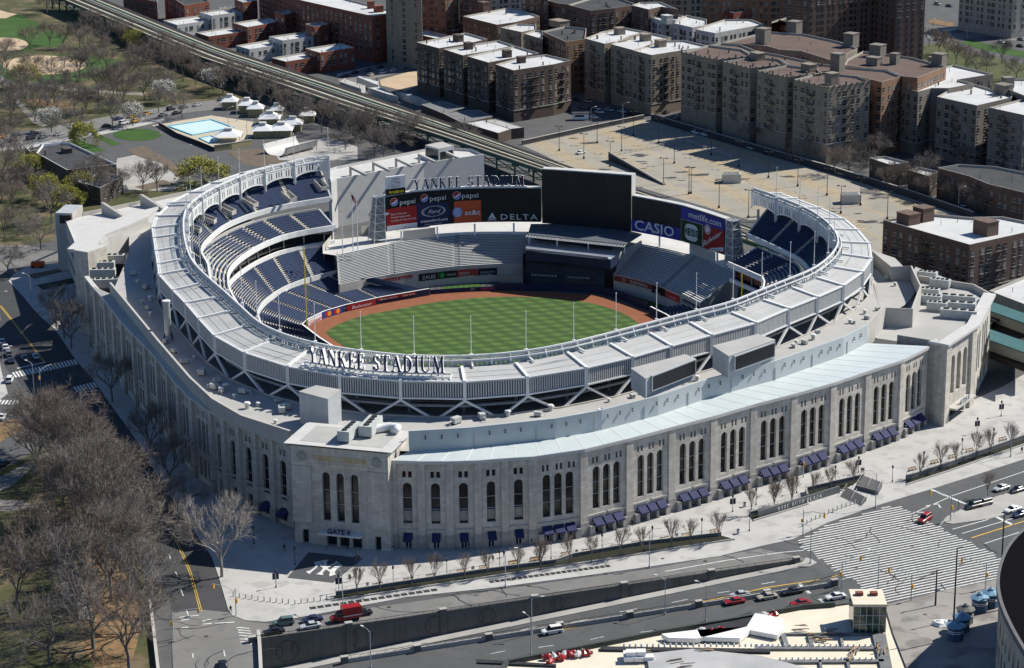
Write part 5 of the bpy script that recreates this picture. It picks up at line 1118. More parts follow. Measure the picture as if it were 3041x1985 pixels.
# ---- terrace equipment: every unit a thing
def ac_unit(): 
    t = thing('air_conditioning_unit', 'proto', 'air conditioner', (0,0,0), local=True); mb = MB(); mb.box(-1.3,-3.2,.3,1.3,3.2,2.3); mb.build('casing', M_unit, t)
    for y in (-2.2, -.75, .75, 2.2): mb = MB(); mb.cyl(0, y, 2.3, 2.55, .55, .55, 10); mb.build('fan', M_dark, t)
    mb = MB(); mb.box(-1.1,-3,0,-.9,3,.3); mb.box(.9,-3,0,1.1,3,.3); mb.build('skid', M_steel2, t); return t
AC = ac_unit(); acs = [(812,1018,ZT,0,1,'left of two long units on the gate tower roof'),(862,1005,ZT,.05,1.1,'right of two long units on the gate tower roof')]
for x, y, z, rz, sc, l in acs: place(AC, G(x, y, GZ+.4), rz-.3, 'long ribbed grey air conditioning unit, '+l, 'long roof units on the gate tower', (sc*1.15, sc*1.25, 1.25))
for i, (x, y, rz) in enumerate([(2160,690,1.2),(2165,706,1.2),(2178,722,1.2),(2225,706,1.25),(2225,722,1.25),(2228,740,1.25),(2155,650,1.1),(2185,668,1.1)]):
    place(AC, G(x, y, 21.6), rz, 'pale grey roof unit in the right-hand service yard, %s counted from the west corner' % nth(i), 'service yard units', (.9, .9 if i < 3 or i > 5 else 1.6, 1.1))
for i, (x, y, rz) in enumerate([(238,628,.1),(240,645,.1),(250,668,.2),(262,612,.1)]):
    place(AC, G(x, y, 19.5), rz+1.5, 'grey roof unit in the left corner yard, %s from the front' % nth(3-i), 'left yard units', (1.0, 1.2, 1.2))
def vent():
    t = thing('roof_vent', 'proto', 'roof vent', (0,0,0), local=True); mb = MB(); mb.cyl(0,0,0,.9,.4,.4,10); mb.build('stack', M_unit, t); mb = MB(); mb.cyl(0,0,.9,1.15,.62,.5,10); mb.build('cap', M_steel, t); return t
VT = vent()
for i, (x, y) in enumerate([(330,705),(350,735),(395,775),(452,835),(462,868),(525,905),(545,925),(600,945),(320,660),(350,700),(1415,935),(1520,908),(1620,885),(1180,968),(1280,955),(1890,790),(1850,800),(2010,730),(1975,752),(1395,965),(575,950),(640,985),(760,985),(2095,640),(2080,665)]):
    place(VT, G(x, y, ZT), 0, 'small capped roof vent on the terrace roof, %s from the left' % nth(sorted([q[0] for q in [(330,0),(350,0),(395,0),(452,0),(462,0),(525,0),(545,0),(600,0),(320,0),(350.1,0),(1415,0),(1520,0),(1620,0),(1180,0),(1280,0),(1890,0),(1850,0),(2010,0),(1975,0),(1395,0),(575,0),(640,0),(760,0),(2095,0),(2080,0)]]).index(x) if x != 350 or y == 735 else 3), 'small vents on the terrace roof', rnd.uniform(.8,1.5))
def ebox():
    t = thing('roof_equipment_box', 'proto', 'roof equipment', (0,0,0), local=True); mb = MB(); mb.box(-.9,-.6,.25,.9,.6,1.3); mb.build('casing', M_unit, t); mb = MB(); mb.box(-.8,-.5,0,-.6,.5,.25); mb.box(.6,-.5,0,.8,.5,.25); mb.build('feet', M_dark, t); mb = MB(); mb.tube([(.9,0,.8),(1.8,.2,.8),(1.8,.2,.1)], .1, 6); mb.build('pipe', M_steel, t); return t
EB = ebox()
for i, (x, y) in enumerate(sorted([(310,640),(340,672),(345,720),(385,798),(378,812),(405,820),(428,845),(470,872),(505,890),(498,905),(515,912),(655,960),(668,952),(645,935),(565,915),(1470,925),(1505,915),(1555,905),(1585,893),(1600,888),(1845,808),(1870,800),(1900,775),(1985,752),(2015,742),(2040,722),(2060,650),(1350,972),(1250,968),(1120,975),(1060,985)])): place(EB, G(x, y, ZT), i*1.1, 'small grey equipment box with a pipe on the terrace roof, %s from the left' % nth(i), 'equipment boxes on the terrace roof', rnd.uniform(.7,1.4))
st = thing('exhaust_stack', 'tall shiny round exhaust stack on a frame on the left terrace roof', 'chimney', tuple(G(391.5,791,ZT))); p = G(391.5,791,ZT)
mb = MB(); mb.cyl(p.x, p.y, ZT+1.5, ZT+11, .95, .95, 16); mb.build('flue', mat('galvanised', (0.50,0.49,0.47), 0.4, 0.1, 0.8, metal=.4), st); mb = MB(); mb.cyl(p.x, p.y, ZT+11, ZT+11.3, 1.1, 1.1, 16); mb.build('rim', M_steel, st)
mb = MB(); [mb.bar((p.x+a, p.y+b, ZT), (p.x+a*.7, p.y+b*.7, ZT+2), .2) for a in (-1.2,1.2) for b in (-1.2,1.2)]; mb.build('stand', M_dark, st)
dc = thing('ventilation_duct', 'fat white curved ventilation duct on the gate tower roof', 'duct', tuple(G(905,1000,GZ))); c = G(905,1000,GZ+1); mb = MB(); mb.tube([c+Vector((-6,-.5,.2)), c+Vector((-3,0,.3)), c+Vector((0,1.2,.5)), c+Vector((2,.2,.5)), c+Vector((1.2,-1.6,.2))], 1.0, 10); mb.build('duct_run', M_steel, dc, smooth=True); mb = MB(); mb.box(c.x-8, c.y-1.5, c.z-1, c.x-5.6, c.y+.8, c.z+1.2); mb.build('plenum_box', M_unit, dc)
# ---- flags and white poles beyond left field
def flagpole(x, y, z, h, lab, flag=True):
    p = G(x, y, z); t = thing('flagpole', lab, 'flagpole', tuple(p)); mb = MB(); mb.cyl(p.x, p.y, z, z+h, .16, .1, 8); mb.build('pole', M_wht, t); mb = MB(); mb.cyl(p.x, p.y, z+h, z+h+.35, .22, .22, 8); mb.build('finial', M_gold, t)
    if flag:
        W, H = 3.2, 1.9; f = t
        for i in range(13):
            mb = MB()
            for k in range(6):
                x0, x1 = W*k/6, W*(k+1)/6; yy = lambda q: .25*math.sin(q*2.2); zz = lambda q: z+h-.3-.75*q; mb.quad((p.x+x0*.55, p.y+yy(x0), zz(x0)-H*(i+1)/13), (p.x+x1*.55, p.y+yy(x1), zz(x1)-H*(i+1)/13), (p.x+x1*.55, p.y+yy(x1), zz(x1)-H*i/13), (p.x+x0*.55, p.y+yy(x0), zz(x0)-H*i/13))
            mb.build('flag_stripe', A_rr if i % 2 == 0 else A_w, t)
        mb = MB(); mb.quad((p.x-.05, p.y-.12, z+h-.3-H*.54), (p.x+.7, p.y-.2, z+h-1.2-H*.54), (p.x+.7, p.y-.2, z+h-1.2), (p.x-.05, p.y-.12, z+h-.3)); mb.build('flag_canton', A_blue, t)
flagpole(821,590,12,20.5,'tall white flagpole flying a striped flag beyond left field'); flagpole(832,592,12,18,'bare white flagpole right of the striped flag beyond left field', False); flagpole(797,600,12,15.5,'bare white flagpole left of the striped flag beyond left field', False)
# ================================================================ CITY BEYOND THE STADIUM
def bmat(n, c, k=.12): return mat_brick(n, tuple(x*(1-k) for x in c), tuple(x*(1+k) for x in c), tuple(x*.8 for x in c), .9, .35, .6, .03)
B_dk = bmat('dark_brown_brick', (0.095,0.065,0.052)); B_tan = bmat('tan_brick', (0.27,0.22,0.165)); B_grt = bmat('grey_tan_brick', (0.255,0.215,0.165)); B_gry = bmat('grey_brick', (0.205,0.18,0.155)); B_red = bmat('red_brick', (0.21,0.065,0.042)); B_cream = bmat('cream_wall', (0.42,0.39,0.33)); B_wht = bmat('white_painted_wall', (0.50,0.50,0.49)); B_brn = bmat('brown_brick', (0.135,0.085,0.065)); B_or = bmat('orange_brick', (0.24,0.135,0.08))
R_w = mat('roof_white', (0.52,0.52,0.515), 0.7, 0.12, 0.1); R_br = mat('roof_brown', (0.12,0.083,0.07), 0.95, 0.14, 0.12); R_dk = mat('roof_black', (0.05,0.052,0.056), 0.9, 0.25, 0.12)
M_sill = mat('window_sill', (0.40,0.38,0.34), 0.8); M_wd = mat('city_window', (0.022,0.026,0.032), 0.18, 0.6, 0.7, spec=.6); M_fire = mat('fire_escape_iron', (0.035,0.03,0.03), 0.7)
def win_mesh(w, h):
    mb = MB(); mb.box(-w/2, -.04, 0, w/2, .05, h); mb.box(-w/2-.12, -.14, -.2, w/2+.12, .05, -.02); mb.box(-w/2, -.07, h*.48, w/2, .0, h*.54)
    me = bpy.data.meshes.new('window'); me.from_pydata(mb.v, [], mb.f); me.materials.append(M_wd); me.materials.append(M_sill)
    for i, p in enumerate(me.polygons): p.material_index = 1 if i >= 6 else 0
    return me
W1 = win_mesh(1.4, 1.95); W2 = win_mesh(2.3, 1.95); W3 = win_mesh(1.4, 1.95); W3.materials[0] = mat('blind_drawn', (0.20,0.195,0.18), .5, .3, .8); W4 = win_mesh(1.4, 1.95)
W4.materials[0] = mat('window_painted_glint', (0.09,0.105,0.125), .1, .4, .7, spec=.8)  # sky glint put into the paler pane colour
wr = random.Random(3)
def bldg(name, lab, px, z, wall, roof, st=3.4, sp=3.1, base=4.0, par=.9, cat='building', nw=100, z0=0.0, bulk=(), fire=0, wins=True, chim=0, rim=None, bm=None):
    """px: roof outline on the image, listed clockwise as seen (so outward is left of travel on the ground)"""
    P = [G(q[0], q[1], z).xy for q in px]
    ar = sum(P[i].x*P[(i+1) % len(P)].y-P[(i+1) % len(P)].x*P[i].y for i in range(len(P)))
    if ar < 0: P.reverse()
    c = sum(P, Vector((0,0)))/len(P); t = thing(name, lab, cat, (c.x, c.y, z0)); n = len(P)
    mb = MB(); mb.wall(P, z0, z+par, closed=True); mb.build('wall', wall, t)
    mb = MB(); mb.poly([(*p, 0) for p in P], z); mb.build('roof', roof, t)
    Q = []
    for i in range(n):
        a = (P[i]-P[i-1]).normalized(); b = (P[(i+1) % n]-P[i]).normalized(); m = Vector((-a.y-b.y, a.x+b.x)); m = m/max(.4, m.length_squared)*2 if m.length > 0 else m; Q.append(P[i]+m*.22)
    mb = MB()
    for i in range(n): j = (i+1) % n; mb.quad((*P[i], z+par), (*P[j], z+par), (*Q[j], z+par), (*Q[i], z+par)); mb.quad((*Q[i], z+par), (*Q[j], z+par), (*Q[j], z), (*Q[i], z))
    mb.build('parapet', rim or M_sill, t)
    cand = []
    if wins:
        for i in range(n):
            a, b = P[i], P[(i+1) % n]; L = (b-a).length; e = (b-a).normalized(); nn = Vector((e.y, -e.x)); mid = (a+b)/2
            if nn.dot(-mid) <= 0 or L < 4: continue
            k = max(1, int((L-1.6)/sp)); fl = max(1, int((z-z0-base+1.2)/st))
            for f in range(fl):
                zz = z-1.0-st*(f+1)+1.0
                if zz < z0+1: continue
                for q in range(k):
                    u = (q+.5)*L/k; g = u+(.35 if q % 2 else -.35)*(1 if sp < 4 else 0); cand.append((mid.y+f*3, a+e*g+nn*.05, zz, math.atan2(nn.x, -nn.y), (q*7+3*i) % 5 == 2))
            if fire and L > 11:
                for ff in range(fire):
                    u = L*(ff+.5)/fire+.4; mb = MB(); top = z-st*1.0
                    for f in range(fl):
                        zz = z-1.0-st*(f+1)+.8
                        if zz < z0+3: continue
                        A = a+e*(u-1.9)+nn*.1; B = a+e*(u+1.9)+nn*.1; A2, B2 = A+nn*1.1, B+nn*1.1
                        mb.hexa([(*A, zz), (*B, zz), (*B2, zz), (*A2, zz)], [(*A, zz+.1), (*B, zz+.1), (*B2, zz+.1), (*A2, zz+.1)]); mb.bar((*A2, zz+1), (*B2, zz+1), .1); mb.bar((*(A2 if f % 2 else B2), zz), (*(B2 if f % 2 else A2), zz+st), .22)
                    if mb.v: mb.build('fire_escape', M_fire, t)
    if fire:
        for i in range(n):
            a, b = P[i], P[(i+1) % n]; e = (b-a).normalized() if (b-a).length > 1 else Vector((1,0)); nn = Vector((e.y,-e.x))
            if nn.dot(-(a+b)/2) > 0 and (b-a).length > 4:
                mb = MB(); mb.bar((*(a+nn*.1), z0+base+1.2), (*(b+nn*.1), z0+base+1.2), .25, .3); mb.build('string_course', M_sill, t)
                if base > 7:
                    mb = MB()
                    for k in range(int((b-a).length/3.2)+1): p = a+e*k*3.2; mb.box(p.x-.35,p.y-.35,z+.3,p.x+.35,p.y+.35,z+par+(1.5 if k % 3 == 0 else .6))
                    mb.build('merlons', wall, t)
    cand.sort(key=lambda q: q[0])
    for q in cand[:nw]:
        o = bpy.data.objects.new('window', W2 if q[4] else wr.choice((W1,W1,W1,W3,W4))); col.objects.link(o); o.parent = t; o.matrix_parent_inverse = parent_inv(t); o.location = (*q[1], q[2]); o.rotation_euler = (0, 0, q[3])
    if len(cand) > nw:
        mb = MB()
        for q in cand[nw:]:
            w = 1.05 if q[4] else .62; mb.box(-w,-.04,0,w,.05,1.75, Matrix.Translation((*q[1], q[2])) @ Matrix.Rotation(q[3], 4, 'Z'))
        o = mb.build('window', M_wd, t); o['kind'] = 'stuff'
    for (x, y, w, d, h) in bulk:
        p = G(x, y, z).xy; e = (P[1]-P[0]).normalized(); ang = math.atan2(e.y, e.x); M = Matrix.Translation((*p, z)) @ Matrix.Rotation(ang, 4, 'Z')
        mb = MB(); mb.box(-w/2,-d/2,0,w/2,d/2,h, M); mb.box(-w/2-.2,-d/2-.2,h,w/2+.2,d/2+.2,h+.25, M); mb.build('bulkhead', bm or wall, t)
    for k in range(chim):
        p = c+(P[wr.randrange(n)]-c)*wr.uniform(.2,.75); mb = MB(); h = wr.uniform(.9,2.4); mb.box(p.x-.3,p.y-.3,z,p.x+.3,p.y+.3,z+h); mb.build('chimney', wall, t)
    mb = MB()
    for k in range(5): p = c+(P[wr.randrange(n)]-c)*wr.uniform(.3,.85); mb = MB(); mb.cyl(p.x, p.y, z, z+1.6, .09, .09, 5); mb.build('vent_pipe', M_dark, t)
    return t
a1 = lambda *q: [(x/3.009, y/3.009) for x, y in q]
a2 = lambda *q: [(782.7+x/3.009, y/3.009) for x, y in q]
a3 = lambda *q: [(1597.4+x/3.009, y/3.009) for x, y in q]
a5 = lambda *q: [((1300+x/2.38)/1.2777, y/2.38/1.2777) for x, y in q]
a6 = lambda *q: [((2500+x/4.399)/1.2777, y/4.399/1.2777) for x, y in q]
f3 = lambda *q: [(1597.4+x/3.009, 469.6+y/3.009) for x, y in q]
# four dark brown blocks by the viaduct
bldg('apartment_block', 'dark brown brick apartment block nearest the corner parking lot, first of four stepped blocks', a2((1110,465),(1235,507),(1515,465),(1637,437),(1465,395),(1270,420)), 22.3, B_dk, R_w, fire=1, bulk=[(a2((1290,440))[0][0], a2((1290,440))[0][1], 3.5, 3, 2.6)], chim=2)
bldg('apartment_block', 'dark brown brick apartment block, second of four stepped blocks from the parking lot', a2((912,408),(1060,452),(1235,420),(1415,385),(1250,336),(1070,370)), 22.3, B_dk, R_w, fire=1, bulk=[(a2((1190,400))[0][0], a2((1190,400))[0][1], 4, 3, 3)], chim=2)
bldg('apartment_block', 'dark brown brick apartment block, third of four stepped blocks from the parking lot', a2((745,358),(882,402),(1070,368),(1240,332),(1130,296),(940,325)), 22.3, B_dk, R_w, fire=1, bulk=[(a2((920,345))[0][0], a2((920,345))[0][1], 4, 3, 3)], chim=2)
bldg('apartment_block', 'dark brown brick apartment block, fourth and farthest of four stepped blocks', a2((558,310),(715,352),(900,322),(1055,287),(900,242),(720,280)), 22.3, B_dk, R_w, fire=1, bulk=[(a2((850,290))[0][0], a2((850,290))[0][1], 5, 3, 3)], chim=2)
# tan blocks on the far side of the street
bldg('apartment_block', 'tan brick corner apartment block with white roof left of the brown-roofed terrace', [(1472,122.4),(1514.4,133),(1584,122),(1650,112),(1590,98),(1530,100)], 26.5, B_tan, R_w, fire=1, bulk=[(1535,109,4,4,3)], chim=5)
bldg('apartment_block', 'tan brick apartment block with white roof, middle of three in the street', [(1420,107.5),(1472,121.5),(1530,102),(1560,92),(1500,78),(1462,88)], 26.5, B_tan, R_w, fire=1, bulk=[(1500,95,4,4,3)], chim=5)
bldg('apartment_block', 'tan brick apartment block with white roof, left of three in the street', [(1359,94),(1405,106.5),(1455,97),(1500,78),(1450,68),(1400,78)], 26.5, B_tan, R_w, fire=1, bulk=[(1440,80,4,4,3)], chim=4)
bldg('apartment_block', 'yellowish brick apartment block with black roof at the far left of the tan row', a5((740,235),(905,310),(1040,290),(1050,215),(900,200)), 24, B_or, R_dk, chim=4)
bldg('apartment_block', 'low tan brick block with small white roof beside the yellowish one', a5((612,252),(740,290),(742,232),(690,225)), 22, B_tan, R_w, fire=1)
bldg('apartment_block', 'tan brick block with white roof and black upper storey behind the dark blocks', a5((443,208),(590,240),(695,220),(695,185),(560,182)), 20, B_tan, R_w, fire=1, bulk=[(1300,62,9,6,3)])
# the long brown terrace with four street pavilions
cl_ = dict(st=3.7, base=7.5, fire=1)
t = bldg('apartment_block', 'huge grey tan apartment block with brown roofs, first pavilion with the corner turret', a3((745,572),(985,628),(1278,583),(1190,548),(940,520)), 31.0, B_grt, R_br, bulk=[(a3((1010,590))[0][0], a3((1010,590))[0][1], 4.2, 4.2, 4.5)], **cl_)
bldg('apartment_block', 'grey tan apartment pavilion with brown roof, second from the corner turret', a3((490,510),(695,555),(940,530),(900,495),(700,470)), 31, B_grt, R_br, bulk=[(a3((850,500))[0][0], a3((850,500))[0][1], 5.5, 4, 3)], chim=2, **cl_)
bldg('apartment_block', 'grey tan apartment pavilion with brown roof, third from the corner turret', a3((250,445),(440,492),(700,465),(640,430),(460,412)), 31, B_grt, R_br, bulk=[(a3((490,420))[0][0], a3((490,420))[0][1], 5.5, 4, 3)], chim=2, **cl_)
bldg('apartment_block', 'grey tan apartment pavilion with brown roof, farthest from the corner turret', a3((-40,378),(205,432),(460,405),(380,360),(150,330)), 31, B_grt, R_br, chim=2, **cl_)
bldg('apartment_block', 'brown-roofed rear wing of the grey tan terrace behind its open light court', a3((240,312),(380,320),(560,337),(650,362),(800,372),(1020,440),(1190,352),(1060,305),(820,252),(560,235)), 30.6, B_grt, R_br, st=3.7, rim=M_sill)
bldg('apartment_block', 'brown-roofed right wing of the grey tan terrace beside the white roofs', a3((1100,472),(1260,492),(1400,502),(1505,549),(1610,560),(1810,480),(1560,415),(1230,372),(1120,430)), 30.6, B_or, R_br, st=3.7, bm=B_gry, bulk=[(a3((1330,360))[0][0], a3((1330,395))[0][1], 5.5, 5, 5), (a3((1305,440))[0][0], a3((1305,455))[0][1], 5.5, 4, 3.2), (a3((1450,440))[0][0], a3((1450,450))[0][1], 3.2, 3.2, 4.5), (a3((1760,440))[0][0], a3((1760,460))[0][1], 5, 4.5, 5)])
bldg('apartment_block', 'long brown-roofed spine linking the four grey tan pavilions', a3((160,330),(380,358),(470,410),(650,428),(710,468),(900,492),(940,528),(1190,546),(1360,590),(1495,548),(1390,506),(1100,482),(940,462),(640,398),(470,366),(370,326),(240,316)), 30.4, B_or, R_br, st=3.7, bm=B_gry, bulk=[(a3((530,310))[0][0], a3((530,310))[0][1], 5, 5, 7), (a3((750,225))[0][0], a3((750,235))[0][1], 5, 5, 5.5), (a3((1145,310))[0][0], a3((1145,330))[0][1], 5, 5, 6), (a3((1050,470))[0][0], a3((1050,500))[0][1], 4.5, 4.5, 7.5)], chim=4)
# white-roofed grey blocks at the right
bldg('apartment_block', 'grey brick apartment block with bright white roof beside the brown terrace', a3((1370,595),(1615,657),(1705,632),(1830,632),(2000,600),(1890,572),(2140,532),(1860,468),(1600,530)), 25.8, B_gry, R_w, st=3.5, fire=1, bulk=[(a3((1690,545))[0][0], a3((1690,560))[0][1], 7, 5, 3.2), (a3((1715,500))[0][0], a3((1715,500))[0][1], 3, 3, 6)], chim=3)
bldg('apartment_block', 'grey brick apartment block with bright white roof and chimney, second from the right edge', a3((1745,692),(2025,754),(2265,698),(2290,660),(2145,645),(2010,605),(1840,640)), 24.5, B_gry, R_w, st=3.5, fire=1, bulk=[(a3((2210,650))[0][0], a3((2210,660))[0][1], 6, 5, 4)], chim=4)
bldg('apartment_block', 'grey brick apartment block with white roof at the right edge of the view', a3((2110,768),(2355,822),(2520,790),(2480,705),(2355,705)), 24.5, B_gry, R_w, st=3.5, fire=1)
bldg('apartment_block', 'grey brick block with white roof behind the blocks at the right edge', a3((2190,620),(2370,690),(2500,650),(2500,570),(2280,566)), 26, B_gry, R_w, bulk=[(a3((2240,600))[0][0], 203, 4, 4, 4)])
bldg('row_house', 'low brown brick block with black roof behind bare street trees at the right', a3((1750,1190),(1975,1250),(2110,1305),(2360,1365),(2480,1340),(2450,1240),(2150,1180),(1900,1165)), 11, B_brn, R_dk, sp=3.0)
bldg('row_house', 'small dark house with patchy white roof among bare trees', a3((1275,1120),(1420,1170),(1550,1150),(1380,1108)), 8, B_dk, R_w)
bldg('row_house', 'small dark house with grey roof among bare trees', a3((1545,1205),(1690,1250),(1760,1215),(1620,1185)), 8, B_dk, M_roofd)
bldg('apartment_block', 'dark brick apartment block with white roof and tan bulkheads behind the right tower', f3((1370,145),(1975,318),(2370,230),(2450,170),(2200,120),(1980,125),(1700,100)), 19.5, B_brn, R_w, st=3.2, sp=3.3, fire=1, bulk=[(f3((1545,140))[0][0], f3((1545,150))[0][1], 6, 5, 3.5), (f3((1650,110))[0][0], f3((1650,130))[0][1], 5, 5, 4.5), (f3((2085,220))[0][0], f3((2085,225))[0][1], 6.5, 5, 4.5)])
# red blocks upper left
bldg('apartment_block', 'very long red brick block with white roof, tallest of the red buildings', [(600,-40),(700,5),(866,42),(930.6,33.5),(760,-10),(700,-40)], 22.8, B_red, R_w, st=2.9, sp=4.2, bulk=[(880,28,4,4,3),(862,20,3,3,3.5)])
def rowh(nm, lo, up, wm, k):
    bldg('row_house', 'lower wing of the %s white-roofed terrace counted from the viaduct corner, %s walls' % (k, nm), a1(*lo), 6.5, wm, R_w, st=2.9, sp=3.3, base=1.5)
    bldg('row_house', 'taller wing of the %s white-roofed terrace counted from the viaduct corner, %s walls' % (k, nm), a1(*up), 9.4, wm, R_w, st=2.9, sp=3.3, base=1.5)
rowh('red', ((1900,418),(2000,445),(2235,408),(2135,378)), ((2135,352),(2237,382),(2480,345),(2380,315)), B_red, 'first')
rowh('pale', ((1650,332),(1745,358),(1975,322),(1882,292)), ((1882,268),(1975,297),(2230,262),(2130,235)), B_wht, 'second')
rowh('brick red', ((1370,240),(1460,268),(1720,232),(1630,200)), ((1630,172),(1730,203),(1960,163),(1870,136)), B_red, 'third')
rowh('off-white', ((1140,155),(1240,188),(1480,152),(1395,120)), ((1395,97),(1480,123),(1730,88),(1640,65)), B_wht, 'fourth')
for i, q in enumerate((((1640,5),(1700,30),(1800,15),(1740,-10)),((1920,95),(1990,115),(2075,100),(2000,80)),((2135,180),(2200,200),(2300,182),(2240,165)))): bldg('stair_block', 'small red brick link block with slate roof, %s from the top of the row' % nth(i), a1(*q), 14.5, B_red, M_steel2, sp=3.6)
bldg('apartment_block', 'red and white brick house block with dark patched roof at the top left', a1((1150,-20),(1230,10),(1290,50),(1465,20),(1380,-30)), 12, B_red, R_dk, sp=3.6)
bldg('apartment_block', 'dark red brick house block behind the viaduct at the top left', a1((860,-30),(1000,5),(1098,25),(1098,-40)), 10, B_red, R_dk)
bldg('apartment_block', 'tall tan and brick slab block behind the red block', a2((340,-110),(590,-70),(590,-130),(420,-150)), 40, B_tan, R_w, sp=8, st=3.1)
bldg('apartment_block', 'yellow ochre brick block at the top of the view', a2((592,-60),(760,-45),(850,-60),(850,-95),(650,-95)), 26, B_or, R_dk)
bldg('store_row', 'low dark stores with red awning at the street corner beyond the dark blocks', a2((455,225),(690,282),(800,262),(700,240),(560,205)), 5, B_dk, R_w, wins=False)
bldg('store_row', 'low store block with pale blue-white roof behind the red awning', a2((600,190),(820,230),(885,215),(885,150),(700,140)), 6, B_dk, R_w, wins=False)
# second row of blocks
bldg('apartment_block', 'brown brick block with white roof and tall white bulkhead, left of the second row', a5((178,128),(418,188),(545,170),(720,128),(555,70),(480,70)), 18, B_brn, R_w, bulk=[(1125,30,5,4,5.5)], chim=2)
bldg('apartment_block', 'dark brick block with black roof and red trim in the second row', a5((925,48),(1080,88),(1250,70),(1410,45),(1270,-5),(1080,0)), 23, B_brn, R_dk, chim=3, bulk=[(1245,10,5,4,4)])
bldg('apartment_block', 'dark brick block with black roof left of the red-trimmed one', a5((775,15),(860,38),(925,45),(1080,0),(1000,-20),(800,-10)), 23, B_brn, R_dk)
bldg('apartment_block', 'dark brown block with grey-white roof edge right of the red-trimmed one', a5((1370,50),(1490,80),(1580,60),(1700,80),(1570,25),(1430,30)), 24, B_brn, R_w)
bldg('apartment_block', 'white painted apartment block with white roof, left of the three white wings', a5((1490,128),(1580,160),(1680,155),(1740,125),(1620,100)), 20, B_wht, R_w, fire=1, chim=2)
bldg('apartment_block', 'white painted apartment block with white roof, middle of the three white wings', a5((1668,178),(1800,208),(1900,190),(1900,150),(1760,120)), 20, B_wht, R_w, fire=1, chim=2)
bldg('apartment_block', 'white painted apartment block with ornate brick front, right of the white wings', a5((1825,222),(1960,248),(2310,185),(2210,150),(2030,150),(1900,190)), 20, B_wht, R_w, chim=2, bulk=[(1550,55,4.5,4,4)])
bldg('apartment_block', 'low red brick hall with long white roof at the top', a5((1865,35),(2090,105),(2250,80),(2480,20),(2200,-20),(1950,10)), 14, B_red, R_w, sp=5)
bldg('apartment_block', 'red brick block with black roof and stone portico behind the brown terrace', a3((590,165),(640,150),(810,192),(1157,102),(1010,70),(760,115)), 15, B_red, R_dk, sp=4)
bldg('apartment_block', 'tall dark brown apartment tower at the top right', a3((700,-160),(860,-140),(1320,-190),(1430,-165),(1470,-150),(1672,-170),(1672,-230),(900,-260)), 48, B_brn, R_dk, st=3.1, sp=3.2)
bldg('apartment_block', 'cream stone apartment block at the far top right corner', a6((1540,-140),(2240,-40),(2420,-60),(2420,-200),(1700,-200)), 22, B_cream, R_w, sp=3.2)
for i, (q, z, wm) in enumerate([(((150,-30),(285,-10),(285,-60),(150,-70)),24,B_brn), (((285,-30),(380,-12),(590,-30),(590,-70),(380,-60)),20,B_cream), (((590,-25),(780,-10),(780,-60),(600,-60)),26,B_brn), (((1000,-40),(1280,-20),(1400,-30),(1400,-80),(1000,-80)),24,B_brn), (((1400,-20),(1730,-10),(1870,-20),(1870,-80),(1400,-80)),22,B_grt), (((1870,-50),(2480,-50),(2480,-110),(1900,-110)),24,B_or)]): bldg('apartment_block', 'partly cut off apartment block at the top edge, %s from the left' % nth(i), a5(*q), z, wm, R_dk)
# white parking building behind the scoreboard
wp = [G(*q, 17).xy for q in [(770,430),(783,422.5),(985,385),(1125,365),(1095,352),(1000,345),(990,352),(783,393),(762,400)]]
t = thing('parking_garage', 'long white concrete parking garage with open roof deck behind the left scoreboard', 'garage', (wp[2].x, wp[2].y, 0))
mb = MB(); mb.wall(wp, 0, 18.0, closed=True); mb.build('wall', M_cap, t); mb = MB(); mb.poly([(*p, 0) for p in wp], 16.9); mb.build('roof_deck', M_cap, t)
mb = MB(); mb.wall(offset(wp[1:4], -.5)[::-1], 16.9, 18); ribbon(mb, wp[1:4], offset(wp[1:4], -.5), 18, 18); mb.build('parapet', M_cap, t)
for x, y in ((815,408),(868,397.5),(921,388),(974,378),(1027,368.5)):
    p = G(x, y, 17).xy; q = p+Vector((4.2,-3.0)); mb = MB(); mb.bar((*p, 17), (*p, 20.2), .9); mb.bar((*p, 20), (*(q+Vector((2,-4))), 18.6), .9); mb.build('ramp_fin', M_precast, t)
ph = thing('stair_house', 'glazed stair house with flat roof at the far end of the white garage deck', 'stair house', tuple(G(1020,362,17))); a, b, c_, d_ = [G(*q, 21.5).xy for q in [(988,338),(1020,347),(1055,340),(1028,330)]]
mb = MB(); mb.wall([a,b,c_,d_], 16.9, 21.5, closed=True); mb.build('wall', M_steel2, ph); mb = MB(); mb.poly([(*p,0) for p in (a,b,c_,d_)], 21.6); mb.build('roof', M_roofd, ph)
e = (b-a).normalized(); n_ = Vector((e.y,-e.x))*.06; mb = MB(); mb.wall([a+e*.6+n_, b-e*.6+n_], 17.3, 20.8); mb.build('glazing', M_win, ph); e = (c_-b).normalized(); n_ = Vector((e.y,-e.x))*.06; mb = MB(); mb.wall([b+e*.6+n_, c_-e*.6+n_], 17.1, 20.2); mb.build('glazing', M_win, ph)
# ---- elevated railway
VZ = 8.4
vA = [G(*q, VZ).xy for q in [(120,-12),(470,135),(782.7,241),(1010,312),(1261,396)]]; vB = [G(*q, VZ).xy for q in [(215,-12),(520,112),(782.7,196),(1050,288),(1341,394)]]
dA = (vA[-1]-vA[-2]).normalized(); dB = (vB[-1]-vB[-2]).normalized(); dC = Vector((.52,-.85)).normalized(); vA.append(vA[-1]+dC*250); vB.append(vB[-1]+dC*240)
VD = thing('elevated_railway', 'long elevated railway with green steel frame and cream walkways beyond the stadium', 'railway', (vA[2].x, vA[2].y, 0))
M_cream = mat('walkway_board', (0.40,0.37,0.28), 0.9, 0.12, 0.4); M_teal = mat('green_steel', (0.025,0.075,0.065), 0.6, 0.2, 0.5); M_rail = mat('track_bed', (0.038,0.03,0.025), 0.9, 0.25, 0.8)
n = 60; A = resample(vA, n); B = resample(vB, n)
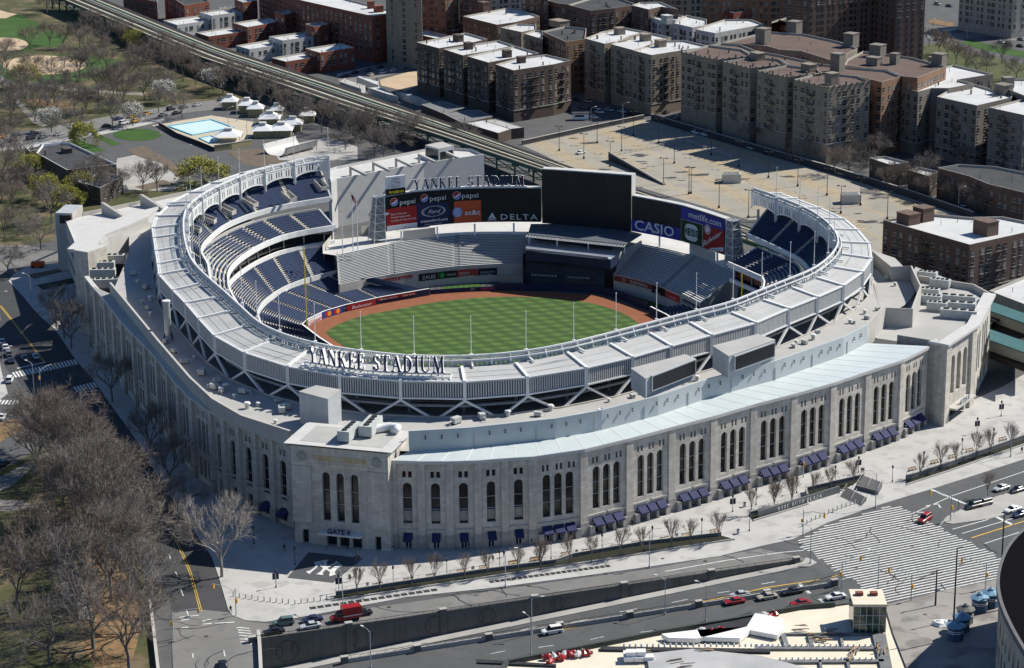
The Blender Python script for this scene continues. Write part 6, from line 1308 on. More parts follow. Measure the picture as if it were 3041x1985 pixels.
def vb(nm, f0, f1, z0, z1, m):
    mb = MB(); P = [a.lerp(b, f0) for a, b in zip(A, B)]; Q = [a.lerp(b, f1) for a, b in zip(A, B)]; ribbon(mb, P, Q, VZ+z1, VZ+z1); mb.wall(P, VZ+z0, VZ+z1); mb.wall(Q[::-1], VZ+z0, VZ+z1); o = mb.build(nm, m, VD)
vb('deck', 0, 1, -1.4, 0, M_teal)
for f0, f1 in ((.05,.22),(.37,.47),(.50,.57),(.80,.985)): vb('track_bed', f0, f1, 0, .25, M_rail)
for f0, f1 in ((.0,.045),(.225,.295),(.475,.495),(.575,.605),(.725,.79)): vb('walkway', f0, f1, 0, .4, M_cream)
for f0 in (.09,.17,.40,.44,.52,.55,.84,.93): vb('rail', f0, f0+.004, .25, .42, M_under)
mb = MB()
for k in range(0, n-12):
    for P, Q in ((A, B),):
        for s in (0, 1):
            p = (A if s == 0 else B)[k]; mb2 = MB(); mb2.bar((*p, 0), (*p, VZ-1.2), .8); mb2.build('column', M_teal, VD)
    mb.bar((*A[k], VZ-1.5), (*B[k], VZ-1.5), .7, 1.2)
    mb.bar((*A[k], VZ-4), (*A[k+1], VZ-1.6), .3); mb.bar((*A[k], VZ-1.6), (*A[k+1], VZ-4), .3); mb.bar((*A[k], VZ-4), (*A[k+1], VZ-4), .25)
mb.build('cross_bracing', M_teal, VD)
st = thing('station_canopy', 'teal platform roof of the elevated station behind the right tower', 'station', tuple(G(2350,745,9)))
for (q, z) in ((((2300,700),(2400,735),(2400,758),(2300,722)), 12), (((2300,765),(2400,800),(2400,826),(2300,790)), 12)):
    P = [G(*x, z).xy for x in q]; mb = MB(); mb.prism(P, z-.4, z); mb.build('platform_roof', mat('teal_roof', (0.05,0.13,0.13), 0.6, .1, .3), st); P2 = [G(x[0], x[1]+10, z-3).xy for x in q]; mb = MB(); mb.wall([P2[3], P2[2]], z-5, z-.6); mb.build('platform_screen', M_sill, st)
mb = MB(); P = [G(*q, 7).xy for q in [(2300,740),(2400,775),(2400,860),(2300,822)]]; mb.prism(P, 5.5, 7); mb.build('platform', M_rail, st)
bldg('store_row', 'low flat building with snow white roof at the right edge beyond the station', f3((2110,640),(2370,740),(2500,700),(2500,520),(2355,540)), 9, B_cream, R_w, wins=False)
# ---- surface car park
lot = [(1214,339),(1496,278.6),(1514,281),(1643.6,320.9),(1830,375.5),(1929.7,403.8),(2096,455),(2262,512),(2270,560),(2090,600),(1900,560),(1700,500),(1500,440),(1341,400),(1270,364)]
P = GL(lot); struct('parking_lot', MB().poly(P, 0.06), M_deckasph)
def wallrun(name, lab, cat, px, h, m, th=.5, z0=0):
    P = [G(*q).xy for q in px]; t = thing(name, lab, cat, (P[0].x, P[0].y, 0)); mb = MB()
    for a, b in zip(P, P[1:]): mb.bar((*a, z0+h/2), (*b, z0+h/2), th, h)
    mb.build('wall_run', m, t); mb = MB()
    for a, b in zip(P, P[1:]): mb.bar((*a, z0+h+.06), (*b, z0+h+.06), th+.25, .14)
    mb.build('coping', M_sill if m is not M_cap else M_precast, t); return t
wallrun('boundary_wall', 'dark wall along the street edge of the big parking lot', 'wall', [(1514,279),(1643.6,318),(1830,373),(1929.7,401),(2096,452),(2262,509)], 2.6, R_dk)
wallrun('boundary_wall', 'low wall between the small asphalt lot and the big parking lot', 'wall', [(1214,337),(1350,307),(1496,276.6)], 1.8, R_dk)
area('side_street', [(1220,338),(1496,277),(1480,262),(1240,290),(1130,330),(1180,345)], M_asph, .05)
area('far_street', [(1335,232),(1514,270),(1900,382),(2300,500),(2400,540),(2400,505),(1960,384),(1700,300),(1560,262),(1400,228)], M_asph, .055)
area('far_street', [(1514,270),(1545,263),(1640,238),(1700,225),(1660,215),(1580,238),(1500,258)], M_asphl, .07)
u = (G(1643.6,419.6).xy-G(1502,351).xy).normalized(); v = (G(1509,358).xy-G(1490,363).xy).normalized(); org = G(1502,351).xy
def inpoly(p, L):
    c = False
    for i in range(len(L)):
        a, b = L[i], L[i-1]
        if (a[1] > p[1]) != (b[1] > p[1]) and p[0] < (b[0]-a[0])*(p[1]-a[1])/(b[1]-a[1])+a[0]: c = not c
    return c
LP2 = [(p.x, p.y) for p in P]; mb = MB(); vn = Vector((-u.y, u.x))
for r in range(-9, 14):
    base = org+vn*(r*17.5)
    for k in range(-60, 90):
        p = base+u*(k*2.75)
        for s in (1, -1):
            if (r*31+k//14) % 5 == 0: continue
            a, b = p+v*s*.4, p+v*s*5.3
            if inpoly(a, LP2) and inpoly(b, LP2): line_strip(mb, [a, b], .32, .10)
    for k in range(-60, 90, 1):
        a, b = base+u*k*2.75, base+u*(k+1)*2.75
        if inpoly(a, LP2) and inpoly(b, LP2): line_strip(mb, [a, b], .3, .095)
struct('parking_bay_lines', mb, mat('faded_yellow', (0.60,0.40,0.12), 0.9, 0.2, 0.5))
mb = MB()
for _ in range(70):
    x, y = rnd.uniform(1250,2200), rnd.uniform(300,520); p = G(x, y).xy
    if inpoly(p, LP2): rr = rnd.uniform(.6,2.6); k0 = rnd.random()*6; mb.poly([(p.x+rr*1.6*math.cos(t)*(1+.35*math.sin(3*t+k0)), p.y+rr*.8*math.sin(t)*(1+.3*math.cos(2*t+k0)), 0) for t in [k*math.pi/7 for k in range(14)]], .108+.0004*_)
struct('oil_and_water_stains', mb, mat('stain', (0.07,0.068,0.065), .5))
rmp = thing('access_ramp', 'sloping car ramp with railings descending across the big parking lot', 'ramp', tuple(G(1414,372))); p0, p1 = G(1414,373).xy, G(1543,431).xy; nn = Vector((.75,.66))*4
mb = MB(); mb.hexa([(*p0,0),(*p1,0),(*(p1+nn*.3),0),(*(p0+nn*.3),0)],[(*p0,3.2),(*p1,.2),(*(p1+nn*.3),.2),(*(p0+nn*.3),3.2)]); mb.build('retaining_wall', R_dk, rmp); mb = MB(); mb.bar((*p0,3.5),(*p1,.5),.5,.6); mb.build('edge_beam', M_sill, rmp)
q0, q1, q2 = G(1414,366).xy, G(1589,330).xy, G(1700,368).xy
for a, b in ((q0,q1),(q1,q2)):
    mb = MB(); 
    for z in (.6,1.3): mb.bar((*a,z),(*b,z),.14)
    nq = int((b-a).length/3)
    for k in range(nq+1): p = a.lerp(b,k/nq); mb.bar((*p,0),(*p,1.3),.12)
    mb.build('railing', M_sill, rmp)
for i, (x, y, w, d) in enumerate(((1700,424,7,4.5),(1976,472,7,4.5))):
    p = G(x, y); t = thing('stair_shed', 'square concrete stair shed on the parking lot, %s of the two' % ('left' if i == 0 else 'right'), 'shed', tuple(p), -.25); mb = MB(); mb.box(p.x-w/2,p.y-d/2,0,p.x+w/2,p.y+d/2,3.6); mb.build('wall', M_step, t); mb = MB(); mb.box(p.x-w/2+.4,p.y-d/2+.4,3.6,p.x+w/2-.4,p.y+d/2-.4,3.75); mb.build('roof', M_under, t)
# lamp posts of the lot
def lotlamp():
    t = thing('parking_lamp', 'proto', 'lamp post', (0,0,0), local=True); mb = MB(); mb.cyl(0,0,.9,10.6,.14,.1,6); mb.build('post', M_fire, t); mb = MB(); mb.cyl(0,0,0,.9,.42,.42,8); mb.build('base', M_fire, t)
    for s in (-1,1): mb = MB(); mb.bar((0,0,10.5),(s*1.2,0,10.5),.1); mb.box(s*1.2-.45,-.3,10.35,s*1.2+.45,.3,10.65); mb.build('lamp_head', M_fire, t)
    return t
LL = lotlamp(); lots = [(1299.6,351.5),(1388,333.5),(1444.5,353),(1418,388),(1531,334),(1472,316),(1357,370),(1542,429),(1601,452),(1606,451),(1671,484),(1739.5,507),(1653,362),(1717,389),(1786,414),(1854,434),(1922,455),(2000,478),(1954,497),(2062,510),(1567,381)]
for i, q in enumerate(sorted(lots)): place(LL, G(*q), -.4, 'tall black twin-headed lamp on the big parking lot, %s from the left' % nth(i), 'lamp posts of the big parking lot')
# ---- street edge rooms: small lot, sheds, containers next to the viaduct
area('asphalt_yard', a2((1250,860),(1660,775),(1900,810),(1990,850),(1460,975),(1330,905)), M_asph, .07)
area('red_dirt_lot', a2((300,560),(560,490),(565,600),(480,640),(310,600)), M_sand, .07)
area('far_street', a2((0,560),(450,400),(560,380),(560,480),(230,560),(60,600)), M_asphl, .06)
kerbed('far_pavement', a2((0,540),(330,445),(560,390),(560,370),(450,420),(0,520)), M_conc2)
for i, (q, z, mm) in enumerate([(((590,735),(750,800),(900,760),(740,710)),4,M_under), (((750,800),(880,865),(1090,820),(1000,775),(900,775)),4,M_under), (((900,865),(1130,935),(1220,905),(1030,845)),4.5,R_w), (((1030,845),(1220,905),(1310,895),(1110,835)),4.5,M_roofd), (((140,540),(290,600),(295,570),(165,535)),3.2,R_w), (((215,615),(350,660),(430,680),(300,610)),3,R_w), (((410,640),(550,690),(660,720),(520,660)),3,R_w), (((20,575),(170,625),(200,600),(60,550)),3,M_roofd)]): bldg('trackside_shed', 'low flat-roofed shed between viaduct and dark blocks, %s in the row' % nth(i), a2(*q), z, B_wht if i > 3 else B_dk, mm, wins=False, par=.2)
kiosk = thing('parking_booth', 'small white attendant booth in the asphalt yard', 'booth', tuple(G(1352,279))); p = G(1352,279); mb = MB(); mb.box(p.x-4,p.y-1.5,.4,p.x+3,p.y+1.5,3); mb.build('wall', M_wht, kiosk); mb = MB(); mb.box(p.x-4.3,p.y-1.8,3,p.x+3.3,p.y+1.8,3.3); mb.build('roof', R_dk, kiosk); mb = MB(); mb.box(p.x-3,p.y-1.56,1.6,p.x+1,p.y-1.5,2.5); mb.build('window', M_win, kiosk)
# far right: little park and crossroads
area('far_street', a6((1100,330),(1500,440),(2380,260),(2700,200),(2700,600),(1900,480),(1300,560),(1000,470),(200,700),(100,640),(900,440),(1100,400)), M_asphl, .05)
area('far_street', a6((1120,60),(1540,130),(2300,210),(2600,100),(2600,320),(1500,320),(1100,270)), M_asph, .06)
kerbed('far_pavement', a6((1350,420),(2380,220),(2600,170),(2600,100),(2240,205),(1500,360),(1280,390)), M_conc)
M_olive = mat_world('olive_lawn', (0.05,0.07,0.02), (0.09,0.09,0.035), .06)
area('park_lawn', a6((1000,600),(1400,560),(1700,700),(2600,880),(2600,1300),(1900,1200),(1400,900),(1000,800)), M_olive, .08)
area('park_lawn', a6((1560,570),(1640,510),(2000,600),(2600,720),(2600,800),(1800,650)), M_lawn, .08)
for i, q in enumerate([((1500,385),(1540,350),(1840,395),(1800,425)),((1110,300),(1180,250),(1480,310),(1420,355)),((1940,290),(2000,270),(2260,320),(2200,340)),((1740,320),(1800,310),(2040,360),(2000,375))]): kerbed('planted_median', a6(*q), M_soil)
# ================================================================ TREES
M_bark = mat('bark', (0.15,0.135,0.12), 0.95, 0.2, 1.0); M_twig = mat('twigs', (0.195,0.17,0.15), 0.95, 0.25, 0.5); M_twl = mat('pale_twigs', (0.29,0.26,0.235), 0.9, 0.15, 0.6); M_twr = mat('russet_twigs', (0.205,0.165,0.14), 0.95, 0.2, 0.5)
M_bud = mat('spring_leaves', (0.30,0.29,0.045), 0.9, 0.35, 0.5); M_blo = mat('white_blossom', (0.62,0.60,0.55), 0.9, 0.15, 0.6); M_ev = mat('evergreen_leaves', (0.03,0.05,0.02), 0.9, .3, .6)
def stick(mb, a, b, r0, r1, n=3):
    d = (b-a).normalized(); u = Vector((0,0,1)) if abs(d.z) < .9 else Vector((1,0,0)); x = d.cross(u).normalized(); y = d.cross(x); i = len(mb.v)
    for p, r in ((a, r0), (b, r1)): mb.v += [tuple(p+(x*math.cos(2*math.pi*k/n)+y*math.sin(2*math.pi*k/n))*r) for k in range(n)]
    for k in range(n): j = (k+1) % n; mb.f.append((i+k, i+j, i+n+j, i+n+k)); mb.uv.append(None)
def make_tree(seed, H=16, spread=.62, trunk=.28, depth=6, kids=3, upright=.25, m1=M_bark, m2=M_twig, leaves=None, nleaf=1, thick=1.0, ls=.3, name='bare_tree', twl=1.0):
    r = random.Random(seed); T = MB(); Cw = MB(); Lf = MB()
    t = thing(name, 'proto', 'tree', (0,0,0), local=True)
    def rot(d, ang):
        ax = Vector((r.uniform(-1,1), r.uniform(-1,1), r.uniform(-1,1))).cross(d).normalized(); return (Matrix.Rotation(ang, 3, ax) @ d).normalized()
    def grow(p, d, L, rad, k):
        q = p+d*L*.55; d2 = rot(d, r.uniform(.05,.22)); e = q+d2*L*.45; tgt = T if k < 3 else Cw; n = 6 if k == 0 else (4 if k < 3 else 3); f = .82
        stick(tgt, p, q, rad, rad*.88, n); stick(tgt, q, e, rad*.88, rad*.74, n)
        if k >= depth:
            if leaves:
                for _ in range(nleaf):
                    c = e+Vector((r.gauss(0,.5), r.gauss(0,.5), r.gauss(0,.4))); s = ls*r.uniform(.6,1.4); a, b = rot(Vector((1,0,0)), r.uniform(0,3))*s, rot(Vector((0,1,0)), r.uniform(0,3))*s; Lf.quad(c-a, c-b, c+a, c+b)
            return
        nk = kids if k else kids+2
        for i in range(nk):
            ang = r.uniform(.28, spread) if k else r.uniform(.3, spread*1.15); dd = rot(d2, ang)
            if k == 0: az = 2*math.pi*(i+r.random()*.6)/nk; el = spread*1.05*r.uniform(.45, 1.1); dd = Vector((math.sin(el)*math.cos(az), math.sin(el)*math.sin(az), math.cos(el)))
            dd = (dd+Vector((0,0,upright*r.uniform(.3,1)))).normalized(); s = e if i < 2 else p.lerp(e, r.uniform(.55,.95)); grow(s, dd, L*r.uniform(.66,.88) if k else H*r.uniform(.2,.26), rad*.6 if k else rad*.55, k+1)
        if k >= 2:
            for _ in range(3):
                s = p.lerp(e, r.random()); dd = rot(d, r.uniform(.5,1.1)); stick(Cw, s, s+dd*L*r.uniform(.4,.9)*twl, .03*thick, .012*thick)
    grow(Vector((0,0,0)), Vector((0,0,1)), H*trunk, H*.017*thick+.05, 0)
    # fine twigs are kept at least a visible thickness
    T.build('trunk', m1, t); Cw.build('crown', m2, t)
    if leaves and Lf.v: Lf.build('foliage', leaves, t)
    return t
TP = [make_tree(s, 17, sp_, tr, 6, 3, up, m2=m) for s, sp_, tr, up, m in ((1,.72,.25,.12,M_twig),(2,.8,.22,.1,M_twr),(3,.66,.3,.2,M_twig),(4,.85,.24,.05,M_twig),(5,.7,.27,.12,M_twr))]
TPL = make_tree(9, 17, .7, .26, 6, 3, .22, M_twl, M_twl)
TYG = [make_tree(11, 11, .95, .2, 6, 3, .0, leaves=M_bud, nleaf=4, ls=.2, name='budding_tree'), make_tree(12, 12, .8, .22, 6, 3, .1, leaves=M_bud, nleaf=3, ls=.17, name='budding_tree')]
TBL = make_tree(13, 11, .7, .22, 6, 3, .15, leaves=M_blo, nleaf=2, ls=.2, name='blossom_tree')
TYO = [make_tree(s, 7, .42, .26, 5, 3, .35, m2=M_twr, thick=.55, name='young_tree', twl=.8) for s in (21, 22)]
tr = random.Random(5); TREES = []
def grove(pts, hs, lab, grp, protos=None, f=None):
    P = sorted(pts)
    for i, q in enumerate(P):
        pr = (protos or TP)[tr.randrange(len(protos or TP))]; h = tr.uniform(*hs); base = 17.0 if pr in TP or pr is TPL else (11.0 if pr not in TYO else 7.0)
        c = G(q[0], q[1], .05); place(pr, c, tr.uniform(0,6.28), lab % nth(i), grp, (h/base*tr.uniform(.92,1.08), h/base*tr.uniform(.92,1.08), h/base))
sc1 = lambda L: [(x/3.009, y/3.009) for x, y in L]
near = [(83,1103),(118.6,1085),(83,1314),(180,1443),(217,1508),(114.6,1545),(259,1399),(249,1364),(332,1468),(225,1283),(150,1196),(178,1216),(205,1240),(237,1265),(262,1290),(158,1135),(190,1165),(215,1195),(240,1225),(95,1052),(128,1062),(160,1085),(280,1330),(300,1380),(232,1190),(250,1215),(275,1215),(198,1120),(180,1105),(300,1290),(300,1555),(40,1420)]
grove(near, (17,23), 'big bare tree in the park lawn left of the avenue, %s from the left', 'bare trees in the near left park')
place(TPL, G(516,1342), 1.0, 'single tall pale bare tree on the pavement left of the gate tower', None, 1.22)
grove([(131,765.4),(149.5,787),(166,812),(18.6,636),(261,935),(395,1140),(425,1195),(350,1065)], (12,15), 'bare street tree on the pavement along the left facade, %s from the left', 'street trees along the left facade')
pk = sc1([(30,425),(215,350),(350,315),(440,335),(560,335),(370,590),(515,660),(690,670),(795,670),(690,780),(245,850),(75,875),(100,780),(340,790),(510,970),(790,910),(820,680),(900,600),(980,560),(1050,620),(1370,600),(1280,570),(1080,440),(1000,430),(700,440),(600,400),(890,310),(830,290),(650,230),(750,330),(1275,830),(1110,790),(950,460),(620,560),(450,480),(150,640),(20,640),(180,720),(420,860),(600,800),(860,760),(1010,700),(1180,680),(80,1000),(20,1080),(85,1400),(1000,1330),(820,1390),(655,1420),(650,1330),(550,90),(470,60),(380,60),(330,100),(1180,490),(1230,520),(1130,420),(760,520),(560,560),(50,540),(240,560),(20,1300),(130,1200),(1100,1340),(380,730),(520,800)])
pk += [(30,500),(60,545),(12,560),(78,460),(120,520),(95,580),(5,470)]
grove(pk, (12.5,17), 'bare tree in the far left park beside the ball fields, %s from the left', 'bare trees in the far left park')
via = sc1([(1480,620),(1560,660),(1640,600),(1700,650),(1760,720),(1830,700),(1900,740),(1960,700),(2000,790),(2080,880),(2140,800),(2250,930),(2320,880),(1420,520),(1300,470),(1200,430)])+a2((50,960),(100,950),(135,970),(170,985),(230,985),(330,1110),(265,1090),(400,1060),(490,1030),(560,1010),(60,1050),(880,1040))
grove(via, (12,16), 'bare street tree in the shaded strip beside the viaduct, %s from the left', 'bare trees beside the viaduct')
rt_ = a3((430,1030),(810,1140),(1130,1190),(1250,1180),(1400,1330),(1550,1350),(1660,1280),(1700,1400),(1940,1170),(1970,1470),(2070,1500),(2300,1480),(1030,1225),(1480,1300),(1850,1430),(2180,1470),(1300,1250),(1180,1130),(1340,1140))
grove(rt_, (9,13), 'bare street tree along the street behind the parking lot, %s from the left', 'bare trees behind the parking lot')
grove(a3((1430,380),(1530,370),(1690,330),(2090,500),(2300,560),(1760,380),(1820,400),(1950,470),(2020,520),(1880,450),(2200,440),(1300,330)), (10,14), 'bare tree in the small park at the upper right, %s from the left', 'bare trees in the upper right park')
place(TYG[0], G(475,432), 0, 'round yellow green budding tree behind the left end of the stadium roof', None, (1.5,1.5,1.15))
for i, (q, l) in enumerate([((160,484),'yellow green budding tree in front of the dark flat-roofed building'),((108,470),'budding olive tree at the corner of the dark flat-roofed building'),((196,338),'budding tree on the lawn above the grey court, left'),((318,112),'budding tree top beside the viaduct at the upper left'),((180,455),'small bright budding bush beside the dark building'),((60,205),'budding tree beside the lower ball field'),((2012,98),'bright yellow green tree by the tall brown apartment tower'),((70,420),'budding tree left of the dark flat-roofed building'),((2044,82),'second, paler budding tree by the tall brown apartment tower')]): place(TYG[i % 2], G(*q), i, l, None, (1.0,1.0,.9+.1*(i % 3)))
for q, l in [((309,294),'white blossom tree beside the taxis on the park road'),((497,212),'white blossom tree near the viaduct street'),((120,308),'white blossom tree by the left end of the park road'),((385,240),'white blossom tree among bare trees above the pool'),((533,62),'white blossom tree between the pale terraces')]: place(TBL, G(*q), 0, l, None, 1.05)
z1_ = lambda L: [(587+x/2.53, 939+y/2.53) for x, y in L]; z2_ = lambda L: [(1174+x/2.53, 939+y/2.53) for x, y in L]; z3_ = lambda L: [(1754+x/2.53, 939+y/2.53) for x, y in L]
yg = z1_([(615,1120),(752,1108),(935,1082),(1068,1062),(1250,1038),(1382,1020),(1560,1002),(1695,980)])+z2_([(210,980),(378,950),(508,935),(682,903),(805,882),(975,852),(1090,834),(1260,812),(1445,655),(1583,618),(1683,592)])+z3_([(115,612),(218,588),(347,552),(448,522),(577,478),(972,436),(1095,392),(1180,370),(1300,330),(1385,300),(1505,282),(1370,548)])
P_ = sorted(yg)
for i, q in enumerate(P_): place(TYO[i % 2], G(q[0], q[1], .1), i*1.3, 'young bare tree in the planting strip along the plaza, %s from the left' % nth(i), 'young trees along the plaza', tr.uniform(1.0,1.22))
# grass, fields and paths of the left side
area('park_lawn', [(-60,1110),(10,1090),(60,1062),(105,1035),(150,1080),(235,1170),(300,1262),(335,1330),(352,1440),(356,1620),(-200,1620),(-200,1150)], M_grass, .03)
area('leaf_litter', [(190,1225),(230,1250),(280,1320),(320,1400),(335,1440),(300,1560),(230,1570),(180,1480),(210,1420),(180,1330)], M_soil, .06)
area('leaf_litter', [(-20,990),(30,975),(52,985),(40,1005),(-20,1040)], M_soil, .08)
for i, q in enumerate([[(-40,1130),(20,1100),(75,1068),(110,1052),(118,1064),(70,1092),(30,1130),(-40,1160)],[(90,1180),(130,1210),(165,1270),(190,1350),(220,1440),(200,1445),(150,1390),(120,1290)],[(-40,1160),(50,1165),(80,1180),(20,1190),(-40,1185)]]): area('park_path', q, M_path, .075)
area('park_lawn', [(-400,20),(60,-60),(300,110),(480,170),(600,240),(330,262),(240,285),(120,300),(-400,330)], M_grass, .03)
area('ball_field_grass', sc1([(-200,130),(120,100),(330,190),(470,260),(430,330),(300,330),(180,350),(-200,330)]), M_lawn, .05); area('ball_field_grass', sc1([(-100,480),(100,420),(580,360),(860,440),(720,520),(480,590),(250,610),(-50,560)]), M_lawn, .05)
ell = lambda x, y, rx, ry: [(x+rx*math.cos(k*math.pi/14), y+ry*math.sin(k*math.pi/14)) for k in range(28)]
area('ball_field_dirt', ell(103,152,97,22), M_sand, .09); area('ball_field_dirt', ell(10,104,55,16), M_sand, .09); area('ball_field_dirt', sc1([(-50,60),(60,90),(120,100),(40,130),(-50,130)]), M_sand, .08)
area('park_path', sc1([(-20,520),(120,590),(150,720),(280,850),(330,880),(300,890),(230,860),(110,720),(60,620),(-20,560)]), M_path, .075); area('park_path', sc1([(200,570),(500,620),(800,640),(1020,650),(1000,670),(780,658),(480,640),(190,590)]), M_path, .076)
area('park_path', sc1([(160,700),(420,690),(560,760),(380,760),(240,740)]), M_soil, .07)
area('park_road', sc1([(-100,940),(0,960),(500,860),(900,790),(1330,720),(1600,690),(1560,760),(1150,810),(1000,840),(620,930),(100,1030),(-100,1050)]), M_asphl, .06)
kerbed('park_pavement', sc1([(-100,1040),(60,1035),(600,940),(1000,860),(1150,830),(1140,850),(640,960),(100,1050),(-100,1070)]), M_conc)
area('street_under_viaduct', sc1([(350,-40),(600,120),(900,260),(1400,470),(1700,620),(2355,900),(3300,1250),(3300,1050),(2355,760),(1500,420),(900,200),(560,20)]), M_asph, .05)
area('park_yard', sc1([(640,960),(1140,860),(1300,980),(1700,1120),(1900,1200),(1500,1400),(1000,1420),(500,1400),(100,1100),(180,1030)]), M_asph, .04)
area('oval_lawn', sc1(ell(960,945,170,42)), M_lawn, .10); area('lawn_strip', sc1([(640,955),(700,945),(850,1010),(790,1022)]), M_lawn, .1); area('lawn_strip', sc1([(450,1000),(560,980),(740,1055),(640,1070),(200,1010)]), M_lawn, .08)
area('paved_court', sc1([(820,1110),(980,1080),(1080,1120),(1200,1190),(1270,1250),(1200,1290),(1000,1250),(860,1300),(800,1200)]), M_conc2, .09); area('paved_court', sc1([(860,1250),(1100,1250),(1300,1290),(1200,1340),(900,1330)]), M_conc2, .095)
area('planting_bed', sc1([(880,1050),(1010,1020),(1200,1130),(1290,1230),(1240,1240),(1120,1140),(1000,1110),(920,1080)]), M_bed, .11); area('planting_bed', sc1([(940,1310),(1140,1260),(1240,1295),(1020,1335)]), M_bed, .11)
area('park_lawn', sc1([(-60,1040),(160,1050),(230,1200),(300,1400),(1330,1300),(1280,1360),(640,1480),(300,1560),(-60,1640)]), M_grass, .05)
area('park_lawn', sc1([(1590,1060),(1800,1040),(2000,1120),(1900,1180),(1700,1150)]), M_bed, .07)
area('skate_yard', sc1([(1900,1040),(2300,960),(2500,1030),(2500,1120),(2100,1130),(1950,1120)]), M_conc2, .08)
# pool complex
area('pool_deck', sc1([(1060,880),(1480,810),(1800,860),(1760,960),(1500,1050),(1400,1000),(1200,930)]), mat_world('pool_deck', (0.42,0.37,0.28),(0.5,0.44,0.34),.2), .12)
def pool(lab, q):
    P = GL(sc1(q), 0); c = sum((p for p in P), Vector())/len(P); t = thing('swimming_pool', lab, 'pool', (c.x, c.y, 0)); mb = MB(); P2 = [c.xy+(p.xy-c.xy)*.93 for p in P]; mb.wall([p.xy for p in P], .0, .45, closed=True); L = len(P)
    for k in range(L): j = (k+1) % L; mb.quad((*P[k].xy,.45),(*P[j].xy,.45),(*P2[j],.45),(*P2[k],.45)); mb.quad((*P2[k],.45),(*P2[j],.45),(*P2[j],.14),(*P2[k],.14))
    mb.build('rim', mat('pool_rim_blue', (0.12,0.38,0.52), .6), t); mb = MB(); mb.poly([(*p,0) for p in P2], .16); mb.build('basin_floor', mat('pool_floor', (0.50,0.66,0.70), .6, .05, .3), t)
pool('large empty pale blue swimming pool in the left park', [(1165,887),(1480,840),(1640,897),(1345,952)]); pool('small pale blue wading pool in front of the large pool', [(1390,972),(1475,955),(1545,985),(1470,1010)])
M_yell = bmat('yellow_block_wall', (0.36,0.31,0.17))
for i, (x, y, s, h) in enumerate([(1610,760,60,5),(1730,785,62,5),(1790,810,60,5),(1890,870,75,4.5),(1840,955,70,4.5),(1970,950,80,4.5),(2050,910,70,4.5),(1600,985,85,4),(2150,850,60,4.5),(1935,815,50,4.5)]):
    c = G(x/3.009, y/3.009).xy; t = thing('white_pavilion', 'white hip-roofed pavilion with square cupola beside the pools, %s from the left' % nth(sorted([1610,1730,1790,1890,1840,1970,2050,1600,2150,1935]).index(x)), 'pavilion', (c.x, c.y, 0)); w = s/16
    mb = MB(); mb.box(c.x-w*.85, c.y-w*.85, 0, c.x+w*.85, c.y+w*.85, h-1.2)
    if i != 7: mb.build('wall', M_yell, t)
    else: mb = MB(); [mb.bar((c.x+a*w, c.y+b*w, 0), (c.x+a*w, c.y+b*w, h-1), .2) for a in (-1,1) for b in (-1,1)]; mb.build('tent_posts', M_steel, t)
    mb = MB(); sq_ = lambda k, z: [(c.x-k, c.y-k, z), (c.x+k, c.y-k, z), (c.x+k, c.y+k, z), (c.x-k, c.y+k, z)]; mb.hexa(sq_(w*1.05, h-1.3), sq_(w*.35, h+.6)); mb.build('hip_roof', M_wht, t); mb = MB(); mb.hexa(sq_(w*.33, h+.5), sq_(w*.33, h+1.7)); mb.build('cupola', M_cap, t)
wallrun('pool_wall', 'yellow block wall in front of the wading pool', 'wall', sc1([(1500,1060),(1620,1045),(1760,1020)]), 2.6, M_yell); wallrun('pool_fence', 'dark railing along the near side of the pools', 'fence', sc1([(1110,880),(1240,960),(1400,1020),(1500,1062)]), 1.8, M_fire, .12)
hr = thing('half_pipe', 'white curved skateboard ramp behind the left end of the roof', 'skate ramp', tuple(G(680,350))); c = G(680,352); mb = MB()
pf = [(-6.5+0,4.2),(-5.6,2.2),(-4.2,.8),(-2.5,.2),(2.5,.2),(4.2,.8),(5.6,2.2),(6.5,4.2)]; ax_ = (G(735,332)-G(645,355)).xy.normalized(); ay_ = Vector((-ax_.y, ax_.x))
for (a, za), (b, zb_) in zip(pf, pf[1:]): A, B = c.xy+ay_*a, c.xy+ay_*b; mb.quad((*(A-ax_*11), za), (*(A+ax_*9), za), (*(B+ax_*9), zb_), (*(B-ax_*11), zb_)); mb.quad((*(A-ax_*11), za-.3), (*(A+ax_*9), za-.3), (*(B+ax_*9), zb_-.3), (*(B-ax_*11), zb_-.3))
mb.build('riding_surface', M_cap, hr); mb = MB(); [mb.bar((*(c.xy+ay_*a+ax_*q), 0), (*(c.xy+ay_*a+ax_*q), 3.9), .3) for a in (-6.3,6.3) for q in (-10,-3,4,8)]; mb.build('ramp_frame', M_steel2, hr)
# dark flat-roofed building in the park
B_pk = bmat('dark_park_brick', (0.075,0.06,0.05))
bldg('park_building', 'dark brick building with black flat roof and white coping in the left park', sc1([(255,1085),(470,1205),(815,1165),(495,1015),(430,1010),(300,1025)]), 8.5, B_pk, R_dk, st=4, sp=6, base=2, bulk=[(155,355,5,3,1.8)], chim=4, rim=M_wht)
bldg('park_building', 'lower front wing of the dark park building', sc1([(545,1285),(700,1330),(860,1250),(700,1215)]), 6, B_pk, R_dk, st=4, sp=6, base=2, rim=M_wht); bldg('park_building', 'small left wing of the dark park building', sc1([(175,1045),(210,1075),(330,1050),(290,1018)]), 7.5, B_pk, R_dk, wins=False, rim=M_wht)
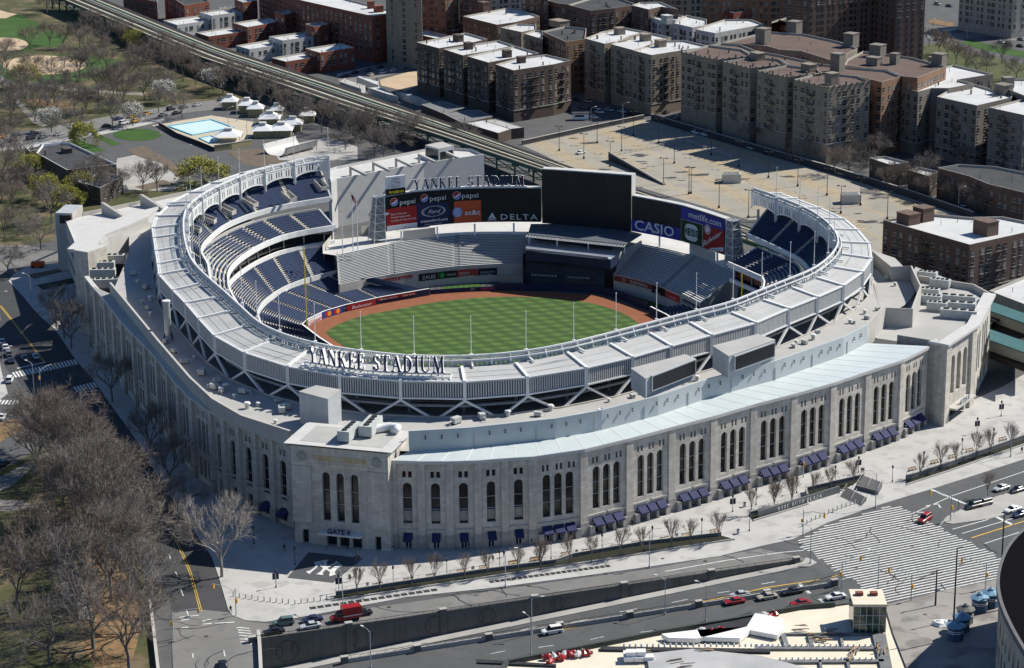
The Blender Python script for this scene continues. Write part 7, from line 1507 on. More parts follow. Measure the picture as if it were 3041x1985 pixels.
# ================================================================ STREET FURNITURE, VEHICLES, PEOPLE
CARM = {n: mat('car_paint_'+n, c, .3, spec=.6) for n, c in (('white',(0.70,0.70,0.69)),('silver',(0.42,0.44,0.46)),('black',(0.015,0.016,0.02)),('navy',(0.02,0.03,0.08)),('red',(0.30,0.012,0.015)),('grey',(0.13,0.14,0.15)),('beige',(0.40,0.36,0.30)),('green',(0.10,0.16,0.15)),('yellow',(0.70,0.36,0.02)))}
M_tyre = mat('tyre', (0.02,0.02,0.02), .9); M_cgl = mat('car_glass', (0.02,0.024,0.03), .1, spec=.7); M_hl = mat('lamp_lens', (0.6,0.6,0.55), .2); M_tl = mat('tail_lens', (0.35,0.01,0.01), .3)
def car(kind, colr):
    t = thing('parked_car', 'proto', 'car', (0,0,0), local=True); tall = {'sedan':1.45,'suv':1.85,'van':2.2}[kind]; L = {'sedan':2.4,'suv':2.4,'van':2.7}[kind]; W = .92
    def loft(S, m, nm):
        mb = MB(); R_ = [[(x,-w,z0),(x,w,z0),(x,w,z1-.08),(x,w-.12,z1),(x,-w+.12,z1),(x,-w,z1-.08)] for x, w, z0, z1 in S]
        for a, b in zip(R_, R_[1:]):
            for k in range(6): j = (k+1) % 6; mb.face([a[k], a[j], b[j], b[k]])
        mb.face(R_[0][::-1]); mb.face(R_[-1]); return mb.build(nm, m, t)
    hz = .92 if kind == 'sedan' else 1.05
    loft([(-L,W*.86,.38,hz-.12),(-L+.15,W,.28,hz),(-L*.5,W,.25,hz+.02),(L*.45,W,.25,hz-.02),(L-.25,W*.96,.28,hz-.18),(L,W*.84,.38,hz-.32)], CARM[colr], 'body')
    f = {'sedan':(-.68,.42,-.4,.12),'suv':(-.93,.45,-.84,.2),'van':(-.96,.62,-.94,.42)}[kind]
    b0, b1, t0, t1 = [q*L for q in f]; loft([(b0,W*.9,hz-.05,hz+.02),(t0,W*.8,hz-.05,tall-.05),(t1,W*.8,hz-.05,tall-.05),(b1,W*.9,hz-.05,hz+.02)], M_cgl, 'glasshouse')
    loft([(t0-.03,W*.78,tall-.1,tall),(t1+.03,W*.78,tall-.1,tall)], CARM[colr], 'roof')
    for x in (-L*.62, L*.62):
        for y in (-W+.1, W-.1): mb = MB(); mb.tube([(x,y-.12,.33),(x,y+.12,.33)], .34, 10); mb.build('wheel', M_tyre, t)
    for y in (-.62,.62): mb = MB(); mb.box(L-.06,y-.16,.55,L+.02,y+.16,.7); mb.build('headlight', M_hl, t); mb = MB(); mb.box(-L-.02,y-.16,.62,-L+.06,y+.16,.8); mb.build('tail_light', M_tl, t)
    return t
CP = {}
def putcar(x, y, dx, dy, kind, c, lab, grp=None, low=False, raw=None):
    if (kind, c) not in CP: CP[(kind, c)] = car(kind, c)
    g = GW if low else (lambda a, b, d=0: G(a, b, .08)); p = g(x, y); q = g(x+dx, y+dy); p = Vector((p.x, p.y, p.z if low else .08)); place(CP[(kind, c)], p, math.atan2(q.y-p.y, q.x-p.x), lab, grp, 1.0)
for q in [(659,1452,-10,1,'suv','green','grey green estate car in the lane beside the retaining wall'),(725,1445,-10,1.6,'sedan','navy','dark blue saloon behind the green estate car by the retaining wall'),(721,1460,-10,1.6,'sedan','silver','silver saloon beside the blue one at the top of the retaining wall'),(636,1473,-10,1.6,'sedan','black','black saloon at the front corner of the retaining wall'),(840,1430,-10,1.6,'sedan','black','black car half hidden behind the red ambulance truck'),(2149,1211,-8,5,'suv','red','dark red estate car on the striped crossing'),(2262,1181,-10,2.5,'suv','black','black off-road car parked on the traffic island'),(2286,1175,-10,2.5,'suv','grey','grey off-road car behind the black one on the island'),(2327,1139,-10,3,'sedan','silver','silver saloon at the far side of the traffic island'),(2365,1143,-10,3,'sedan','black','black car at the right edge beyond the traffic island'),(2353,1189,-10,3,'sedan','white','white saloon waiting in the lane right of the island'),(2372,1199,-10,3,'sedan','navy','dark car at the right edge in the lane below the island'),(23,887,6,-14,'suv','white','white off-road car at the left kerb beyond the first zebra crossing'),(84,832,-7,-12,'sedan','silver','silver saloon waiting before the first zebra crossing'),(58,836,-7,-12,'sedan','grey','dark grey saloon waiting left of the silver one'),(26,842,-5,-12,'sedan','navy','dark car parked nearest the zebra crossing on the left kerb'),(20,827,-5,-12,'suv','grey','grey car second from the zebra crossing on the left kerb'),(13,811,-5,-12,'sedan','white','white car third from the zebra crossing on the left kerb'),(5,798,-5,-12,'sedan','silver','silver car farthest up the left kerb'),(4,973,8,-12,'sedan','white','white car cut by the left edge below the zebra crossings'),(10,1081,8,-6,'sedan','black','black car at the left edge by the curved park pavement'),(518,1551,-1,-10,'sedan','black','black car at the bottom edge on the bridge')]: putcar(*q)
for q in [(1719,1388,-10,2,'sedan','silver','silver saloon waiting in the sunken road'),(1707,1403,-10,2,'sedan','red','dark red car beside the low dividing wall'),(1783,1392,-10,2,'sedan','beige','beige saloon second in the sunken road queue'),(1842,1380,-10,2,'sedan','black','black saloon at the stop line of the sunken road'),(1860,1407,-10,2,'sedan','red','bright red saloon in the outer lane by the construction roof'),(1942,1392,-10,2,'sedan','white','white saloon crossing past the outer stop line'),(1283,1472,-10,2,'suv','white','white car partly hidden behind the low dividing wall')]: putcar(*q, low=True)
pkc = [(20,962,'sedan','yellow'),(115,952,'sedan','navy'),(90,992,'sedan','black'),(230,938,'sedan','grey'),(215,977,'suv','black'),(300,967,'sedan','grey'),(410,947,'sedan','silver'),(515,893,'sedan','white'),(745,888,'sedan','black'),(830,838,'sedan','navy'),(865,868,'suv','white'),(950,853,'sedan','yellow'),(920,823,'sedan','yellow'),(1025,803,'sedan','yellow'),(1140,812,'sedan','grey'),(1195,772,'suv','black'),(1235,798,'sedan','black'),(1285,758,'sedan','grey'),(1380,742,'sedan','silver'),(1550,703,'sedan','green')]
for i, (x, y, k, c) in enumerate(sorted(pkc)): putcar(x/3.009, y/3.009, 10, -2.2, k, c, '%s car on the park road left of the pools, %s from the left' % ('taxi yellow' if c == 'yellow' else c, nth(i)), 'cars on the park road')
cc = [(x, y, dx, dy) for (x, y), dx, dy in [(p, 10, -3) for p in a2((60,540),(130,515),(220,500),(305,475),(240,530),(325,515),(395,500),(465,480),(530,465),(490,435))]+[(p, 3, -4) for p in a2((500,395))]+[(p, 10, -2) for p in a2((810,95),(700,115),(660,118),(770,130))]]
n4 = lambda *q: [(1174+x/4.964, 117.4+y/4.964) for x, y in q]
cc2 = [(p[0], p[1], 10, 2.2) for p in n4((885,668),(1000,684),(1090,724),(1350,718),(1470,748),(1025,782),(2200,955),(2310,985),(1200,700),(830,580),(960,600))]+[(p[0], p[1], 9, -4) for p in n4((1860,728),(1960,694),(1990,790))]
cc3 = [(p[0], p[1], 10, 3) for p in a3((455,1045),(1075,1225),(1145,1240),(1615,1385),(1710,1410),(1940,1475),(60,935),(150,947),(300,990),(560,1080),(650,1100),(880,1160),(2200,1500))]
cc4 = [(p[0], p[1], 10, -3) for p in a6((1240,525),(990,495),(760,645),(640,680),(640,590),(300,665),(760,520),(860,520))]+[(p[0], p[1], 10, 2) for p in a6((1250,65),(2000,455),(2140,485),(2340,530),(2080,565),(2180,595),(2330,615),(1400,90),(1650,150))]
ks = ['sedan','sedan','suv']; cs = ['white','silver','black','grey','navy','white','silver','black','beige']
for L_, lab in ((cc,'beside the red block'),(cc2,'on the street below the tan blocks'),(cc3,'behind the parking lot wall'),(cc4,'near the upper right crossroads')):
    for i, q in enumerate(sorted(L_)): c = cs[(i*5+len(lab)) % 9]; putcar(*q, ks[(i*7) % 3], c, '%s car parked %s, %s from the left' % (c, lab, nth(i)), 'cars parked '+lab)
putcar(a6((1000,565))[0][0], a6((1000,565))[0][1], 10, -3, 'van', 'red', 'bright red van parked near the upper right park'); putcar(1350,357.5,10,-2.5,'sedan','white','lone white saloon parked in the big parking lot')
# red ambulance truck
tk = thing('ambulance_truck', 'red ambulance truck with boxy rear body beside the retaining wall', 'truck', tuple(G(804,1440)), local=False); c = G(804,1442,.08); q = G(794,1443.6,.08); M = Matrix.Translation(c) @ Matrix.Rotation(math.atan2(q.y-c.y, q.x-c.x), 4, 'Z')
mb = MB(); mb.box(-3.4,-1.15,.7,.9,1.15,3.3,M); mb.build('box_body', CARM['red'], tk); mb = MB(); mb.box(-3.42,-1.17,1.3,.92,1.17,1.5,M); mb.build('white_stripe', CARM['white'], tk); mb = MB(); mb.hexa([M@Vector(p) for p in ((.95,-1,.5),(3.5,-.95,.5),(3.5,.95,.5),(.95,1,.5))],[M@Vector(p) for p in ((.95,-1,1.5),(3.4,-.85,1.3),(3.4,.85,1.3),(.95,1,1.5))]); mb.build('bonnet', CARM['red'], tk)
mb = MB(); mb.hexa([M@Vector(p) for p in ((.95,-.98,1.5),(2.3,-.95,1.4),(2.3,.95,1.4),(.95,.98,1.5))],[M@Vector(p) for p in ((.95,-.9,2.3),(1.6,-.85,2.3),(1.6,.85,2.3),(.95,.9,2.3))]); mb.build('cab_glass', M_cgl, tk)
for x in (-2.3, 2.6):
    for y in (-1,1): mb = MB(); mb.tube([M@Vector((x,y-.15,.45)), M@Vector((x,y+.15,.45))], .46, 12); mb.build('wheel', M_tyre, tk)
# retaining wall with baseball roundels, low dividing wall, rails
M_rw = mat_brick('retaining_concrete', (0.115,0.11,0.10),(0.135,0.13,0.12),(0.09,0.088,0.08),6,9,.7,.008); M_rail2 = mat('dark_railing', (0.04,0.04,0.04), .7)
def lowwall(nm, lab, off, h0, th, m, s0, s1, pil, rail=True, h_fun=None, end_off=None):
    t = thing(nm, lab, 'wall', tuple(WL(s0+10, off))); n = 30; mb = MB()
    for k in range(n):
        a = s0+(s1-s0)*k/n; b = s0+(s1-s0)*(k+1)/n; oa = off+((end_off or off)-off)*k/n; ob = off+((end_off or off)-off)*(k+1)/n; A0, B0, A1, B1 = WL(a,oa), WL(b,ob), WL(a,oa-th), WL(b,ob-th); za = (h_fun(a) if h_fun else A0.z+h0); zb_ = (h_fun(b) if h_fun else B0.z+h0)
        mb.quad((A0.x,A0.y,A0.z-.2),(B0.x,B0.y,B0.z-.2),(B0.x,B0.y,zb_),(A0.x,A0.y,za),((a,A0.z),(b,B0.z),(b,zb_),(a,za))); mb.quad((A0.x,A0.y,za),(B0.x,B0.y,zb_),(B1.x,B1.y,zb_),(A1.x,A1.y,za)); mb.quad((A1.x,A1.y,A0.z-.2),(A1.x,A1.y,za),(B1.x,B1.y,zb_),(B1.x,B1.y,B0.z-.2))
    mb.build('wall_face', m, t)
    for k in range(pil+1):
        a = s0+(s1-s0)*(k+.02)/(pil+.04); oa = off+((end_off or off)-off)*k/pil; p = WL(a, oa+.25); z1 = (h_fun(a) if h_fun else p.z+h0)+.45; e = WDIR*.75; f = WN*(th+.5); mb = MB(); P = [p.xy-e, p.xy+e, p.xy+e-f, p.xy-e-f]; mb.prism(P, p.z-.2, z1); mb.build('pillar', M_rw, t); cc_ = sum(P, Vector((0,0)))/4; mb = MB(); mb.prism([cc_+(q-cc_)*1.15 for q in P], z1, z1+.2); mb.build('pillar_cap', M_conc2, t)
    if rail:
        mb = MB()
        for k in range(n):
            a = s0+(s1-s0)*k/n; b = s0+(s1-s0)*(k+1)/n; oa = off+((end_off or off)-off)*k/n-th/2; A0, B0 = WL(a,oa), WL(b,oa); za = (h_fun(a) if h_fun else A0.z+h0); zb_ = (h_fun(b) if h_fun else B0.z+h0)
            mb.bar((A0.x,A0.y,za+.5),(B0.x,B0.y,zb_+.5),.09)
            for f in (0,.5): mb.bar((A0.x+(B0.x-A0.x)*f,A0.y+(B0.y-A0.y)*f,za),(A0.x+(B0.x-A0.x)*f,A0.y+(B0.y-A0.y)*f,za+.5),.07)
        mb.build('railing', M_rail2, t)
    return t
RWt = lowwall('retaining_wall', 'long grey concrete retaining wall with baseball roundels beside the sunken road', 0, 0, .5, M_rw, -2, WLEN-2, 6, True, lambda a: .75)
for k in range(13):
    s = 6+k*15.2+(k % 3)*1.5; zl_ = zlow(WP0+WDIR*s); hh = -zl_+.7
    if hh < 2.4: continue
    r_ = min(2.6, hh*.4); zc = zl_+hh*.48
    for rr in (r_,):
        mb = MB(); N = 24
        for q in range(N): a0, a1 = 2*math.pi*q/N, 2*math.pi*(q+1)/N; f = lambda a, R_: (lambda p: (p.x, p.y, zc+R_*math.sin(a)))(WP0+WDIR*(s+R_*math.cos(a))+WN*.03); mb.quad(f(a0,rr), f(a1,rr), f(a1,rr*.9), f(a0,rr*.9))
        for sg in (-1,1):
            for q in range(8): a0, a1 = -1+q*.25, -1+(q+1)*.25; g_ = lambda a: (lambda p: Vector((p.x, p.y, zc+rr*.72*math.sin(a))))(WP0+WDIR*(s+sg*rr*(.95-.55*math.cos(a)))+WN*.04); mb.bar(g_(a0), g_(a1), .1, .06)
        mb.build('baseball_roundel', mat('roundel_dark', (0.075,0.072,0.066), .9), RWt)
D0 = (GW(1255,1470.6).xy-WP0).dot(WN); D1 = (GW(1822,1387).xy-WP0).dot(WN)
sA_ = (GW(798,1543).xy-WP0).dot(WDIR); sB_ = (GW(1960,1376).xy-WP0).dot(WDIR); dA_ = (GW(798,1543).xy-WP0).dot(WN)
lowwall('dividing_wall', 'low concrete dividing wall with square pillars in the sunken road', dA_, 1.0, .45, M_conc2, sA_, sB_, 7, True, None, D1)
lowband('lower_median', 0, 0.1, M_conc2) if False else None
wallrun('bridge_parapet', 'pale parapet on the right side of the bridge at the bottom left', 'parapet', [(601,1476),(604,1510),(608,1590)], 1.1, M_cap, .5); wallrun('bridge_parapet', 'pale parapet on the left side of the bridge at the bottom left', 'parapet', [(349,1405),(357,1470),(372,1600)], 1.2, M_cap, .4)
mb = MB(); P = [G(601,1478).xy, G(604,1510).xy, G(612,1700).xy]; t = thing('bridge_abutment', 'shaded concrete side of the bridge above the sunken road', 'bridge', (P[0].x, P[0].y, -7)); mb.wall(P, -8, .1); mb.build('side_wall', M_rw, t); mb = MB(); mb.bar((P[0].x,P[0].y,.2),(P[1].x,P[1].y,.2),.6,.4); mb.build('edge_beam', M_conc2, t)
# planter walls along the plaza
def planter(lab, up, lo, h=1.0):
    U, Lo = [G(*q,.14).xy for q in up], [G(*q,.14).xy for q in lo]; t = thing('planter', lab, 'planter', (U[0].x, U[0].y, 0)); mb = MB()
    for a, b in zip(U, U[1:]): mb.bar((*a, h/2+.14), (*b, h/2+.14), .35, h)
    mb.build('rear_wall', mat('planter_granite', (0.15,0.155,0.16), .8, .12, .5), t); mb = MB()
    for a, b in zip(U, U[1:]): mb.bar((*a, h+.18), (*b, h+.18), .5, .1)
    for a, b in zip(Lo, Lo[1:]): mb.bar((*a, .3), (*b, .3), .35, .4)
    mb.build('coping', M_conc2, t); mb = MB(); n = 30; A, B = resample(U, n), resample(Lo, n); ribbon(mb, B, A, .3, .32); mb.build('planting', mat('ground_cover', (0.014,0.017,0.009), 1, .5, .8, c2=(0.028,0.028,0.018)), t)
    mb = MB(); 
    for a, b in zip(U, U[1:]):
        k = max(1, int((b-a).length/2.4))
        for q in range(k): p = a.lerp(b, q/k); mb.bar((*p, h), (*p, h+1.0), .07)
        mb.bar((*a, h+.95), (*b, h+.95), .06)
    mb.build('handrail', M_steel2, t)
planter('long dark planter with young trees along the front edge of the plaza', z1_([(490,1128),(850,1070),(1350,995),(1782,938)])+z2_([(400,902),(800,832),(1270,778)]), z1_([(470,1160),(1000,1080),(1782,962)])+z2_([(600,918),(1000,852),(1350,800)]))
planter('dark planter above the inscribed plaza wall', z2_([(1440,662),(1600,622),(1782,570)])+z3_([(300,520),(640,440)]), z2_([(1460,690),(1782,592)])+z3_([(300,545),(520,510)]), 1.3)
planter('dark planter along the right end of the plaza', z3_([(890,450),(1100,385),(1300,310),(1640,190)]), z3_([(893,478),(1150,395),(1640,222)]), 1.3)
bw = thing('inscribed_wall', 'dark granite wall with carved plaza name in pale capitals', 'wall', tuple(G(1829,1190))); P0_, P1_ = G(1762,1206).xy, G(1952,1147).xy; e = (P1_-P0_).normalized(); n_ = Vector((e.y,-e.x)); mb = MB(); mb.wall([P0_, P1_], 0, 1.9); mb.quad((*P0_,1.9),(*P1_,1.9),(*(P1_-n_*.5),1.9),(*(P0_-n_*.5),1.9)); mb.build('wall_face', mat('granite_dark', (0.13,0.135,0.14), .6, .12, .6), bw)
L, W = serif_line('BABE RUTH PLAZA', 1.0, .35); Lw = (P1_-P0_).length; mbl = MB()
for ch, x, Pp, w in L:
    f, s = letter_mb([[(p[0]*1.0, p[1]) for p in q] for q in Pp], 1.05, 6.5+x*((Lw-13)/W), lambda x, y, d: (*(P0_+e*x+n_*(.05-d*.2)), .45+y), .1); i = len(mbl.v); mbl.v += f.v; mbl.f += [tuple(k+i for k in q) for q in f.f]; mbl.uv += f.uv
mbl.build('carved_lettering', M_steel, bw)
def stairs(lab, px, n, h0, h1):
    P = [G(*q).xy for q in px]; t = thing('plaza_steps', lab, 'steps', (P[0].x, P[0].y, 0)); mb = MB()
    for k in range(n): f0, f1 = k/n, (k+1)/n; a, b = P[0].lerp(P[3], f0), P[1].lerp(P[2], f0); c, d = P[1].lerp(P[2], f1), P[0].lerp(P[3], f1); mb.prism([a,b,c,d], .1, h0+(h1-h0)*(k+1)/n)
    mb.build('treads', mat('stair_stone', (0.13,0.13,0.13), .8), t)
    for s in (0, .5, 1): a, b = P[0].lerp(P[1], s), P[3].lerp(P[2], s); mb = MB(); mb.bar((*a, h0+.9), (*b, h1+.9), .05); mb.bar((*a,h0),(*a,h0+.9),.08); mb.bar((*b,h1),(*b,h1+.9),.08); mb.build('handrail', M_steel, t)
stairs('lower flight of dark steps beside the inscribed wall', [(1953,1156),(2002,1178),(2014,1166),(1968,1142)], 8, .1, 1.1); stairs('upper flight of dark steps leading up to the plaza', [(1991,1139),(2040,1152),(2050,1135),(2006,1119)], 8, 1.1, 1.6)
# logo on the plaza floor
struct('plaza_emblem_field', MB().poly(GL(z1_([(330,877),(650,912),(475,1056),(205,1026)]), 0), .20), mat('emblem_dark', (0.075,0.078,0.085), .8, .1, .3))
mb = MB(); em = lambda L: [((840+x/5.277)/1.2777, (1620+y/5.277)/1.2777) for x, y in L]
for k, q in enumerate(([(362,425),(430,408),(500,360),(512,318),(490,280),(580,262),(562,318),(528,368),(462,420),(418,465)],[(545,308),(583,262),(640,335),(775,418),(745,430),(600,350)],[(728,500),(735,440),(728,405),(780,372),(860,318),(890,306),(945,335),(880,358),(825,410),(812,445),(838,470)],[(585,258),(718,238),(688,278),(692,352),(640,362),(632,292)],[(688,345),(820,288),(836,254),(892,298),(832,312),(690,375)],[(638,345),(695,352),(662,408),(628,440),(636,482),(518,468),(588,430),(622,388)],[(660,385),(690,372),(765,425),(735,432)])): mb.poly(GL(em(q), 0), .24+.004*k)
struct('plaza_emblem', mb, M_white)
mb = MB(); gr = z1_([(333,1207),(1090,1095)]); gr2 = z1_([(1390,1052),(1782,998)])+z2_([(620,955)])
for a, b, n in ((gr[0],gr[1],17),(gr2[0],gr2[2],22)):
    A, B = G(*a).xy, G(*b).xy; e = (B-A).normalized(); nn = Vector((e.y,-e.x)); L_ = (B-A).length
    for k in range(n): p = A+e*(L_*(k+.08)/n); q = A+e*(L_*(k+.88)/n); mb.quad((*(p-nn*.7),.17),(*(p+nn*.7),.17),(*(q+nn*.7),.17),(*(q-nn*.7),.17))
struct('pavement_gratings', mb, M_dark)
# lamps, banners
def plamp(ban):
    t = thing('plaza_lamp', 'proto', 'street lamp', (0,0,0), local=True); mb = MB(); mb.cyl(0,0,0,.5,.2,.14,8); mb.cyl(0,0,.5,3.7,.075,.06,6); mb.build('post', M_fire, t); mb = MB(); mb.cyl(0,0,3.7,4.3,.2,.26,8); mb.cyl(0,0,4.3,4.6,.3,.02,8); mb.build('lantern', M_rail2, t)
    if ban:
        for s in (-1,1): mb = MB(); mb.box(s*.1,-.02,2.0,s*.75,.02,3.5); mb.build('banner', M_navy, t)
    return t
PLA, PLB = plamp(0), plamp(1)
la = z1_([(828,1060),(1143,1015),(1453,965),(1755,915),(8,822),(250,946)])+z2_([(270,915),(570,866),(865,822),(1156,775),(1436,748)])+z3_([(8,595),(247,525),(473,460),(809,460),(993,375),(1218,297),(1403,237)])
lb = z1_([(138,1080),(508,1108),(615,975)])+z2_([(1338,635)])+z3_([(610,405),(1307,173),(1449,73)])
for i, q in enumerate(sorted(la)): place(PLA, G(q[0],q[1],.14), 0, 'slim black lamp post on the plaza, %s from the left' % nth(i), 'black lamp posts on the plaza')
for i, q in enumerate(sorted(lb)): place(PLB, G(q[0],q[1],.14), .3, 'black lamp post with two navy banners on the plaza, %s from the left' % nth(i), 'bannered lamp posts on the plaza')
def slamp():
    t = thing('street_light', 'proto', 'street light', (0,0,0), local=True); mb = MB(); mb.cyl(0,0,0,.6,.25,.2,8); mb.cyl(0,0,.6,9,.12,.08,6); mb.build('pole', M_steel2, t); mb = MB(); mb.tube([(0,0,8.6),(.8,0,9.3),(2.4,0,9.5)], .06, 5); mb.build('arm', M_steel2, t); mb = MB(); mb.box(2.1,-.18,9.42,2.95,.18,9.6); mb.build('lamp_head', M_steel, t); return t
SL = slamp()
sl = [(x, y, a, 0) for (x, y), a in zip(z1_([(532,1215),(1487,1078),(1790,..., )][:2]) if False else z1_([(532,1215),(1487,1078)]), (2.2,0))]+[(x, y, .3, 0) for x, y in z2_([(848,962)])]+[(x, y, 2.6, 0) for x, y in z3_([(327,940),(710,612),(1505,312)])]+[(2040,1376,2.4,0)]+[(73,703,2.7,0),(10,880,.4,0),(79.5,915,2.5,0),(0,745,0,0)]+[(x/3.009,y/3.009,.5,0) for x, y in ((1095,1095),(1303,1180),(1155,890),(1597,900),(1658,848),(1730,1000))]+[(n4((990,905))[0][0], n4((990,905))[0][1], .5, 0), (n4((1358,850))[0][0], n4((1358,850))[0][1], .2, 0), (2227,493,.3,0)]
for i, (x, y, a, l) in enumerate(sorted(sl)): place(SL, G(x, y, .1), a, 'tall grey street light with curved arm, %s from the left among those at street level' % nth(i), 'grey street lights at street level')
for i, (x, y, a) in enumerate([(1545.5,1429,2.6),(1640,1444,2.6),(862,1552,2.4),(1234,1522,2.2),(1236,1475,0)]): p = GW(x, y); place(SL, p, a, 'grey street light rising from the sunken road walls, %s from the left' % nth(sorted([1545.5,1640,862,1234,1236]).index(x)), 'street lights of the sunken road', .95)
# tall poles at the right
for i, (x, y, h) in enumerate(((2214.5,1486.5,21),(2322,1420,22.5),(2174,1409,8.7))):
    p = G(x, y); t = thing('tall_pole', ('very tall thin dark pole beside the blue kiosks','very tall dark pole beside the curved old wall','wooden pole with two crossarms at the corner pavement')[i], 'pole', tuple(p)); mb = MB(); mb.cyl(p.x,p.y,.1,h,.22,.13,8); mb.build('shaft', M_fire, t); mb = MB()
    if i == 2: mb.bar((p.x-1.2,p.y-.5,h-.9),(p.x+1.2,p.y+.5,h-.9),.15); mb.bar((p.x-.4,p.y-.7,h-.3),(p.x+.5,p.y+.7,h-.3),.15)
    else: mb.bar((p.x,p.y,h),(p.x+1.4,p.y+.2,h+.2),.16)
    mb.build('crossarm', M_fire, t)
# traffic signals
def tsig():
    t = thing('traffic_signal', 'proto', 'traffic light', (0,0,0), local=True); mb = MB(); mb.cyl(0,0,0,6.5,.14,.1,6); mb.build('pole', M_steel2, t); mb = MB(); mb.tube([(0,0,5.6),(2.5,0,6.5),(5.8,0,6.6)], .07, 5); mb.build('mast_arm', M_steel2, t)
    for x, z in ((5.6,5.5),(-.3,3.0)): mb = MB(); mb.box(x-.2,-.2,z,x+.2,.2,z+1.05); mb.build('signal_head', CARM['yellow'], t)
    return t
TSG = tsig()
for i, (x, y, a) in enumerate(sorted([(549,1431,2.7),(403,1485,.2),(95,905,.8),(1956,1368,.6),(2209,1211,2.5),(1866,1244,-.6),(2117,1397,2.5),(2290,1370,2.7),(2380,1190,2.8),(1867,1110,2)]+[(p[0],p[1],a) for p,a in zip(a6((1905,435),(2115,375),(1635,500),(1190,400),(1675,300)),(2.6,.3,.2,1,2.4))])[:14]): place(TSG, G(x, y, .1), a, 'traffic signal with yellow heads on a curved arm, %s from the left' % nth(i), 'traffic signals at street level')
# bollards, benches, bins
def bol(): t = thing('bollard', 'proto', 'bollard', (0,0,0), local=True); mb = MB(); mb.cyl(0,0,0,1.0,.17,.15,8); mb.build('shaft', M_cap, t); mb = MB(); mb.cyl(0,0,1.0,1.1,.15,.05,8); mb.build('dome_top', M_steel2, t); return t
BO = bol(); bo = [(313.1+x/4.094, 1174+y/4.094) for x, y in ((940,870),(998,880),(1057,888),(1117,893),(1175,905),(1233,912),(1291,918),(1350,925),(1408,930),(1466,938),(1526,945),(1586,935))]+z1_([(287,1172),(325,1168),(362,1163),(400,1158),(437,1150)])
for i, q in enumerate(sorted(bo)): place(BO, G(q[0],q[1],.14), 0, 'pale stone bollard in the arc at the plaza corner, %s from the left' % nth(i), 'bollards at the plaza corner')
bo2 = z3_([(280,722),(307,705),(333,692),(358,680),(384,670),(409,658),(435,645),(460,636),(486,624),(512,614),(537,604),(562,597),(590,588)])
for i, q in enumerate(sorted(bo2)): place(BO, G(q[0],q[1],.14), 0, 'pale bollard in the row before the inscribed wall, %s from the left' % nth(i), 'bollards before the inscribed wall')
def bench():
    t = thing('bench', 'proto', 'bench', (0,0,0), local=True); M_wood = mat('bench_wood', (0.42,0.27,0.14), .7)
    mb = MB(); [mb.box(-1.3,-.25+.17*k,.42,1.3,-.12+.17*k,.47) for k in range(3)]; o = mb.build('seat', M_wood, t); mb = MB(); [mb.box(-1.3,.27,.6+.16*k,1.3,.31,.72+.16*k) for k in range(2)]; mb.build('backrest', M_wood, t)
    for x in (-1.1,0,1.1): mb = MB(); mb.box(x-.04,-.25,0,x+.04,.3,.42); mb.box(x-.04,.25,.42,x+.04,.3,.9); mb.build('leg', M_fire, t)
    return t
BN = bench(); bn = z1_([(738,1075),(920,1045),(1053,1023),(1233,992),(1363,970),(1535,942),(1665,920)])+z2_([(50,945),(175,925),(358,893),(482,875),(650,850),(775,827),(940,803),(1070,780),(1232,757)])+z3_([(928,392),(1058,350),(1165,318),(1265,282),(1460,215)])
be = math.atan2(*(lambda v: (v.y, v.x))(G(1490,1267).xy-G(1174,1322).xy))
for i, q in enumerate(sorted(bn)): place(BN, G(q[0],q[1],.14), be+(.12 if q[0] > 1500 else 0), 'wooden slatted bench along the plaza railing, %s from the left' % nth(i), 'benches along the plaza railing')
def binn(): t = thing('litter_bin', 'proto', 'bin', (0,0,0), local=True); mb = MB(); mb.cyl(0,0,0,1.1,.32,.36,10); mb.build('drum', M_steel2, t); mb = MB(); mb.cyl(0,0,1.1,1.2,.4,.3,10); mb.build('lid', M_fire, t); return t
BI = binn()
for i, q in enumerate(sorted(z1_([(677,1080),(1297,985),(820,865)])+z2_([(421,888),(1010,790),(1370,765),(1408,605)]))): place(BI, G(q[0],q[1],.14), 0, 'grey round litter bin on the plaza, %s from the left' % nth(i), 'litter bins on the plaza')
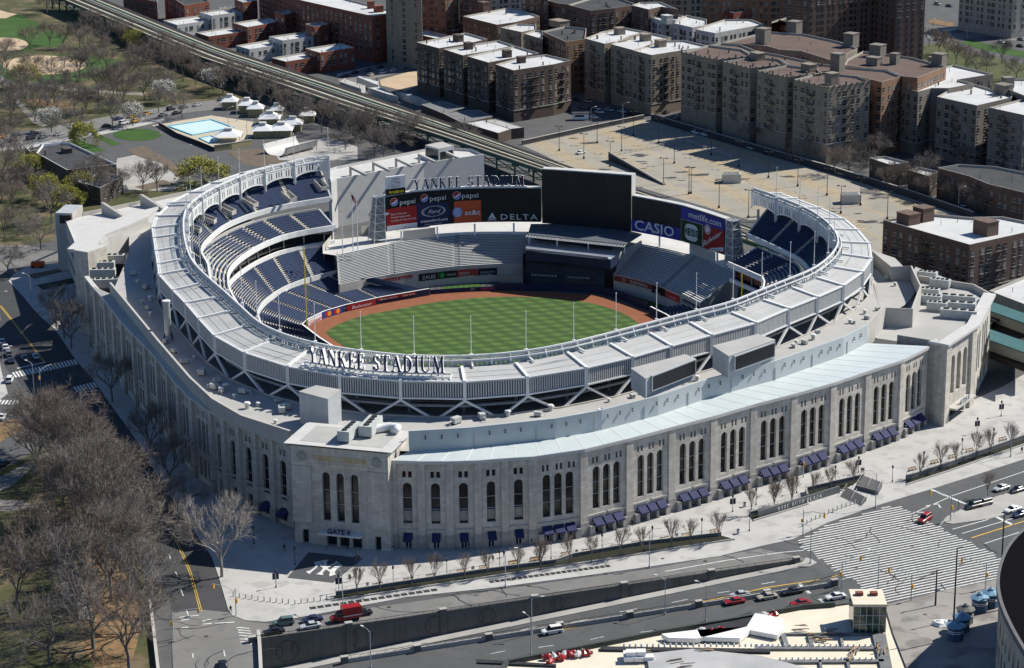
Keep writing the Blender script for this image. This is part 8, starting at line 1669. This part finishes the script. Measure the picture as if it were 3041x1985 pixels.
# people
def person(top, bot):
    t = thing('person', 'proto', 'person', (0,0,0), local=True); me = bpy.data.meshes.new('body'); V = [(0,0,.92),(0,0,1.15),(0,0,1.42),(0,0,1.54),(0,.02,1.68),(-.2,0,1.42),(-.27,.04,1.12),(-.25,.12,.86),(.2,0,1.42),(.27,-.06,1.12),(.24,-.14,.86),(-.1,0,.86),(-.13,.14,.48),(-.13,.2,.06),(.1,0,.86),(.13,-.12,.48),(.13,-.2,.06),(-.13,.32,.03),(.13,-.06,.03)]
    E_ = [(0,1),(1,2),(2,3),(3,4),(2,5),(5,6),(6,7),(2,8),(8,9),(9,10),(0,11),(11,12),(12,13),(0,14),(14,15),(15,16),(13,17),(16,18)]; Rr = [.15,.15,.17,.065,.115,.075,.055,.04,.075,.055,.04,.1,.07,.05,.1,.07,.05,.04,.04]
    me.from_pydata(V, E_, []); o = bpy.data.objects.new('body', me); col.objects.link(o); m = o.modifiers.new('s', 'SKIN'); 
    if not me.skin_vertices: bpy.context.view_layer.objects.active = o
    for i, sv in enumerate(me.skin_vertices[0].data if me.skin_vertices else []): sv.radius = (Rr[i], Rr[i]); sv.use_root = (i == 0)
    o.modifiers.new('u', 'SUBSURF').levels = 1; dg = bpy.context.evaluated_depsgraph_get(); dg.update(); m2 = bpy.data.meshes.new_from_object(o.evaluated_get(dg)); bpy.data.objects.remove(o)
    for mm in (bot, top, mat('skin', (0.35,0.2,0.14), .6)): m2.materials.append(mm)
    for p in m2.polygons: z = p.center.z; p.material_index = 0 if z < .92 else (1 if z < 1.55 else 2)
    b = bpy.data.objects.new('body', m2); col.objects.link(b); b.parent = t
    mb = MB(); mb.hexa([(.1*math.cos(k*math.pi/4), .02-.02+.11*math.sin(k*math.pi/4), 1.68) for k in range(8)], [(.07*math.cos(k*math.pi/4), .07*math.sin(k*math.pi/4), 1.82) for k in range(8)]); mb.build('hair', M_fire, t); return t
PE = [person(mat('dark_jacket', (0.02,0.02,0.03), .9), mat('dark_trousers', (0.03,0.03,0.045), .9)), person(mat('tan_coat', (0.40,0.30,0.17), .9), mat('blue_jeans', (0.05,0.07,0.13), .9))]
pp = [(z1_([(188,865)])[0],0,'walking alone before the gate tower'),(z1_([(558,855)])[0],0,'standing by the gate entrance canopy'),(z1_([(572,1045)])[0],0,'beside the dark emblem field'),(z1_([(597,1022)])[0],1,'near the bannered lamp beside the emblem field'),(z1_([(632,1010)])[0],0,'right of the bannered lamp by the emblem field'),(z1_([(1272,855)])[0],0,'at the third narrow doorway'),(z1_([(1414,932)])[0],0,'walking near a young tree on the plaza'),(z1_([(1477,902)])[0],0,'striding beside a slim lamp post'),(z1_([(1643,828)])[0],0,'near the last narrow doorway'),(z2_([(440,782)])[0],1,'in a tan coat near the first wide awnings'),(z2_([(540,750)])[0],0,'under the second group of awnings'),(z2_([(747,720)])[0],0,'alone between awning groups'),(z3_([(582,418)])[0],0,'left of the group above the steps'),(z3_([(630,412)])[0],0,'in the middle of the group above the steps'),(z3_([(641,412)])[0],0,'right of the group above the steps'),(z3_([(1570,290)])[0],0,'on the lower pavement at the right edge'),((2268,918),0,'outside the right tower entrance'),((536.5,1425),0,'waiting at the avenue corner kerb')]
for i, (q, k, l) in enumerate(pp): place(PE[k], G(q[0],q[1],.14), i*1.7, 'person in %s clothes %s' % ('light' if k else 'dark', l), None, 1.05)
# blue round kiosks
def kio(roof, body, lab, x, y):
    p = G(x, y, .14); t = thing('ticket_kiosk', lab, 'kiosk', tuple(p)); oc = lambda r, z: [(p.x+r*math.cos(k*math.pi/4+.39), p.y+r*math.sin(k*math.pi/4+.39), z) for k in range(8)]
    mb = MB(); mb.hexa(oc(1.75,.14), oc(1.75,3.2)); mb.build('wall', body, t)
    for z in (1.9, 2.3): mb = MB(); mb.hexa(oc(1.8,z), oc(1.8,z+.14)); mb.build('white_band', M_wht, t)
    mb = MB(); mb.hexa(oc(2.15,3.2), oc(2.15,3.4)); mb.hexa(oc(2.1,3.4), oc(.9,3.95)); mb.build('roof', roof, t); mb = MB(); mb.hexa(oc(.7,3.9), oc(.6,4.3)); mb.hexa(oc(.6,4.3), oc(.05,4.7)); mb.build('cupola', roof, t)
kb, kr = mat('kiosk_blue', (0.045,0.09,0.17), .6, .1, .6), mat('kiosk_roof_blue', (0.17,0.30,0.42), .6, .1, .6); kg = mat('kiosk_grey', (0.12,0.12,0.12), .7)
for q, l in (((2220,1486),'nearest blue octagonal kiosk at the bottom right'),((2234,1466),'second blue octagonal kiosk from the front'),((2243,1447),'weathered grey octagonal kiosk between the blue ones'),((2276,1420),'fourth octagonal kiosk, blue, toward the striped crossing'),((2302,1409),'farthest blue octagonal kiosk beside the old wall')): kio(kg if 'grey' in l else kr, kg if 'grey' in l else kb, l, *q)
# curved wall of the old stadium, bottom right
ow = [G(x, y, 24).xy for x, y in [(2440,1185),(2390,1225),(2352,1262),(2331,1305),(2322,1350),(2330,1400),(2360,1465),(2400,1530),(2450,1600)]]; ow = smooth(ow, 2)
t = thing('old_stadium', 'curved cream wall of the old stadium with black roof at the bottom right', 'stadium', (ow[9].x, ow[9].y, 0)); mb = MB(); mb.wall(ow, 0, 24); mb.build('wall', B_cream, t); mb = MB(); ribbon(mb, offset(ow, -.1), offset(ow, .7), 24, 24); mb.wall(offset(ow, .7), 22.6, 24); ribbon(mb, offset(ow,.05), offset(ow,.7), 22.6, 22.6); mb.build('cornice', mat('dark_grey_cornice', (0.13,0.13,0.135), .8, .2, .5), t)  # cornice rim in mottled dark grey
c_ = offset(ow, -26); mb = MB(); ribbon(mb, ow, c_, 24.05, 22.5); mb.build('roof', mat('tar_black', (0.008,0.008,0.009), 1.0, spec=0.0), t)
P_ = resample(ow, 26)
for k in range(1, 25):
    e = (P_[k+1 if k < 25 else k]-P_[k-1]).normalized(); n_ = Vector((e.y,-e.x))
    for z0, z1 in ((3,7.5),(9.5,13.5),(15.5,19.5)): mb = MB(); a, b = P_[k]-e*.55+n_*.04, P_[k]+e*.55+n_*.04; mb.wall([a,b], z0, z1); mb.build('window', M_wd, t)
# construction roof of the garage at the bottom
ZG = 1.2
def GZp(L, z=ZG): return [G(x, y, z).xy for x, y in L]
og = GZp([(1130,1600),(1180,1542),(1240,1530),(1380,1503),(1530,1473),(1712,1442),(1870,1412),(1940,1407),(1975,1402),(2056,1404),(2075,1470),(2125,1600)])
gt_ = thing('garage_under_construction', 'unfinished cream garage roof with white slabs and black edges at the bottom', 'garage', (og[5].x, og[5].y, 0)); M_cr = mat('cream_slab', (0.66,0.60,0.48), .85, .08, .15)
mb = MB(); mb.wall(og, -8, ZG, closed=True); mb.build('wall', M_dark, gt_); mb = MB(); mb.poly([(*p,0) for p in og], ZG-.35); mb.build('roof_deck', M_cr, gt_); mb = MB()
for a, b in zip(og[:8], og[1:8]): mb.bar((*a, ZG-.2), (*b, ZG-.2), .7, 1.9)
mb.build('edge_parapet', mat('formwork_dark', (0.05,0.06,0.055), .8, .2, .5), gt_)
def slab_(nm, L, z0, z1, m): mb = MB(); mb.prism(GZp(L, z1), z0, z1); mb.build(nm, m, gt_)
g2 = lambda L: [(1174+x/2.53, 939+y/2.53) for x, y in L]; g3 = lambda L: [(1754+x/2.53, 939+y/2.53) for x, y in L]
slab_('white_slab', g2([(920,1352),(1130,1328),(1150,1370),(1380,1378),(1440,1330),(1600,1360),(1640,1320),(1630,1260),(1470,1230),(1420,1310),(1130,1380),(960,1375)]), ZG, ZG+1.0, M_wht)
slab_('black_pit_cover', g2([(1130,1320),(1440,1225),(1500,1250),(1400,1330),(1290,1340),(1140,1345)]), ZG-.3, ZG+.25, M_dark)
for q in ([(560,1425),(1560,1440),(1560,1460),(560,1445)],[(-170,1500),(300,1530),(300,1540),(-170,1520)]): slab_('joint_beam', g2(q), ZG-.3, ZG+.15, M_dark)
for q in ([(0,1425),(700,1425),(700,1440),(0,1440)],[(120,1505),(760,1500),(760,1515),(120,1520)],[(150,1350),(180,1350),(205,1425),(178,1425)],[(310,1355),(335,1355),(345,1425),(325,1425)],[(495,1350),(512,1350),(528,1425),(512,1425)],[(690,1350),(770,1350),(810,1554),(740,1554)],[(375,1505),(390,1505),(400,1554),(385,1554)],[(535,1500),(552,1500),(565,1554),(548,1554)],[(170,1345),(700,1345),(700,1352),(170,1352)]): slab_('joint_beam', g3(q), ZG-.3, ZG+.2, M_under)
slab_('curved_white_deck', g2([(820,1470),(1100,1440),(1500,1480),(1782,1554),(1782,1640),(860,1640),(840,1520)]), ZG-.3, ZG+.4, mat('weathered_deck', (0.30,0.30,0.30), .8, 0, .08, c2=(0.46,0.455,0.45)))
for i in range(26): p = G(1174+(700+i*34)/2.53, 939+(1428)/2.53, ZG).xy; mb = MB(); mb.cyl(p.x,p.y,ZG,ZG+.75,.28,.16,6); mb.build('capped_column_stub', M_wht, gt_)
for i in range(21): p = G(1754+(5+i*34)/2.53, 939+1430/2.53, ZG).xy; mb = MB(); mb.cyl(p.x,p.y,ZG,ZG+.75,.28,.16,6); mb.build('capped_column_stub', M_wht, gt_)
for i in range(16): p = G(1754+(150+i*36)/2.53, 939+1508/2.53, ZG).xy; mb = MB(); mb.cyl(p.x,p.y,ZG,ZG+.75,.28,.16,6); mb.build('capped_column_stub', M_wht, gt_)
gb = GZp(g3([(578,1345),(768,1345),(768,1235),(578,1215)]), ZG); e = (gb[1]-gb[0]).normalized(); n_ = Vector((-e.y,e.x)); A_ = gb[0]; B_ = gb[1]; t = thing('glass_stair_house', 'green glass stair house with cream flat roof on the construction deck', 'stair house', (A_.x, A_.y, ZG)); P4_ = [A_, B_, B_+n_*8, A_+n_*8]
mb = MB(); mb.wall(P4_, ZG, ZG+6, closed=True); mb.build('glazing', mat('green_glass', (0.02,0.045,0.04), .12, .4, .3, spec=.7), t); mb = MB(); c = sum(P4_, Vector((0,0)))/4; mb.prism([c+(p-c)*1.04 for p in P4_], ZG+6, ZG+6.6); mb.build('roof', M_cr, t)
for f in (.2,.4,.6,.8,0,1): mb = MB(); p = A_.lerp(B_, f)-n_*.08; mb.bar((*p, ZG), (*p, ZG+6), .14); mb.build('mullion', M_steel2, t)
for z in (2,4): mb = MB(); mb.bar((*(A_-n_*.08), ZG+z), (*(B_-n_*.08), ZG+z), .14); mb.build('mullion', M_steel2, t)
for f in (.25,.7): p = A_.lerp(B_, f)+n_*5; mb = MB(); mb.box(p.x-.8,p.y-.6,ZG+6.6,p.x+.8,p.y+.6,ZG+7.3); mb.build('roof_hatch', B_red, t)
sacks = [(x, y) for x, y in g2([(250,1495),(285,1490),(310,1485),(345,1480),(375,1478),(400,1475),(430,1478),(460,1470),(485,1468),(265,1520),(330,1500),(1150,1338),(1215,1348),(1275,1336),(1520,1248),(1585,1240),(1555,1262)])]
sk = {0: None, 1: None}
def sack(m):
    t = thing('tarpaulin_bundle', 'proto', 'bundle', (0,0,0), local=True); r = random.Random(4); mb = MB(); oc = lambda k, z: [(1.3*k*math.cos(q*math.pi/4)*r.uniform(.8,1.1), .8*k*math.sin(q*math.pi/4)*r.uniform(.8,1.1), z+r.uniform(-.08,.08)) for q in range(8)]; mb.hexa(oc(1,0), oc(.95,.5)); mb.hexa(oc(.95,.5), oc(.35,.95)); mb.build('cover', m, t); mb = MB(); mb.bar((-1.2,0,.75),(1.2,0,.8),.07); mb.build('strap', M_steel, t); return t
sk[0], sk[1] = sack(CARM['red']), sack(M_cap)
for i, q in enumerate(sorted(sacks)): place(sk[1 if i % 3 == 2 else 0], G(q[0],q[1],ZG+.1), i*.9, '%s tarpaulin bundle on the construction roof, %s from the left' % ('pale' if i % 3 == 2 else 'red', nth(i)), 'tarpaulin bundles on the construction roof')
def cone(x, y, z, l): p = G(x, y, z); t = thing('traffic_cone', l, 'cone', tuple(p)); mb = MB(); mb.cyl(p.x,p.y,z,z+.08,.35,.35,8); mb.build('base', M_tyre, t); mb = MB(); mb.cyl(p.x,p.y,z+.08,z+1,.25,.05,8); mb.build('cone', mat('cone_orange', (0.7,0.10,0.02), .6), t)
for q, l in (((149,700),'orange cone on the pavement, left of the pair by the left tower'),((169,696),'orange cone on the pavement, right of the pair by the left tower'),((120,715),'orange cone near the bare trees beside the left tower'),((88,731),'orange cone at the avenue kerb in the tower shadow'),((2284,1415),'orange cone at the kerb of the striped crossing')): cone(*q, .14, l)
lf = thing('boom_lift', 'orange red boom lift parked left of the west tower', 'boom lift', tuple(G(87,622))); p = G(87,622); mb = MB(); mb.box(p.x-2,p.y-1.2,.5,p.x+2.4,p.y+1.2,2.0); mb.build('chassis', mat('lift_orange', (0.5,0.08,0.02), .6), lf); mb = MB(); mb.bar((p.x-1,p.y,2),(p.x+8,p.y+2,5.5),.5); mb.bar((p.x+8,p.y+2,5.5),(p.x+10,p.y+2.4,5.2),.6); mb.build('boom', M_step, lf)
for x in (-1.4,1.6): mb = MB(); mb.tube([(p.x+x,p.y-1.4,.5),(p.x+x,p.y+1.4,.5)],.5,10); mb.build('axle_wheels', M_tyre, lf)
ts = thing('sheeted_heap', 'heap of white sheeting on the corner pavement beside the kiosks', 'heap', tuple(G(2192,1452,.14))); p = G(2192,1452,.14); r = random.Random(8); mb = MB(); lp = lambda k, z: [(p.x+3*k*math.cos(q*math.pi/6)*r.uniform(.75,1.15), p.y+2*k*math.sin(q*math.pi/6)*r.uniform(.75,1.15), z+r.uniform(-.1,.15)) for q in range(12)]; mb.hexa(lp(1,.2), lp(.7,.8)); mb.hexa(lp(.7,.8), lp(.25,1.25)); mb.build('sheet', M_wht, ts); mb = MB(); mb.bar((p.x+1,p.y-2,.3),(p.x+3,p.y-1.6,.4),.3); mb.build('roll', B_or, ts)

M_tim = mat('timber', (0.36,0.24,0.12), .8, .2, 1.0); rr = random.Random(31)
tb = sorted([(1575,1540),(1592,1549),(1500,1520),(1895,1476),(1905,1484),(1918,1488),(1860,1462),(1935,1470),(1975,1528),(1990,1515),(2044,1500),(2050,1515),(1640,1512)])
for i, (x, y) in enumerate(tb):
    p = G(x, y, ZG+.2); t = thing('timber_stack', 'stack of loose timber boards on the construction roof, %s from the left' % nth(i), 'timber', tuple(p), 0, 'timber stacks on the construction roof')
    for k in range(5): a = rr.uniform(-.3,.3)+(1.2 if x > 1970 else .1); L = rr.uniform(1.5,3.4); mb = MB(); q = p+Vector((rr.uniform(-.7,.7), rr.uniform(-1,1), .12*k)); mb.bar(q-Vector((math.cos(a),math.sin(a),0))*L/2, q+Vector((math.cos(a),math.sin(a),0))*L/2, .3, .1); mb.build('board', M_tim if k % 2 else M_under, t)
p = G(1461,1535,ZG+.1); t = thing('foam_block_stack', 'stack of white foam blocks on the construction roof', 'blocks', tuple(p))
for k, (dx, dy, dz) in enumerate(((0,0,0),(2.1,0,0),(4.2,.2,0),(0,2,0),(2.1,2,0),(.5,.5,1),(2.6,.6,1))): mb = MB(); mb.box(p.x+dx-1,p.y+dy-.9,p.z+dz,p.x+dx+1,p.y+dy+.9,p.z+dz+.95); mb.build('block', M_wht, t)
flush()
